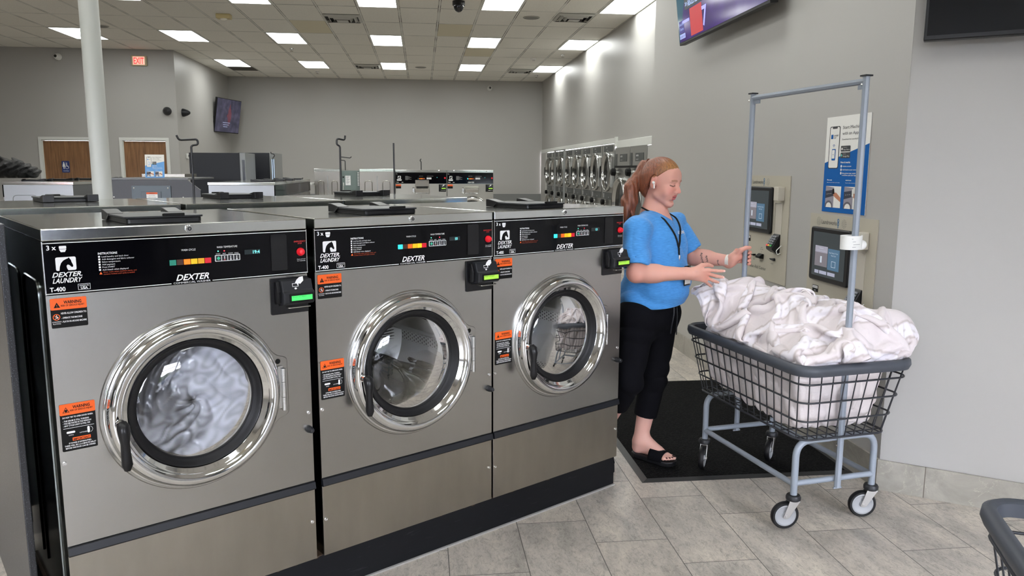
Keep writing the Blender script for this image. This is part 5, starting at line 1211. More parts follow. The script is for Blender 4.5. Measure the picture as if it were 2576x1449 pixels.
    b = MB(); b.box((0.072, yF-0.002, -0.432), (0.132, yF-0.0005, -0.395), label_blk); b.box((0.075, yF-0.0026, -0.412), (0.129, yF-0.002, -0.398), white_ink); b.text('TAKE CARD', 0.102, -0.4085, 0.009, label_blk, y=yF-0.003, center=True); b.text('HERE', 0.102, -0.427, 0.009, white_ink, y=yF-0.003, center=True); P(t, 'sticker', b, smooth=0)
    b = MB()
    for q in ((0.042, -0.520, 0.068, -0.519), (0.042, -0.465, 0.068, -0.464), (0.042, -0.520, 0.0435, -0.464), (0.0665, -0.520, 0.068, -0.464)): b.box((q[0], yF-0.001, q[1]), (q[2], yF-0.0005, q[3]), ki)
    P(t, 'contactless_mark', b, smooth=0)
    b = MB(); b.prism([(yF-0.0005, -0.53), (yF-0.030, -0.525), (yF-0.030, -0.512), (yF-0.012, -0.498), (yF-0.0005, -0.498)], 0.285, 0.345, label_blk, 'x'); P(t, 'bill_slot', b, smooth=0, bevel=0.002)
    b = MB(); b.prism([(0.445, -0.512), (0.505, -0.506), (0.512, -0.516), (0.505, -0.524), (0.46, -0.520)], yF-0.012, yF-0.0005, black_pl2); P(t, 'receipt_slot', b, smooth=0, bevel=0.001)
    b = MB(); b.prism([(0.19, -0.515), (0.225, -0.508), (0.225, -0.520)], yF-0.02, yF-0.0005, label_blk); P(t, 'card_slot', b, smooth=0)
    # card terminal standing in the niche
    b = MB(); b.prism([(-0.004, -0.465), (-0.025, -0.470), (-0.055, -0.450), (-0.058, -0.435), (-0.012, -0.355), (-0.004, -0.355)], 0.476, 0.560, black_pl, 'x'); k_ = P(t, 'card_terminal', b, smooth=0, bevel=0.003)
    Tm = Matrix.Translation((0.519, -0.036, -0.390)) @ Matrix.Rotation(math.radians(-29.9), 4, 'X')
    for r_ in range(5):
        for c_ in range(3):
            mm = black_pl2 if r_ < 4 else (red_pl, mat('key_yellow', srgb(220, 170, 30), 0.5), mat('key_green', srgb(50, 150, 70), 0.5))[c_]
            if r_ == 4 or r_ < 4:
                b = MB(); b.T = Tm; b.box((-0.034+c_*0.024, -0.006, 0.016-r_*0.0155), (-0.015+c_*0.024, 0.0, 0.027-r_*0.0155), mm if r_ == 4 else mat('key_grey', srgb(110, 112, 118), 0.5)); P(k_, 'key', b, smooth=0)
    b = MB(); b.tube(fillet([(0.575, yF-0.002, -0.47), (0.592, yF-0.03, -0.475), (0.594, yF-0.04, -0.45), (0.59, yF-0.005, -0.42)], 0.01), 0.0028, white_pl, 6); P(t, 'cable', b)
    return t
kiosk('left payment kiosk in the beige wall, its screen crossed by the far cart pole', 5.04, 1.492)
kiosk('right payment kiosk under the blue poster, largely hidden by the laundry', 4.125, 1.290)
# scuffs on the angled wall kept to the paint itself

# ================================================================== black floor mat
n = NT('ribbed_mat'); vec, X, Y, Z = n.xyz()
ch = n.new('ShaderNodeTexVoronoi'); n.put(ch.inputs['Vector'], vec); ch.inputs['Scale'].default_value = 85; ch.inputs['Randomness'].default_value = 0.55
n.put(n.p.inputs['Base Color'], n.ramp(ch.outputs['Distance'], (0.0, srgb(40, 39, 38)), (0.5, srgb(14, 14, 14)), (0.9, srgb(2, 2, 3))))
n.p.inputs['Roughness'].default_value = 0.95; n.p.inputs['Specular IOR Level'].default_value = .12; n.bump(n.m('MULTIPLY', ch.outputs['Distance'], -1.0), 1.0, 0.006)
t = thing('floor_mat', 'large black ribbed floor mat under the woman and the loaded cart', 'floor mat', (1.615, 4.40, 0))
hx, hy = 0.555, 0.895
b = MB(); b.box((-hx+0.035, -hy+0.035, 0.001), (hx-0.035, hy-0.035, 0.010), n.M); P(t, 'carpet', b, smooth=0)
b = MB()
o_ = [(-hx, -hy), (hx, -hy), (hx, hy), (-hx, hy)]; i_ = [(-hx+0.034, -hy+0.034), (hx-0.034, -hy+0.034), (hx-0.034, hy-0.034), (-hx+0.034, hy-0.034)]
for k in range(4):
    a, c, d, e = o_[k], o_[(k+1) % 4], i_[(k+1) % 4], i_[k]
    b.add([(a[0], a[1], 0.001), (c[0], c[1], 0.001), (d[0], d[1], 0.009), (e[0], e[1], 0.009)], [(0, 1, 2, 3)], mat('mat_edge', srgb(38, 38, 38), 0.55))
P(t, 'rubber_edge', b, smooth=0)

# ================================================================== wire laundry carts
def basket_ring(hx, hy, z, r, n=6, c=(0, 0)):
    return [(c[0]+p[0], c[1]+p[1], z) for p in rrect(-hx, -hy, hx, hy, r, n)]
def cart(label, loc, rz, poles=True, castor=(0, 0, 0, 0), rim=0.72):
    t = thing('laundry_cart', label, 'laundry cart', loc, rz, None)
    fx, fy = 0.20, 0.36
    # rim
    hx1, hy1, zr = 0.272, 0.468, rim
    pts = basket_ring(hx1, hy1, zr, 0.07, 8)
    b = MB(); prof = [(-0.014, -0.022), (0.012, -0.026), (0.020, -0.008), (0.017, 0.012), (0.002, 0.020), (-0.014, 0.012)]
    N_ = len(pts); vs = []
    for i in range(N_):
        tv_ = (Vector(pts[(i+1) % N_])-Vector(pts[i-1])).normalized(); nx_ = Vector((tv_.y, -tv_.x, 0))
        for (a, c) in prof: vs.append(tuple(Vector(pts[i])+nx_*a+Vector((0, 0, c))))
    K = len(prof); fs = [(i*K+j, i*K+(j+1) % K, ((i+1) % N_)*K+(j+1) % K, ((i+1) % N_)*K+j) for i in range(N_) for j in range(K)]
    b.add(vs, fs, grey_rub); P(t, 'rim_bumper', b, smooth=60)
    # basket wires
    zb = 0.405; hx0, hy0 = 0.215, 0.405
    lev = lambda z: (hx0+(hx1-hx0)*(z-zb)/(zr-zb), hy0+(hy1-hy0)*(z-zb)/(zr-zb))
    for z in (zb, zb+0.085, zb+0.170, zb+0.253):
        h_ = lev(z); b = MB(); b.tube(basket_ring(h_[0]+0.004, h_[1]+0.004, z, 0.055, 6), 0.0042 if z > zb else 0.005, wire_blk, 8, closed=True); P(t, 'hoop_wire', b, smooth=60)
    b = MB(); nx_, ny_ = 9, 16
    for i in range(nx_):
        f = (i/(nx_-1)-0.5)*2*0.86
        for s_ in (-1, 1):
            b.tube([(f*hx1, s_*(hy1-0.008), zr-0.01), (f*hx0, s_*hy0, zb)], 0.0026, wire_blk, 6)
        b.tube([(f*hx0, -hy0, zb), (f*hx0, hy0, zb)], 0.0026, wire_blk, 6)
    for i in range(ny_):
        f = (i/(ny_-1)-0.5)*2*0.92
        for s_ in (-1, 1): b.tube([(s_*(hx1-0.008), f*hy1, zr-0.01), (s_*hx0, f*hy0, zb)], 0.0026, wire_blk, 6)
        if i % 2 == 0: b.tube([(-hx0, f*hy0, zb+0.004), (hx0, f*hy0, zb+0.004)], 0.0026, wire_blk, 6)
    P(t, 'basket_wires', b, smooth=60)
    # tubular base
    for s_ in (-1, 1):
        b = MB(); b.tube(fillet([(-fx, s_*fy, 0.140), (-fx, s_*fy, 0.385), (fx, s_*fy, 0.385), (fx, s_*fy, 0.140)], 0.07, 8), 0.0145, grey_tube, 14); P(t, 'leg_hoop', b, smooth=60)
        b = MB(); b.tube([(-fx, s_*fy, 0.20), (fx, s_*fy, 0.20)], 0.0125, grey_tube, 12); P(t, 'cross_tube', b, smooth=60)
        b = MB(); b.tube([(s_*fx, -fy, 0.195), (s_*fx, fy, 0.195)], 0.0125, grey_tube, 12); P(t, 'side_tube', b, smooth=60)
    for k, (sx, sy) in enumerate(((-1, -1), (1, -1), (-1, 1), (1, 1))):
        a = castor[k]; ca, sa = math.cos(a), math.sin(a); px, py = sx*fx, sy*fy
        b = MB(); b.lathe([(0.0001, 0.152), (0.027, 0.150), (0.031, 0.143), (0.031, 0.131), (0.026, 0.126), (0.0001, 0.126)], black_pl2, 20, 'z', (px, py, 0)); cs = P(t, 'caster', b)
        R_ = 0.060; cx_, cy_ = px-ca*0.034, py-sa*0.034
        Tm = Matrix.Translation((cx_, cy_, R_)) @ Matrix.Rotation(a, 4, 'Z')
        b = MB(); b.T = Tm; b.lathe([(0.047, -0.0125), (0.055, -0.0125), (0.060, -0.006), (0.060, 0.006), (0.055, 0.0125), (0.047, 0.0125)], black_rub, 36, 'y'); P(cs, 'tire', b, smooth=50)
        b = MB(); b.T = Tm; b.lathe([(0.047, -0.010), (0.041, -0.0115), (0.035, -0.007), (0.014, -0.006), (0.012, -0.012), (0.0001, -0.012)], mat('wheel_grey', srgb(150, 152, 154), 0.5), 32, 'y'); b.lathe([(0.047, 0.010), (0.041, 0.0115), (0.035, 0.007), (0.014, 0.006), (0.012, 0.012), (0.0001, 0.012)], mat('wheel_grey', srgb(150, 152, 154), 0.5), 32, 'y'); P(cs, 'wheel_disc', b, smooth=50)
        b = MB(); b.T = Tm
        for s_ in (-1, 1): b.prism([(0.058, 0.066), (0.012, 0.066), (-0.012, -0.006), (0.0, -0.012), (0.014, -0.006)], s_*0.0155, s_*0.0185, mat('fork_steel', (.42, .41, .39, 1), .35, 1.0))
        b.box((0.012, -0.018, 0.061), (0.058, 0.018, 0.066), MATS['fork_steel']); b.cyl((0, -0.021, 0), (0, 0.021, 0), 0.006, MATS['fork_steel'], 10); P(cs, 'fork', b, smooth=0, bevel=0.001)
    if poles:
        hp = 0.385; H_ = 1.885
        for s_ in (-1, 1):
            b = MB(); b.tube([(0, s_*hp, 0.17), (0, s_*hp, H_)], 0.0135, grey_tube, 8); p_ = P(t, 'pole', b, smooth=30)
            b = MB(); b.box((-0.017, s_*hp-0.017, H_-0.002), (0.017, s_*hp+0.017, H_+0.004), black_pl2); b.box((-0.003, s_*hp-s_*0.05-0.008, H_-0.05), (0.003, s_*hp-s_*0.014, H_-0.012), grey_tube); b.lathe([(0.006, -0.022), (0.0001, -0.026)], chrome_soft, 10, 'x', (0, s_*hp, H_-0.035)); P(p_, 'corner_cap', b, smooth=0)
            b = MB(); b.box((-0.02, s_*hp-0.003, 0.165), (0.02, s_*hp+0.003, 0.172), grey_tube); b.lathe([(0.006, -0.018), (0.0001, -0.022)], chrome_soft, 10, 'x', (0, s_*hp, 0.36)); P(p_, 'foot_clamp', b, smooth=0)
        b = MB(); b.tube([(0, -hp, H_-0.02), (0, hp, H_-0.02)], 0.0125, grey_tube, 8); P(t, 'hanger_bar', b, smooth=30)
    return t
CC = (1.69, 3.34, 0.0095); CR = math.radians(10)
cart('wire laundry cart with grey hanging frame, heaped with cream bedding', CC, CR, True, (math.radians(-12), math.radians(-18), math.radians(48), math.radians(40)))
def cpos(x, y, z):
    c, s_ = math.cos(CR), math.sin(CR); return (CC[0]+x*c-y*s_, CC[1]+x*s_+y*c, z)
# white plastic cup lid thing clipped on the near pole
t = thing('tag_roll', 'white curled plastic tag wrapped round the near cart pole', 'tag', cpos(0, -0.385, 1.235), CR+math.radians(12))
b = MB(); b.lathe([(0.020, -0.03), (0.036, -0.028), (0.037, 0.028), (0.034, 0.028), (0.033, -0.026)], white_pl, 28, 'z', (0.0, 0, 0), PI*0.25, PI*1.9)
b.v = [(v[0]*1.35-0.022, v[1], v[2]) for v in b.v]; P(t, 'curled_band', b)
b = MB(); b.ellipsoid((0.030, -0.012, -0.012), (0.022, 0.016, 0.020), white_pl, 18, 10); P(t, 'clip', b)
b = MB()
for k in range(4): b.box((-0.055, -0.0385+0.004*abs(k-1), -0.018+0.011*k), (-0.018, -0.037+0.004*abs(k-1), -0.0155+0.011*k), dim_ink)
P(t, 'tag_print', b, smooth=0)
# ================================================================== organic shapes from distance fields
def smin(a, b, k):
    if k <= 0: return np.minimum(a, b)
    h = np.clip(0.5+0.5*(b-a)/k, 0, 1); return b+(a-b)*h-k*h*(1-h)
def smax(a, b, k): return -smin(-a, -b, k)
A_ = lambda v: np.asarray(v, dtype=np.float32)
def cap(a, b, r0, r1=None):
    a, b = A_(a), A_(b); r1 = r0 if r1 is None else r1
    ab = b-a; L = float(ab @ ab)
    def f(p):
        t = np.clip((p-a) @ ab/L, 0, 1); q = p-a-t[:, None]*ab
        return np.sqrt((q*q).sum(1))-(r0+(r1-r0)*t)
    return f
def ell(c, r, R=None):
    c, r = A_(c), A_(r); R = None if R is None else A_(R)
    def f(p):
        q = p-c
        if R is not None: q = q @ R      # columns of R are the local axes
        k0 = np.sqrt(((q/r)**2).sum(1)); k1 = np.sqrt(((q/(r*r))**2).sum(1))+1e-9
        return k0*(k0-1)/k1
    return f
def union(lst):
    """lst of (sdf, k[, 'sub'])"""
    def f(p):
        d = None
        for it in lst:
            v = it[0](p)
            if d is None: d = v
            elif len(it) > 2: d = smax(d, -v, it[1])
            else: d = smin(d, v, it[1])
        return d
    return f
def surfnet(f, lo, hi, h, B=8):
    lo = np.array(lo, np.float32); n = np.ceil((np.array(hi)-lo)/(h*B)).astype(int)
    ii = np.stack(np.meshgrid(*[np.arange(k) for k in n], indexing='ij'), -1).reshape(-1, 3)
    cen = lo+(ii+0.5)*h*B
    dc = f(cen.astype(np.float32)); act = ii[np.abs(dc) < h*B*1.25]
    loc = np.stack(np.meshgrid(*[np.arange(B+1)]*3, indexing='ij'), -1).reshape(-1, 3)
    N = n*B+2; key = lambda q: (q[..., 0].astype(np.int64)*N[1]+q[..., 1])*N[2]+q[..., 2]
    nodes = (act[:, None, :]*B+loc[None]).reshape(-1, 3); kk = key(nodes); uk, ui = np.unique(kk, return_index=True); un = nodes[ui]
    d = np.concatenate([f((lo+c*h).astype(np.float32)) for c in np.array_split(un, max(1, len(un)//400000))])
    loc2 = np.stack(np.meshgrid(*[np.arange(B)]*3, indexing='ij'), -1).reshape(-1, 3)
    cells = (act[:, None, :]*B+loc2[None]).reshape(-1, 3)
    cor = np.array([(i, j, k) for i in (0, 1) for j in (0, 1) for k in (0, 1)])
    ci = np.searchsorted(uk, key(cells[:, None, :]+cor[None])); cd = d[ci]
    m = (cd.min(1) < 0) & (cd.max(1) >= 0); cells = cells[m]; cd = cd[m]
    E = [(a, b) for a in range(8) for b in range(a+1, 8) if np.abs(cor[a]-cor[b]).sum() == 1]
    acc = np.zeros((len(cells), 3)); cnt = np.zeros(len(cells))
    for a, b in E:
        s = (cd[:, a] < 0) != (cd[:, b] < 0); t = cd[:, a]/(cd[:, a]-cd[:, b]+1e-20)
        pt = cor[a]+t[:, None]*(cor[b]-cor[a]); acc[s] += pt[s]; cnt[s] += 1
    V = lo+(cells+acc/cnt[:, None])*h
    ck = key(cells); o = np.argsort(ck); ck = ck[o]; V = V[o]; cells = cells[o]; cd = cd[o]
    F = []
    for ax in range(3):
        e = np.zeros(3, int); e[ax] = 1; u = np.roll([1, 0, 0], ax+1); w_ = np.roll([1, 0, 0], ax+2)
        c0 = cd[:, 0]; c1 = cd[:, [4, 2, 1][ax]]; s = (c0 < 0) != (c1 < 0)
        base = cells[s]; q = []
        for off in (np.zeros(3, int), u, u+w_, w_):
            k = key(base-off); j = np.searchsorted(ck, k); j = np.minimum(j, len(ck)-1); q.append(np.where(ck[j] == k, j, -1))
        q = np.stack(q, 1); fl = (c0[s] >= 0); q[fl] = q[fl][:, ::-1]; q = q[(q >= 0).all(1)]; F.append(q)
    return V.astype(np.float32), np.concatenate(F)
def relax(V, F, it=2, lam=0.5):
    for _ in range(it):
        S_ = np.zeros_like(V); C_ = np.zeros(len(V))
        for a in range(4):
            for b_ in (1, 3):
                np.add.at(S_, F[:, a], V[F[:, (a+b_) % 4]]); np.add.at(C_, F[:, a], 1)
        V = V+lam*(S_/np.maximum(C_, 1)[:, None]-V)
    return V
def sdf_obj(name, f, lo, hi, h, mats, parent=None, colf=None, it=1, matf=None, decimate=0):
    V, F = surfnet(f, lo, hi, h); V = relax(V, F, it)
    # F currently oriented inward or outward: fix by signed volume
    a, b, c = V[F[:, 0]], V[F[:, 1]], V[F[:, 2]]
    if np.einsum('ij,ij->i', a, np.cross(b, c)).sum() < 0: F = F[:, ::-1]
    me = bpy.data.meshes.new(name); me.vertices.add(len(V)); me.vertices.foreach_set('co', V.ravel())
    me.loops.add(F.size); me.loops.foreach_set('vertex_index', F.ravel().astype(np.int32))
    me.polygons.add(len(F)); me.polygons.foreach_set('loop_start', np.arange(0, F.size, 4, dtype=np.int32)); me.polygons.foreach_set('loop_total', np.full(len(F), 4, np.int32))
    me.update(calc_edges=True); me.validate()
    me.polygons.foreach_set('use_smooth', [True]*len(me.polygons))
    for m_ in mats: me.materials.append(m_)
    if colf is not None:
        at = me.color_attributes.new('Col', 'FLOAT_COLOR', 'POINT'); c4 = np.ones((len(V), 4), np.float32); c4[:, :3] = colf(V); at.data.foreach_set('color', c4.ravel())
    o = bpy.data.objects.new(name, me); COL.objects.link(o)
    if parent: o.parent = parent
    return o
def folds(p, amp, fr, ax, warp=1.0, ph=0.0):
    """sharp-valleyed cloth folds running across direction ax"""
    ax = A_(ax)/np.linalg.norm(ax); s = p @ ax
    w_ = np.sin(p[:, 0]*11+ph)*0.35+np.sin(p[:, 1]*13+p[:, 2]*7+ph*2)*0.45+np.sin(p[:, 2]*19-p[:, 0]*9+ph)*0.25
    return amp*(1-2*np.abs(np.sin(s*fr+warp*w_*2+ph)))
def vcol_mat(name, rough, sss=0.0, bump=0.0, bscale=300, spec=0.4, sheen=0.0, stripes=None):
    M = bpy.data.materials.new(name); M.use_nodes = True; nt = M.node_tree; p = nt.nodes['Principled BSDF']
    a = nt.nodes.new('ShaderNodeAttribute'); a.attribute_name = 'Col'; nt.links.new(a.outputs['Color'], p.inputs['Base Color'])
    p.inputs['Roughness'].default_value = rough; p.inputs['Specular IOR Level'].default_value = spec
    if sss: p.inputs['Subsurface Weight'].default_value = sss; p.inputs['Subsurface Radius'].default_value = (0.012, 0.005, 0.003); p.inputs['Subsurface Scale'].default_value = 0.5
    if sheen: p.inputs['Sheen Weight'].default_value = sheen
    if bump:
        tc = nt.nodes.new('ShaderNodeTexCoord'); n = nt.nodes.new('ShaderNodeTexNoise'); n.inputs['Scale'].default_value = bscale; n.inputs['Detail'].default_value = 4
        b = nt.nodes.new('ShaderNodeBump'); b.inputs['Strength'].default_value = bump; b.inputs['Distance'].default_value = 0.001
        nt.links.new(tc.outputs['Object'], n.inputs['Vector']); nt.links.new(n.outputs[0], b.inputs['Height']); nt.links.new(b.outputs[0], p.inputs['Normal'])
    MATS[name] = M; return M
# ================================================================== the woman
skin_m = vcol_mat('skin', 0.5, sss=0.12, bump=0.12, bscale=260)
def vv(*a): return np.array(a, dtype=np.float64)
def nrm(v): return v/np.linalg.norm(v)
hc = vv(1.196, 3.775, 1.468)                       # middle of the head at eye level
yaw = math.radians(-46); pit = math.radians(13)
hf = vv(math.cos(yaw)*math.cos(pit), math.sin(yaw)*math.cos(pit), -math.sin(pit)); hl = nrm(np.cross(vv(0, 0, 1), hf)); hu = np.cross(hf, hl)
HR = np.stack([hf, hl, hu], 1)
H = lambda x, y, z: hc+hf*x+hl*y+hu*z
def he(x, y, z, rx, ry, rz): return ell(H(x, y, z), (rx, ry, rz), HR)
def hs(x, y, z, r): return cap(H(x, y, z), H(x, y, z)+vv(0, 0, 1e-4), r)
head = [(he(-.014, 0, .028, .094, .075, .084), 0), (he(.030, 0, -.026, .054, .056, .068), .03), (he(.012, 0, -.058, .056, .050, .038), .03),
        (he(.066, 0, -.096, .017, .019, .016), .022), (cap(H(.066, .008, -.099), H(.010, .041, -.070), .010, .010), .025), (cap(H(.066, -.008, -.099), H(.010, -.041, -.070), .010, .010), .025),
        (he(.058, .034, -.035, .022, .022, .026), .025), (he(.058, -.034, -.035, .022, .022, .026), .025),
        (he(.060, 0, .036, .020, .048, .034), .03), (he(.074, .026, .018, .010, .022, .007), .012), (he(.074, -.026, .018, .010, .022, .007), .012),
        (he(.088, .031, .001, .014, .016, .011), .013, 's'), (he(.088, -.031, .001, .014, .016, .011), .013, 's'),
        (hs(.070, .031, .000, .0135), .004), (hs(.070, -.031, .000, .0135), .004),
        (cap(H(.080, 0, .010), H(.103, 0, -.028), .0070, .0098), .012), (hs(.094, .011, -.034, .0070), .007), (hs(.094, -.011, -.034, .0070), .007),
        (he(.071, 0, -.060, .016, .026, .024), .016), (he(.0820, 0, -.0555, .0085, .020, .0050), .005), (he(.0795, 0, -.069, .0085, .0175, .0058), .005),
        (he(.093, 0, -.0622, .010, .019, .0014), .0025, 's'), (he(.080, 0, -.081, .010, .02, .004), .01, 's')]
for s_ in (1, -1):
    R_ear = np.stack([nrm(hf*0.9+hl*0.42*s_*-1), nrm(hl*s_*0.9+hf*-0.42*-1*0+hf*0.42), hu], 1)
    head += [(ell(H(-.008, .073*s_, -.006), (.017, .009, .031), HR), .006), (ell(H(-.001, .082*s_, -.001), (.009, .006, .016), HR), .004, 's'), (hs(-.002, .075*s_, -.032, .008), .006)]
nb = vv(1.168, 3.815, 1.290); npt = H(-.030, 0, -.065)
body = head+[(cap(npt, nb, .044, .052), .018), (cap(H(-.002, 0, -.080), vv(1.200, 3.790, 1.29), .030, .036), .018)]
Rs, Re, Rw = vv(1.038, 3.662, 1.232), vv(1.012, 3.555, 1.035), vv(1.262, 3.500, 1.038)
Ls, Le, Lw = vv(1.318, 3.925, 1.236), vv(1.418, 3.900, 1.072), vv(1.560, 3.742, 1.068)
pel = vv(1.150, 3.790, 0.83); ch = vv(1.172, 3.795, 1.15)
tx = nrm(Ls-Rs); tz = vv(0, 0, 1); tf = np.cross(tx, tz)     # tx: across the shoulders, tf: where the chest faces
TR = np.stack([tx, tf, tz], 1)
body += [(cap(nb, ch, .06, .10), .05), (cap(Rs, Ls, .045, .045), .05), (ell(ch, (.145, .095, .15), TR), .05), (ell(pel, (.12, .08, .10), TR), .04), (cap(ch, pel, .085, .08), .04),
         (cap(Rs, Re, .048, .042), .03), (cap(Re, Re+(Rw-Re)*.35, .043, .043), .02), (cap(Re+(Rw-Re)*.25, Rw, .043, .0265), .02),
         (cap(Ls, Le, .048, .042), .03), (cap(Le, Le+(Lw-Le)*.35, .043, .042), .02), (cap(Le+(Lw-Le)*.25, Lw, .042, .026), .02)]
def hand(W, d, s, nn, curls, fans, lens, thumb, bases=(.030, .010, -.010, -.029), rr=(.0084, .0088, .0084, .0074)):
    """W wrist, d towards the fingers, s towards the index side, nn out of the back of the hand"""
    out = []; d, s, nn = nrm(d), nrm(s), nrm(nn); tips = []
    out += [(cap(W-d*.02, W+d*.020, .0255, .024), .015)]
    for k in range(4): out.append((cap(W+d*.010+s*bases[k]*.55, W+d*.080+s*bases[k]-nn*.001, .0125, .0098), .014))
    for k in range(4):
        p = W+d*(.082, .085, .081, .074)[k]+s*bases[k]; a0 = 0
        dd = nrm(d+s*fans[k])
        for j, fr in enumerate((.46, .30, .24)):
            a0 += curls[k][j]; dr = dd*math.cos(a0)-nn*math.sin(a0); q = p+dr*lens[k]*fr
            out.append((cap(p, q, rr[k]*(1, .93, .86)[j], rr[k]*(.93, .86, .72)[j]), .004)); p = q
        tips.append((p, dr))
    p = W+d*.018+s*.024; 
    for j, (vec_, r0, r1) in enumerate(thumb):
        q = p+d*vec_[0]+s*vec_[1]+nn*vec_[2]; out.append((cap(p, q, r0, r1), .010 if j == 0 else .004)); p = q
    return out, tips
# right hand, open, swinging over the laundry
dR = vv(.975, -.10, -.12); sR = vv(.10, -.35, .93)*1.0; sR = nrm(sR-dR*np.dot(sR, nrm(dR))/np.linalg.norm(dR)**0); nR = np.cross(nrm(dR), sR)
nR = nrm(np.cross(sR, nrm(dR)))
if nR[1] > 0: nR = -nR
hR, tipsR = hand(Rw, dR, sR, nR, ((.05, .12, .08), (.10, .15, .1), (.14, .2, .1), (.16, .2, .12)), (.02, -.20, -.42, -.72), (.076, .082, .076, .060),
                 (((.032, .016, -.022), .0150, .0120), ((.032, .000, -.016), .0115, .0098), ((.024, -.008, -.008), .0098, .0075)))
# left hand, closed round the far pole of the cart
pole_f = vv(*cpos(0, 0.385, 1.093))
dL = nrm(vv(.93, -.12, .30)); WL = Lw
dL = nrm(pole_f+vv(-.052, .004, .0)-WL); sL = nrm(vv(0, 0, 1)-dL*dL[2]); nL = np.cross(sL, dL)
if nL[1] < 0: nL = -nL                            # back of the hand looks away from the camera
hL, tipsL = [], []
hL += [(cap(WL-dL*.02, WL+dL*.02, .0255, .025), .015)]
R0 = .0135+.0082
for k in range(4):
    zz = (.028, .009, -.010, -.028)[k]; z0 = pole_f+vv(0, 0, zz)
    base = z0+vv(-.036, .024, 0); hL.append((cap(WL+dL*.01+vv(0, 0, zz*.6), base, .0135, .0112), .013))
    prev = base
    for j, a in enumerate(np.radians([118, 75, 32, -8, -42, -66])):
        q = z0+vv(math.cos(a)*R0*1.10, math.sin(a)*R0*1.10, -.002*j); hL.append((cap(prev, q, .0096-.0004*j, .0092-.0004*j), .004)); prev = q
    tipsL.append((prev, vv(-.5, -.5, 0)))
pthb = WL+dL*.022+vv(.004, -.014, .014)
q1 = pole_f+vv(-.034, -.022, .034); q2 = pole_f+vv(-.010, -.0255, .046); q3 = pole_f+vv(.013, -.0235, .047)
hL += [(cap(WL+dL*.01, q1, .017, .013), .014), (cap(q1, q2, .0115, .0105), .006), (cap(q2, q3, .0105, .0082), .004), (cap(WL+dL*.02, pole_f+vv(-.032, .006, 0), .022, .020), .012)]
body += hR+hL
# legs and feet
Lh, Lk, La = vv(1.235, 3.855, .80), vv(1.190, 3.800, .455), vv(1.133, 3.812, .105)
Rh, Rk, Ra = vv(1.065, 3.700, .80), vv(1.012, 3.640, .480), vv(.945, 3.830, .185)
body += [(cap(Lh, Lk, .085, .055), .03), (cap(Lk, Lk+(La-Lk)*.35, .050, .050), .02), (cap(Lk+(La-Lk)*.3, La, .051, .036), .02),
         (cap(Rh, Rk, .085, .055), .03), (cap(Rk, Rk+(Ra-Rk)*.35, .050, .050), .02), (cap(Rk+(Ra-Rk)*.3, Ra, .050, .036), .02)]
def foot(A, d, zf, pitch=0.0):
    d = nrm(d); s = nrm(np.cross(vv(0, 0, 1), d)); u = vv(0, 0, 1)
    q = lambda f, l, h: vv(A[0], A[1], zf)+d*f+s*l+u*(h+f*math.tan(pitch))
    out = [(cap(q(-.035, 0, .030), q(-.032, 0, .050), .028, .028), .02), (cap(q(-.03, 0, .030), q(.085, .008, .026), .028, .026), .02), (cap(q(0, 0, .085), q(.09, .006, .036), .032, .024), .025), (cap(q(.06, -.018, .022), q(.115, -.016, .020), .020, .017), .015), (cap(q(.06, .022, .022), q(.125, .020, .020), .022, .018), .015)]
    for k, (l, L_, r) in enumerate(((.026, .168, .0125), (.008, .166, .0095), (-.006, .158, .0090), (-.018, .148, .0085), (-.030, .136, .0085))): out.append((cap(q(.115, l*.9, .022), q(L_, l, .014), r, r*.92), .006))
    return out, q
dF = vv(.147, -.165, 0)
fL, qL = foot((1.150, 3.800), dF, .036); fR, qR = foot((.925, 3.830), vv(-.05, -1, 0), .115, pitch=-.55)
body += [(cap(La, qL(-.005, 0, .06), .036, .034), .02), (cap(Ra, qR(-.005, 0, .06), .036, .034), .02)]+fL+fR
# colours of the skin, lips, brows, lashes, nails and forearm tattoos
base_skin = np.array(srgb(208, 154, 138)[:3]); pale = np.array(srgb(206, 160, 146)[:3])
ink = np.array(srgb(74, 62, 62)[:3])
arm_d = nrm(Lw-Le); fU = nrm(np.cross(arm_d, np.cross(vv(0, 0, 1), arm_d)))
def strokes():
    """short script-like ink strokes on the inner forearm, as (along, up) polylines in metres"""
    out = []
    def script(a0, u0, n, tilt, hgt):
        for i in range(n):
            a = a0+tilt*i; u = u0-.0085*i
            out.append([(a-.004, u), (a+.003, u+.004), (a+.005, u), (a-.002, u-.004)])
    script(.065, .024, 6, .0022, 1); script(.093, .014, 5, .0026, 1)
    out.append([(.098, -.030), (.103, -.022), (.107, -.026), (.112, -.023), (.110, -.030), (.101, -.038), (.098, -.030)])
    out.append([(.060, .030), (.070, .027)]); out.append([(.064, .030), (.062, .014)])
    for k in range(4): out.append([(.150+.003*k, -.004-.006*k), (.158-.002*k, .000-.006*k)])
    out.append([(.154, .004), (.156, -.026)])
    return out
ST = strokes()
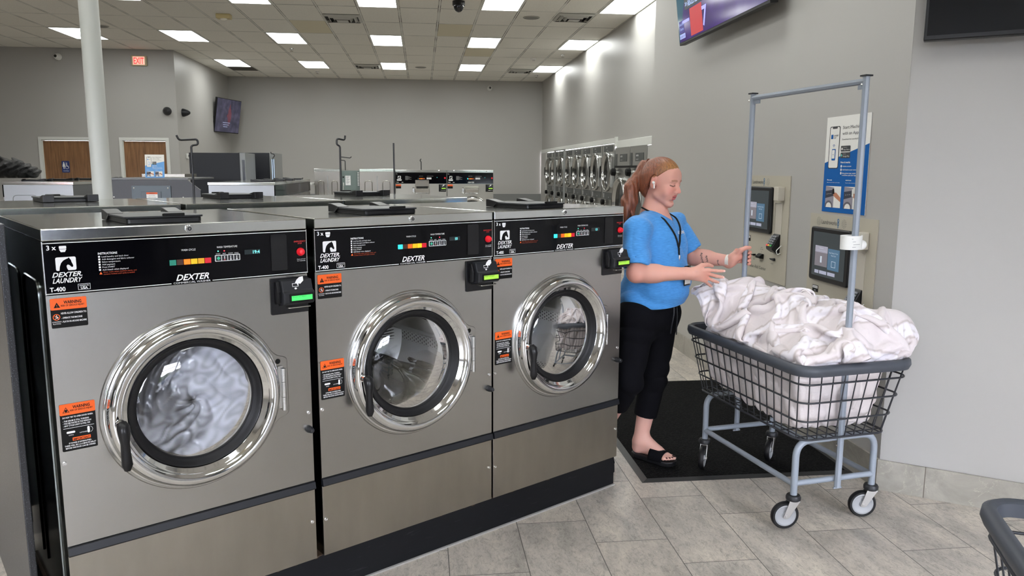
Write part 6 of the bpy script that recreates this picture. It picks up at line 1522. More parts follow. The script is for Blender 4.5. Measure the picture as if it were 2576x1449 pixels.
def body_col(V):
    c = np.tile(base_skin, (len(V), 1)); q = (V-hc) @ HR; x, y, z = q[:, 0], q[:, 1], q[:, 2]
    inh = (np.abs(y) < .1) & (z < .14) & (z > -.13) & (x > -.12) & (np.linalg.norm(q, axis=1) < .17)
    def blend(mask, col, a): 
        a = np.clip(a*mask, 0, 1)[:, None]; c[:] = c*(1-a)+np.array(col)*a
    g = lambda cx, cy, cz, s: np.exp(-(((x-cx)/s[0])**2+((y-cy)/s[1])**2+((z-cz)/s[2])**2))
    for s_ in (1, -1):
        blend(inh, srgb(214, 128, 116)[:3], .55*g(.075, .038*s_, -.030, (.03, .022, .022))); blend(inh, srgb(196, 104, 96)[:3], .4*g(-.005, .078*s_, 0, (.03, .02, .03)))
        br = np.exp(-((z-(.0215+.002-((np.abs(y)-.030)/.03)**2*.006))/.0030)**2)*(np.abs(y) > .012)*(np.abs(y) < .050)*(x > .03); blend(inh, srgb(150, 104, 78)[:3], .75*br)
        la = np.exp(-((z-(-.0055+((np.abs(y)-.031)/.018)**2*.0035))/.0024)**2)*(np.abs(np.abs(y)-.031) < .0165)*(x > .04); blend(inh, srgb(66, 40, 34)[:3], .9*la)
        ls = np.exp(-((z-.0065)/.0014)**2)*(np.abs(np.abs(y)-.031) < .015)*(x > .04); blend(inh, srgb(172, 112, 100)[:3], .55*ls)
    blend(inh, srgb(214, 132, 120)[:3], .45*g(.108, 0, -.026, (.02, .014, .016)))
    lip = ((np.abs(z+.0555)/.0062)**2+(y/.0225)**2 < 1) | ((np.abs(z+.0680)/.0078)**2+(y/.0195)**2 < 1); blend(inh & (x > .06), srgb(186, 84, 88)[:3], .85*lip)
    mo = (np.abs(z+.0618) < .0016) & (np.abs(y) < .019) & (x > .06); blend(inh, srgb(86, 28, 32)[:3], .9*mo)
    for s_ in (1, -1): blend(inh, srgb(92, 44, 38)[:3], .8*g(.098, .0065*s_, -.0405, (.006, .0034, .0022)))
    scalp = inh & (z > .078-1.15*np.clip(.045-x, 0, .052)-3.2*np.clip(-.022-x, 0, .040)) & (x < .045); blend(scalp, srgb(150, 96, 62)[:3], 1.0)
    # reddened elbows, knuckles, pale shins
    for P_, s_, a in ((Re, .05, .35), (Rw+dR*.085, .03, .35), (pole_f, .05, .35)):
        w_ = np.exp(-(np.linalg.norm(V-P_, axis=1)/s_)**2)[:, None]*a; c[:] = c*(1-w_)+np.array(srgb(214, 120, 104)[:3])*w_
    low = (V[:, 2] < .5)[:, None]; c[:] = np.where(low, pale*.98, c)
    for (tp, dr) in tipsR:
        d_ = np.linalg.norm(V-(tp+nR*.004-dr*.002), axis=1); m_ = d_ < .0058; c[m_] = srgb(236, 190, 182)[:3]
    nt_ = qL(.168, .026, .024); m_ = np.linalg.norm(V-nt_, axis=1) < .0105; c[m_] = srgb(40, 12, 16)[:3]
    for l, L_ in ((.008, .166), (-.006, .158), (-.018, .148)): m_ = np.linalg.norm(V-qL(L_+.002, l, .020), axis=1) < .006; c[m_] = srgb(60, 22, 26)[:3]
    # ink on the forearm, only on the side turned to the camera
    W_ = V-Le; a = W_ @ arm_d; u = W_ @ fU; side = (W_-a[:, None]*arm_d) @ vv(0.3, -1, 0) > -.005
    near = (a > .04) & (a < .20) & side & (np.abs(u) < .05) & (np.linalg.norm(W_, axis=1) < .26); idx = np.where(near)[0]
    if len(idx):
        pp = np.stack([a[idx], u[idx]], 1); best = np.full(len(idx), 1.0)
        for st in ST:
            for (p0, p1) in zip(st[:-1], st[1:]):
                p0, p1 = np.array(p0), np.array(p1); ab = p1-p0; t = np.clip(((pp-p0) @ ab)/(ab @ ab), 0, 1); best = np.minimum(best, np.linalg.norm(pp-p0-t[:, None]*ab, axis=1))
        c[idx[best < .0011]] = ink
    return c
person = thing('person', 'woman in a light blue t-shirt and black cropped pants steering the loaded cart', 'person', (0, 0, 0))
bf = union(body)
sdf_obj('body', bf, (.80, 3.30, 0.02), (1.80, 4.05, 1.64), .0030, [skin_m], person, body_col, it=1)
# --- t-shirt
n = NT('heather_blue_jersey'); vec, X, Y, Z = n.xyz()
mp = n.new('ShaderNodeMapping'); n.put(mp.inputs[0], vec); mp.inputs['Scale'].default_value = (30, 30, 260)
n.put(n.p.inputs['Base Color'], n.ramp(n.noise(mp.outputs[0], 1.5, 4), (0.34, srgb(56, 128, 196)), (0.5, srgb(64, 140, 208)), (0.68, srgb(76, 152, 218))))
n.p.inputs['Roughness'].default_value = 0.8; n.p.inputs['Sheen Weight'].default_value = 0.15
n.bump(n.noise(vec, 900, 2), 0.25, 0.0006)
shirt_m = n.M
Rse = Rs+(Re-Rs)*.86+vv(.0, 0, 0); Lse = Ls+(Le-Ls)*.80
belly = vv(1.200, 3.745, .965)
torso = union([(ell(ch+tf*-.0, (.168, .118, .17), TR), 0), (cap(Rs+tx*.02, Ls-tx*.02, .062, .062), .05), (ell(ch+tf*.075+tx*.062+tz*-.01, (.075, .06, .075), TR), .05), (ell(ch+tf*.075-tx*.062+tz*-.01, (.075, .06, .075), TR), .05),
               (ell(belly, (.170, .135, .16), TR), .06), (ell(pel+tz*.03, (.186, .138, .13), TR), .06), (cap(ch, pel, .13, .15), .05), (cap(nb, ch, .055, .08), .04)])
sleeves = union([(cap(Rs, Rse+(Rse-Rs)*.1, .056, .067), 0), (cap(Ls, Lse+(Lse-Ls)*.1, .056, .063), .0)])
armR = nrm(Re-Rs); armL = nrm(Le-Ls)
def shirt(p):
    d1 = torso(p); z = p[:, 2]
    d1 = smax(d1, -(z-.856-.012*np.sin(p[:, 0]*9+1)), .006)                      # hem
    d2 = sleeves(p)
    eR = (p-Rse) @ armR; eL = (p-Lse) @ armL; nearR = (p[:, 0] < 1.14)
    d2 = np.where(nearR, smax(d2, eR, .004), smax(d2, eL, .004))
    d = smin(d1, d2, .06)
    w_ = np.clip((1.10-z)/.2, 0, 1)
    d = d+folds(p, .0100, 21, (.25, .2, 1.0), 1.5, .6)*w_*.8*np.clip((z-.87)/.05, 0, 1)+folds(p, .0080, 17, (1.0, .5, -.5), 1.3, 3.1)*np.clip((z-1.0)/.1, 0, 1)*.55+folds(p, .0050, 30, (.8, -.3, .6), 1.2, 2.0)*np.clip((z-1.02)/.1, 0, 1)*np.exp(-(np.minimum(np.linalg.norm(p-A_(Rs+(Re-Rs)*.6), axis=1), np.linalg.norm(p-A_(Ls+(Le-Ls)*.6), axis=1))/.12)**2)
    d = d+folds(p, .0030, 36, (.4, -.2, 1.0), 1.1, 1.3)*np.exp(-((z-.91)/.06)**2)*.8
    # openings: neck, sleeves, hem
    d = smax(d, -(cap(nb+vv(.014, -.014, .055), nb+vv(.030, -.030, -.005), .066, .060)(p)), .004)
    d = smax(d, -(cap(Rse+armR*.03, Rse-armR*.03, .058, .052)(p)), .003); d = smax(d, -(cap(Lse+armL*.03, Lse-armL*.03, .055, .050)(p)), .003)
    return d
ts = sdf_obj('t_shirt', shirt, (.80, 3.40, .80), (1.60, 4.10, 1.42), .0036, [shirt_m], person, it=2)
# chest print and seams
b = MB(); pc = ch+tf*.160+tx*.046+tz*.066
fT = Matrix(((tx[0], -tf[0], 0, pc[0]), (tx[1], -tf[1], 0, pc[1]), (0, 0, 1, pc[2]), (0, 0, 0, 1))); b.T = fT
b.text('DETROIT', -.024, -.006, .017, white_ink, y=0, bold=.04, shear=.25, width=.056)
for k in range(4): b.flat([(-.040+.004*k, -.007+.005*k), (-.026, -.007+.005*k), (-.026, -.0045+.005*k), (-.040+.004*k, -.0045+.005*k)], 0, white_ink)
b.flat([(-.030, -.012), (.034, -.012), (.030, -.0095), (-.030, -.0095)], 0, white_ink)
Vt = np.array([v for v in b.v])
# lay the print on the cloth by marching each vertex to the shirt surface
P_ = Vt.copy()-tf*(-.05)
for _ in range(60):
    dd = shirt(P_.astype(np.float32)); P_ = P_-tf*np.clip(dd-.0016, -.01, .01)[:, None]*.8
b.v = [tuple(q) for q in P_]; pr = b.build('chest_print', person, smooth=0); pr.parent = ts; pr['label'] = 'white lettered chest print'
# --- trousers
blk_cloth = mat('black_jersey', (0.0025, 0.0025, 0.004, 1), 0.9, bump=0.2, bscale=500, spec=.12)
def pants(p):
    z = p[:, 2]
    u = union([(ell(pel+vv(0, 0, -.03), (.172, .128, .15), TR), 0), (cap(Rh, Rk, .100, .070), .05), (cap(Lh, Lk, .100, .070), .05),
               (cap(Rk, Rk+(Ra-Rk)*.66, .070, .060), .02), (cap(Lk, Lk+(La-Lk)*.66, .070, .060), .02)])(p)
    u = u+folds(p, .006, 26, (.3, .2, 1.0), 1.2, 2.2)*np.exp(-(np.minimum(np.abs(z-.47), np.abs(z-.76))/.09)**2)
    aR = nrm(Ra-Rk); aL = nrm(La-Lk); cR = Rk+(Ra-Rk)*.50; cL = Lk+(La-Lk)*.60
    isR = cap(Rk, Ra, .05)(p) < cap(Lk, La, .05)(p)
    cut = np.where(isR, (p-cR) @ aR, (p-cL) @ aL)
    u = smax(u, np.where(z < .42, cut, -1.0), .004)
    u = smax(u, -(cap(cR+aR*.02, cR-aR*.02, .047, .047)(p)), .003); u = smax(u, -(cap(cL+aL*.02, cL-aL*.02, .047, .047)(p)), .003)
    return smax(u, z-.93, .005)
pn = sdf_obj('cropped_pants', pants, (.80, 3.45, .15), (1.45, 4.10, .95), .0042, [blk_cloth], person, it=2)
b = MB()
for k, x in enumerate((-.012, .014)):
    p0 = pel+tf*.150+tx*x+tz*.03; pts = [tuple(p0), tuple(p0+tf*.006+tz*-.05+tx*(.004 if k else -.004)), tuple(p0+tf*-.004+tz*-.11+tx*(.020 if k else -.008)), tuple(p0+tf*-.012+tz*(-.165 if k else -.15)+tx*(.034 if k else .0))]
    b.tube(fillet(pts, .02, 4), .0032, black_pl2, 6)
dc = b.build('drawstring', person, smooth=60); dc.parent = pn
# --- hair
n = NT('auburn_hair'); vec, X, Y, Z = n.xyz()
at = n.new('ShaderNodeAttribute'); at.attribute_name = 'Col'
mp = n.new('ShaderNodeMapping'); n.put(mp.inputs[0], vec); mp.inputs['Scale'].default_value = (240, 240, 26); mp.inputs['Rotation'].default_value = (0, .45, 0)
mx = n.new('ShaderNodeMix', data_type='RGBA', blend_type='MULTIPLY'); mx.inputs[0].default_value = .9
n.put(mx.inputs[6], at.outputs['Color']); n.put(mx.inputs[7], n.ramp(n.noise(mp.outputs[0], 1.0, 5, .6), (.32, rgb(.45)), (.5, rgb(.95)), (.7, (1.5, 1.35, 1.2, 1))))
n.put(n.p.inputs['Base Color'], mx.outputs[2]); n.p.inputs['Roughness'].default_value = .42; n.bump(n.noise(mp.outputs[0], 1.0, 4), .55, .002)
hair_m = n.M
pt0, pt1, pt2, pt3, pt4 = H(-.088, .0, .070), H(-.122, .004, .050), vv(1.062, 3.845, 1.44), vv(1.048, 3.845, 1.36), vv(1.022, 3.838, 1.235)
skull = union([(he(-.015, 0, .030, .0975, .0795, .0885), 0), (he(-.045, 0, -.005, .066, .079, .090), .03), (he(-.052, 0, -.055, .045, .058, .045), .03)])
def hairf(p):
    q = (p-A_(hc)) @ A_(HR); x, y, z = q[:, 0], q[:, 1], q[:, 2]
    d = skull(p)+.0006*np.sin(np.arctan2(y, x+.09)*46+z*30)
    line = z-(.070-1.15*np.clip(.045-x, 0, .052)-3.2*np.clip(-.022-x, 0, .040)+.30*np.clip(x-.045, 0, .05))
    d = smax(d, -line*.7, .002)
    ear = ell(H(-.006, .078, -.004), (.021, .02, .034), HR)(p); ear2 = ell(H(-.006, -.078, -.004), (.021, .02, .034), HR)(p)
    d = smax(smax(d, -ear, .004), -ear2, .004)
    tail = union([(cap(pt0, pt1, .020, .024), 0), (cap(pt1, pt2, .024, .034), .02), (cap(pt2, pt3, .036, .038), .02), (cap(pt3, pt4, .038, .010), .02), (cap(pt2+vv(-.012, -.02, 0), vv(1.020, 3.80, 1.27), .026, .006), .012), (cap(pt3+vv(.01, .0, 0), vv(1.065, 3.80, 1.26), .020, .005), .01)])(p)
    tail = tail+.0016*np.sin(p[:, 0]*230+p[:, 2]*40+1.2*np.sin(p[:, 2]*14))+.0012*np.sin(p[:, 1]*260+p[:, 2]*20)
    return smin(d, tail, .012)
def hair_col(V):
    q = (V-hc) @ HR; t = np.clip((q[:, 0]+.02)/.09, 0, 1)[:, None]
    return np.array(srgb(122, 70, 48)[:3])*(1-t)+np.array(srgb(156, 112, 64)[:3])*t
hr = sdf_obj('hair', hairf, (.93, 3.65, 1.20), (1.36, 3.95, 1.63), .0024, [hair_m], person, hair_col, it=1)
b = MB(); ax_ = nrm(pt1-pt0); u_ = nrm(np.cross(ax_, vv(0, 0, 1))); w_ = np.cross(ax_, u_); c0 = pt0+ax_*.006
b.tube([tuple(c0+u_*.0235*math.cos(a)+w_*.0235*math.sin(a)) for a in np.linspace(0, 2*PI, 24, endpoint=False)], .0038, mat('hair_tie_auburn', srgb(108, 60, 42), .6), 8, closed=True); b.build('hair_tie', smooth=60).parent = hr
# --- earbud, lanyard and badge, watch, sandals
b = MB(); e0 = H(.000, -.086, -.006); b.ellipsoid(tuple(e0), (.0075, .0075, .0075), white_pl, 14, 8); b.tube([tuple(e0+hu*-.002+hf*.003), tuple(e0+hu*-.026+hf*.011-hl*.001)], .0033, white_pl, 10)
eb = b.build('earbud', smooth=60); eb.parent = person; eb['label'] = 'white wireless earbud'
def on_shirt(p, off=.003):
    P_ = np.array([p], dtype=np.float32)+A_(tf)*.05
    for _ in range(50): P_ = P_-A_(tf)*np.clip(shirt(P_)-off, -.01, .01)[:, None]*.8
    return P_[0]
vtx = on_shirt(ch+tf*.15+tx*-.034+tz*-.004, .006)
b = MB()
for s_ in (-1, 1):
    nk = [nb+tx*.068*s_+tf*-.030+tz*.048, nb+tx*.072*s_+tf*.012+tz*.032]
    st_ = nb+tx*.070*s_+tf*.045+tz*-.005; pts = [tuple(q) for q in nk]
    for t_ in np.linspace(0, 1, 14):
        q = st_*(1-t_)+np.array(vtx)*t_; q = on_shirt(q-tf*.0, .0045); pts.append(tuple(float(v) for v in q))
    b.tube(fillet(pts, .012, 2), .0042, label_blk, 8)
vb = np.array(vtx)
b.tube([tuple(vb), tuple(vb+tz*-.035+tf*.002)], .0045, label_blk, 8)
ly = b.build('lanyard', smooth=60); ly.parent = person; ly['label'] = 'black cord lanyard'
b = MB(); c0 = vb+tz*-.036+tf*.003; b.cyl(tuple(c0), tuple(c0+tz*-.018), .0055, chrome, 12); b.cyl(tuple(c0+tz*-.018), tuple(c0+tz*-.036), .0028, chrome, 10); b.ellipsoid(tuple(c0+tz*-.040), (.006, .004, .007), chrome, 12, 8)
o_ = b.build('lanyard_clip', smooth=60); o_.parent = ly
c1 = on_shirt(c0+tz*-.10, .010).astype(np.float64)+tz*.052; c1 = np.array(c1)+tf*.010; b = MB(); b.T = Matrix(((tx[0], -tf[0], 0, c1[0]), (tx[1], -tf[1], 0, c1[1]), (0, 0, 1, c1[2]), (0, 0, 0, 1)))
b.prism(rrect(-.034, -.098, .034, 0, .005, 3), -.0005, .0015, badge_plastic); b.build('badge_sleeve', smooth=0).parent = ly
b2 = MB(); b2.T = b.T; b2.box((-.028, -.0030, -.090), (.028, -.0012, -.016), white_pl); b2.build('badge_card', smooth=0).parent = ly
wa = Lw-nrm(Lw-Le)*.012; wd_ = nrm(Lw-Le); wu_ = nrm(np.cross(wd_, vv(0, 0, 1))); wv_ = np.cross(wd_, wu_)
b = MB(); ring = []
for a in np.linspace(0, 2*PI, 40, endpoint=False):
    c_ = wu_*math.cos(a)+wv_*math.sin(a); r_ = .0295
    ring.append((wa+c_*r_-wd_*.009, wa+c_*(r_+.002)-wd_*.009, wa+c_*(r_+.002)+wd_*.009, wa+c_*r_+wd_*.009))
vs = [tuple(q) for r4 in ring for q in r4]; K = len(ring); b.add(vs, [(i*4+j, i*4+(j+1) % 4, ((i+1) % K)*4+(j+1) % 4, ((i+1) % K)*4+j) for i in range(K) for j in range(4)], mat('watch_band', srgb(222, 216, 206), .5))
wt = b.build('watch', smooth=60); wt.parent = person; wt['label'] = 'pale sport watch strap'
b = MB()
for k in range(3):
    c_ = nrm(wu_*-.2+vv(.2, -1, .3*(k-1))); q = wa+c_*.0318; b.ellipsoid(tuple(q), (.002, .002, .002), label_blk, 8, 6)
b.build('strap_holes', smooth=60).parent = wt
def sandal(q, label):
    sole = MB(); out = [(-.068, 0), (-.062, -.024), (-.035, -.036), (.02, -.036), (.08, -.043), (.13, -.046), (.165, -.038), (.185, -.012), (.188, .02), (.175, .042), (.14, .048), (.08, .044), (.02, .036), (-.035, .034), (-.062, .022)]
    for (z0, z1) in ((-.024, .004),):
        top = [tuple(q(f, l, z1)) for f, l in out]; bot = [tuple(q(f*.98, l*.97, z0)) for f, l in out]; n_ = len(out)
        sole.add(bot+top, [tuple(range(n_))[::-1], tuple(range(n_, 2*n_))]+[(i, (i+1) % n_, n_+(i+1) % n_, n_+i) for i in range(n_)], black_rub)
    s_ = sole.build('sandal_sole', smooth=0, bevel=.006); s_.parent = person
    st = MB(); vs = []
    fr = np.linspace(.055, .135, 7); an = np.linspace(-.15, PI+.15, 17)
    for t_, f in enumerate(fr):
        w2 = .047+.002*math.sin(t_); hh_ = .052-(f-.055)*.19
        for a in an: vs.append(tuple(q(f+.006*math.sin(a)*0, w2*math.cos(a), .004+max(-.006, hh_*math.sin(a)))))
    K = len(an); st.add(vs, [(i*K+j, i*K+j+1, (i+1)*K+j+1, (i+1)*K+j) for i in range(len(fr)-1) for j in range(K-1)], blk_cloth)
    o = st.build('sandal_strap', smooth=60); so = o.modifiers.new('s', 'SOLIDIFY'); so.thickness = .003; so.offset = 1; o.parent = s_
sandal(qL, 'left'); sandal(qR, 'right')
# ================================================================== laundry
def cloth_mat(name, c0, c1, stripe=None):
    n = NT(name); vec, X, Y, Z = n.xyz()
    at = n.new('ShaderNodeAttribute'); at.attribute_name = 'Col'
    base = at.outputs['Color']
    w_ = n.noise(vec, 260, 2); n.put(n.p.inputs['Base Color'], base); n.p.inputs['Roughness'].default_value = .85; n.p.inputs['Sheen Weight'].default_value = .25
    n.bump(n.m('ADD', n.m('MULTIPLY', w_, .35), n.m('MULTIPLY', n.noise(vec, 45, 5, .65, .8), 1.0)), .35, .004)
    return n.M
cream = cloth_mat('cream_blanket_cloth', None, None)
CRm = np.array([[math.cos(CR), -math.sin(CR), 0], [math.sin(CR), math.cos(CR), 0], [0, 0, 1]])
CC3 = np.array([CC[0], CC[1], 0])
def toc(p): return (p-CC3.astype(np.float32)) @ CRm.astype(np.float32)
def cw(x, y, z): return CC3+CRm @ np.array([x, y, z])
def crumple(p, a, f=1.0):
    q = p*f
    w1 = np.sin(q[:, 1]*9+2*np.sin(q[:, 2]*6+1))+np.sin(q[:, 0]*8-q[:, 2]*5); w2 = np.sin(q[:, 0]*14+w1*1.2)+np.cos(q[:, 2]*13-w1)
    r1 = 1-2*np.abs(np.sin(q[:, 0]*15+q[:, 1]*9+w1*1.1)); r2 = 1-2*np.abs(np.sin(q[:, 2]*22-q[:, 1]*14+w2*.9+1)); r3 = 1-2*np.abs(np.sin(q[:, 0]*31-q[:, 1]*27+q[:, 2]*18+w2*1.3))
    return a*(r1*.55+r2*.3+r3*.18)
# sheets filling the wire basket
def sheets(p):
    q = toc(p); z = q[:, 2]; t = np.clip((z-.405)/(.315), 0, 1)
    hx = .205+.052*t; hy = .362+.045*t
    ax = np.abs(q[:, 0])-hx; ay = np.abs(q[:, 1])-hy; rr_ = .06
    ox = np.maximum(ax+rr_, 0); oy = np.maximum(ay+rr_, 0); d = np.sqrt(ox*ox+oy*oy)-rr_+np.minimum(np.maximum(ax, ay)+rr_, 0)
    sag = .418+.10*np.clip((q[:, 1]-.05)/.36, 0, 1)**1.5+.10*np.clip((np.abs(q[:, 0]+.05)-.10)/.12, 0, 1)**2*0+.06*np.clip((-.30-q[:, 1])/.1, 0, 1)
    d = smax(d+.012, sag-z, .05); d = smax(d, z-.76, .03)
    return d+crumple(p*A_((1, 1, .5)), .020, 1.35)+.014
def laund_col(V, kind=0):
    c = np.tile(np.array(srgb(206, 198, 197)[:3]), (len(V), 1))
    t = .5+.5*np.sin(V[:, 0]*7+V[:, 1]*5+V[:, 2]*6); c = c*(1-.14*t[:, None])+np.array(srgb(220, 206, 192)[:3])*.14*t[:, None]
    return c
lt = sdf_obj('bed_sheets', sheets, (1.30, 2.75, .37), (2.10, 3.95, .80), .0055, [cream], None, lambda V: laund_col(V), it=1)
tag(lt, 'cream cotton sheets packed inside the wire cart basket, seen through the wires', 'sheets')
# the blanket heaped on top
blob = union([(cap(cw(-.185, .385, .80), cw(.02, .16, .84), .120, .105), 0), (cap(cw(-.21, .36, .86), cw(-.04, .29, .915), .085, .080), .04), (cap(cw(-.04, .24, .865), cw(.10, .05, .84), .095, .085), .04),
              (cap(cw(.0, .0, .80), cw(.10, -.30, .77), .145, .120), .06), (cap(cw(-.12, .05, .755), cw(-.11, -.32, .735), .095, .075), .05), (cap(cw(.16, .22, .80), cw(.20, -.10, .82), .09, .095), .05), (cap(cw(-.18, .38, .74), cw(-.17, .0, .735), .075, .07), .04),
              (cap(cw(.12, -.12, .885), cw(.16, -.22, .88), .045, .045), .05),
              (cap(cw(.14, -.28, .84), cw(.30, -.30, .835), .085, .075), .05), (cap(cw(.28, -.30, .845), cw(.385, -.27, .83), .065, .052), .04), (cap(cw(.24, -.36, .78), cw(.34, -.34, .785), .06, .045), .04)])
def drape(name, label, cat, heap, nu, nv, sp, place, colf, steps=70, seed=1, limit=None, thick=.004, grav=-.00045):
    """let a sheet of cloth larger than its landing place settle on a solid heap, so that it buckles into folds"""
    r_ = np.random.default_rng(seed)
    U, Vv = np.meshgrid(np.linspace(-1, 1, nu), np.linspace(-1, 1, nv), indexing='ij')
    X = place(U, Vv).astype(np.float32); nz = np.zeros((nu, nv), np.float32)
    for k in range(16):
        a, c, ph = r_.uniform(2, 15), r_.uniform(2, 15), r_.uniform(0, 6.3); nz += np.sin(U*a*r_.choice([-1, 1])+Vv*c+ph).astype(np.float32)
    X[..., 2] += nz*.012
    X[..., 0] += np.roll(nz, 7, 0)*.008; X[..., 1] += np.roll(nz, 11, 1)*.008
    Vel = np.zeros_like(X)
    def con(A, B, L, st):
        d = B-A; l = np.sqrt((d*d).sum(-1, keepdims=True))+1e-9; c = d*((l-L)/l*.5*st); A += c; B -= c
    for s_ in range(steps):
        X0 = X.copy(); X = X+Vel*.90; X[..., 2] += grav
        for it_ in range(14):
            for o_ in (0, 1):
                con(X[o_:-1:2][: (nu-o_)//2], X[o_+1::2], sp, 1.0); con(X[:, o_:-1:2][:, : (nv-o_)//2], X[:, o_+1::2], sp, 1.0)
            for o_ in (0, 1):
                a = X[o_:-1:2][: (nu-o_)//2]; b2 = X[o_+1::2]
                con(a[:, :-1], b2[:, 1:], sp*1.414, .35); con(a[:, 1:], b2[:, :-1], sp*1.414, .35)
            if it_ % 2 == 0:
                for o_ in range(0, 6):
                    n_ = (nu-o_-3+5)//6
                    if n_ > 0: con(X[o_::6][:n_], X[o_+3::6][:n_], sp*2.93, .22)
                    n_ = (nv-o_-3+5)//6
                    if n_ > 0: con(X[:, o_::6][:, :n_], X[:, o_+3::6][:, :n_], sp*2.93, .22)
            if it_ % 3 == 1:
                for o_ in range(0, 12):
                    n_ = (nu-o_-6+11)//12
                    if n_ > 0: con(X[o_::12][:n_], X[o_+6::12][:n_], sp*5.7, .10)
                    n_ = (nv-o_-6+11)//12
                    if n_ > 0: con(X[:, o_::12][:, :n_], X[:, o_+6::12][:, :n_], sp*5.7, .10)
            if it_ in (6, 13):
                if limit is not None: limit(X)
                P_ = X.reshape(-1, 3); d = heap(P_); m_ = d < .006
                if m_.any():
                    Q = P_[m_]; e = .004; g = np.stack([heap(Q+A_((e, 0, 0)))-heap(Q-A_((e, 0, 0))), heap(Q+A_((0, e, 0)))-heap(Q-A_((0, e, 0))), heap(Q+A_((0, 0, e)))-heap(Q-A_((0, 0, e)))], 1)
                    g /= np.linalg.norm(g, axis=1, keepdims=True)+1e-9; Q = Q+g*(.006-d[m_])[:, None]
                    Q = Q*.35+(X0.reshape(-1, 3)[m_]+g*np.maximum(0, ((Q-X0.reshape(-1, 3)[m_])*g).sum(1))[:, None])*.65 if it_ == 13 else Q
                    P_[m_] = Q; X = P_.reshape(X.shape)
        Vel = X-X0; Vel = np.clip(Vel, -.02, .02)
    P_ = X.reshape(-1, 3); ii = np.arange(nu*nv).reshape(nu, nv)
    F = np.stack([ii[:-1, :-1], ii[1:, :-1], ii[1:, 1:], ii[:-1, 1:]], -1).reshape(-1, 4)
    me = bpy.data.meshes.new(name); me.from_pydata([tuple(map(float, v)) for v in P_], [], [tuple(map(int, f)) for f in F]); me.materials.append(cream)
    me.polygons.foreach_set('use_smooth', [True]*len(me.polygons))
    at = me.color_attributes.new('Col', 'FLOAT_COLOR', 'POINT'); c4 = np.ones((len(P_), 4), np.float32); c4[:, :3] = colf(U.ravel(), Vv.ravel(), P_); at.data.foreach_set('color', c4.ravel())
    o = bpy.data.objects.new(name, me); COL.objects.link(o)
    so = o.modifiers.new('thickness', 'SOLIDIFY'); so.thickness = thick; so.offset = 0
    sb = o.modifiers.new('smooth', 'SUBSURF'); sb.levels = 1; sb.render_levels = 2
    return tag(o, label, cat)
core = sdf_obj  # the heap itself is a stuffed core of more sheets under the blanket
def heapf(p):
    q = toc(p); d = blob(p)
    slab = np.maximum(np.maximum(np.abs(q[:, 0])-.235, np.abs(q[:, 1])-.43), q[:, 2]-.735)
    d = smin(d, slab, .03)
    for sy in (-1, 1): d = np.minimum(d, np.sqrt(q[:, 0]**2+(q[:, 1]-sy*.385)**2)-.016)
    return d
def in_rim(X):
    q = toc(X.reshape(-1, 3)); m_ = q[:, 2] < .752
    q[:, 0] = np.where(m_, np.clip(q[:, 0], -.252, .252), q[:, 0]); q[:, 1] = np.where(m_, np.clip(q[:, 1], -.446, .446), q[:, 1]); q[:, 2] = np.maximum(q[:, 2], .715); q[:, 0] = np.maximum(q[:, 0], -.285); q[:, 1] = np.minimum(q[:, 1], .47)
    X[...] = (q @ CRm.T.astype(np.float32)+CC3.astype(np.float32)).reshape(X.shape)
def place_b(U, V_):
    x = .01+U*.275+.13*np.clip(-V_-.1, 0, 1)*(U > 0)*U; y = .0+V_*.50
    z = 1.02+.0*U-.10*np.abs(U)**3
    q = np.stack([x, y, z], -1); return q @ CRm.T+CC3
def bcol(u, v, P_):
    c = np.tile(np.array(srgb(212, 203, 204)[:3]), (len(u), 1)); ph = ((v*.85+u*.06)*4.6+.1) % 1.0
    wh = (ph > .30) & (ph < .58) & (np.sin(u*90) > -2); ed = (np.abs(ph-.27) < .022) | (np.abs(ph-.61) < .022); ed2 = np.abs(ph-.44) < .018
    c[wh] = np.array(srgb(226, 221, 226)[:3]); tf_ = np.sin(u*330+np.sin(v*40)) > -.2
    c[ed] = np.array(srgb(182, 171, 169)[:3]); c[ed2 & tf_] = np.array(srgb(198, 190, 190)[:3])
    return c
drape('blanket', 'cream striped blanket heaped above the cart rim and spilling over its right end', 'blanket', heapf, 136, 196, .0086, place_b, bcol, steps=70, seed=3, limit=in_rim)
def place_c(U, V_):
    x = .25+U*.13; y = -.30+V_*.085; z = .905-.03*U
    q = np.stack([x, y, z+0*U], -1); return q @ CRm.T+CC3
# ------------------------------------------------------------------ wet loads behind the washer doors
wet_m = vcol_mat('wet_cloth', .22, bump=.3, bscale=60, spec=.6)
def load(name, label, cat, u, f, colf, h=.005):
    o = sdf_obj(name, f, (-.25, .0, RZ-.25), (.25, .42, RZ+.25), h, [wet_m], None, colf, it=1)
    o.location = wpos(u, 0); o.rotation_euler = (0, 0, AW); tag(o, label, cat); return o
def wl(p):
    x, y, z = p[:, 0], p[:, 1], p[:, 2]-RZ
    r = np.sqrt(x*x+z*z); sw = np.arctan2(z, x)
    d = np.maximum(r-.205, .018-y+.05*np.clip(r-.165, 0, 1)); d = np.maximum(d, y-.30)
    return d+.007*(1-2*np.abs(np.sin(r*46+sw*3+2*np.sin(x*20-z*14))))+.004*np.sin(x*60+z*75)+.03*np.clip(.3-np.sqrt((x+.09)**2+(z-.08)**2)*2.6, 0, 1)
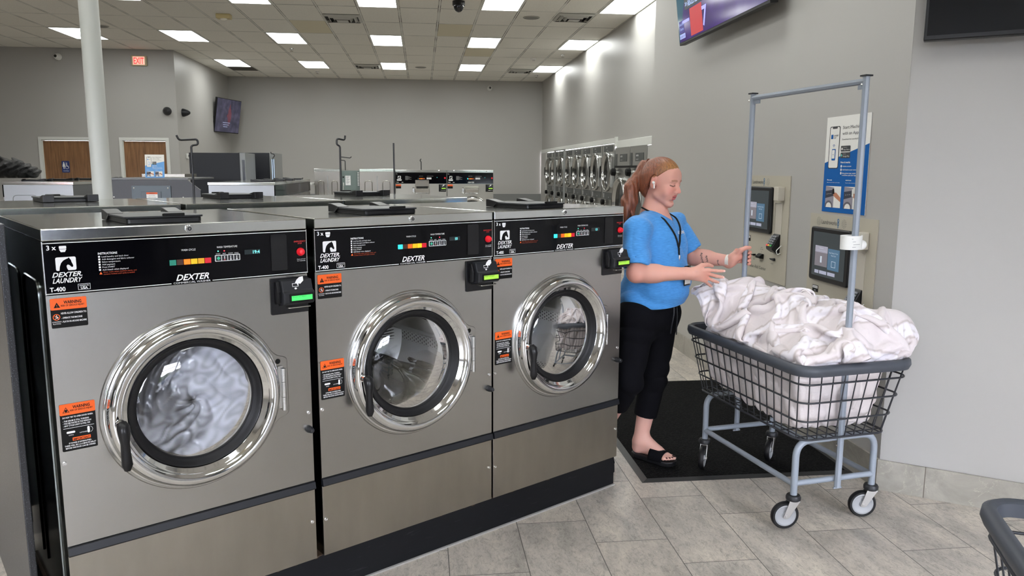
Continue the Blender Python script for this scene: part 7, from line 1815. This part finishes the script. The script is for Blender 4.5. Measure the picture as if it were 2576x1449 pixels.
def wc(V):
    x, z = V[:, 0], V[:, 2]-RZ; t = np.clip(.55+.45*np.sin(x*18-z*9+2*np.sin(z*14))+.9*x, 0, 1)[:, None]
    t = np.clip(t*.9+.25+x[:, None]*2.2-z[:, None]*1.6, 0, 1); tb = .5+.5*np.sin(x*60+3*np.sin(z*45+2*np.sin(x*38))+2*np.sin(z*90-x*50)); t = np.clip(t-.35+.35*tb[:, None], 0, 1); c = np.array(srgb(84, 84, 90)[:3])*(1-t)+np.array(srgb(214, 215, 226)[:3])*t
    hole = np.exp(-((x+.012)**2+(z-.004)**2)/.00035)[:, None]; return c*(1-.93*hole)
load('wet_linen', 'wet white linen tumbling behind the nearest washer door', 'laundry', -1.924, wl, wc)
def dl(p):
    x, y, z = p[:, 0], p[:, 1], p[:, 2]-RZ
    r = np.sqrt(x*x+z*z); d = np.maximum(r-.226, .035-y); d = np.maximum(d, y-.34)
    d = smax(d, z+.045+.35*x+.03*np.sin(x*22), .02)
    return d+.012*(1-2*np.abs(np.sin(x*30+z*16+2.5*np.sin(z*18+x*7))))+.005*np.sin(x*75+y*40)
def dcl(V):
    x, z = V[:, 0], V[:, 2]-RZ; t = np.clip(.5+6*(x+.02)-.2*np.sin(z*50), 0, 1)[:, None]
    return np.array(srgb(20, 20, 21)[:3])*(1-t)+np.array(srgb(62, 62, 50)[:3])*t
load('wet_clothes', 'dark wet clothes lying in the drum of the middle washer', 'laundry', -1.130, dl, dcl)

# ================================================================== second cart, cut by the lower right corner
cart('empty wire laundry cart with dark grey rim cut off by the lower right corner', (1.41, 1.10, 0), math.radians(-24), False, (0.3, 0.6, 1.9, 2.4))
# black bin bag on the far left washers
def bagf(p):
    q = p; d = union([(ell((-.06, 0, .10), (.24, .22, .145)), 0), (ell((.12, 0, .07), (.18, .2, .09)), .06), (cap((-.12, 0, .18), (-.16, 0, .245), .07, .03), .03)])(p)
    s1 = np.sin(p[:, 0]*23+3*np.sin(p[:, 2]*19+1)+p[:, 1]*9); s2 = np.sin(p[:, 2]*41-p[:, 0]*17+2.5*np.sin(p[:, 0]*26))
    return smax(d+.013*(1-2*np.abs(s1))-.006*(1-2*np.abs(s2))+.008, -p[:, 2], .01)
bg_ = sdf_obj('trash_bag', bagf, (-.45, -.4, -.03), (.45, .4, .38), .008, [BAG_M], it=0); bg_.location = (-5.0, 10.3, WH+.04)
tag(bg_, 'black plastic bag lying on the washers at the far left', 'plastic bag')
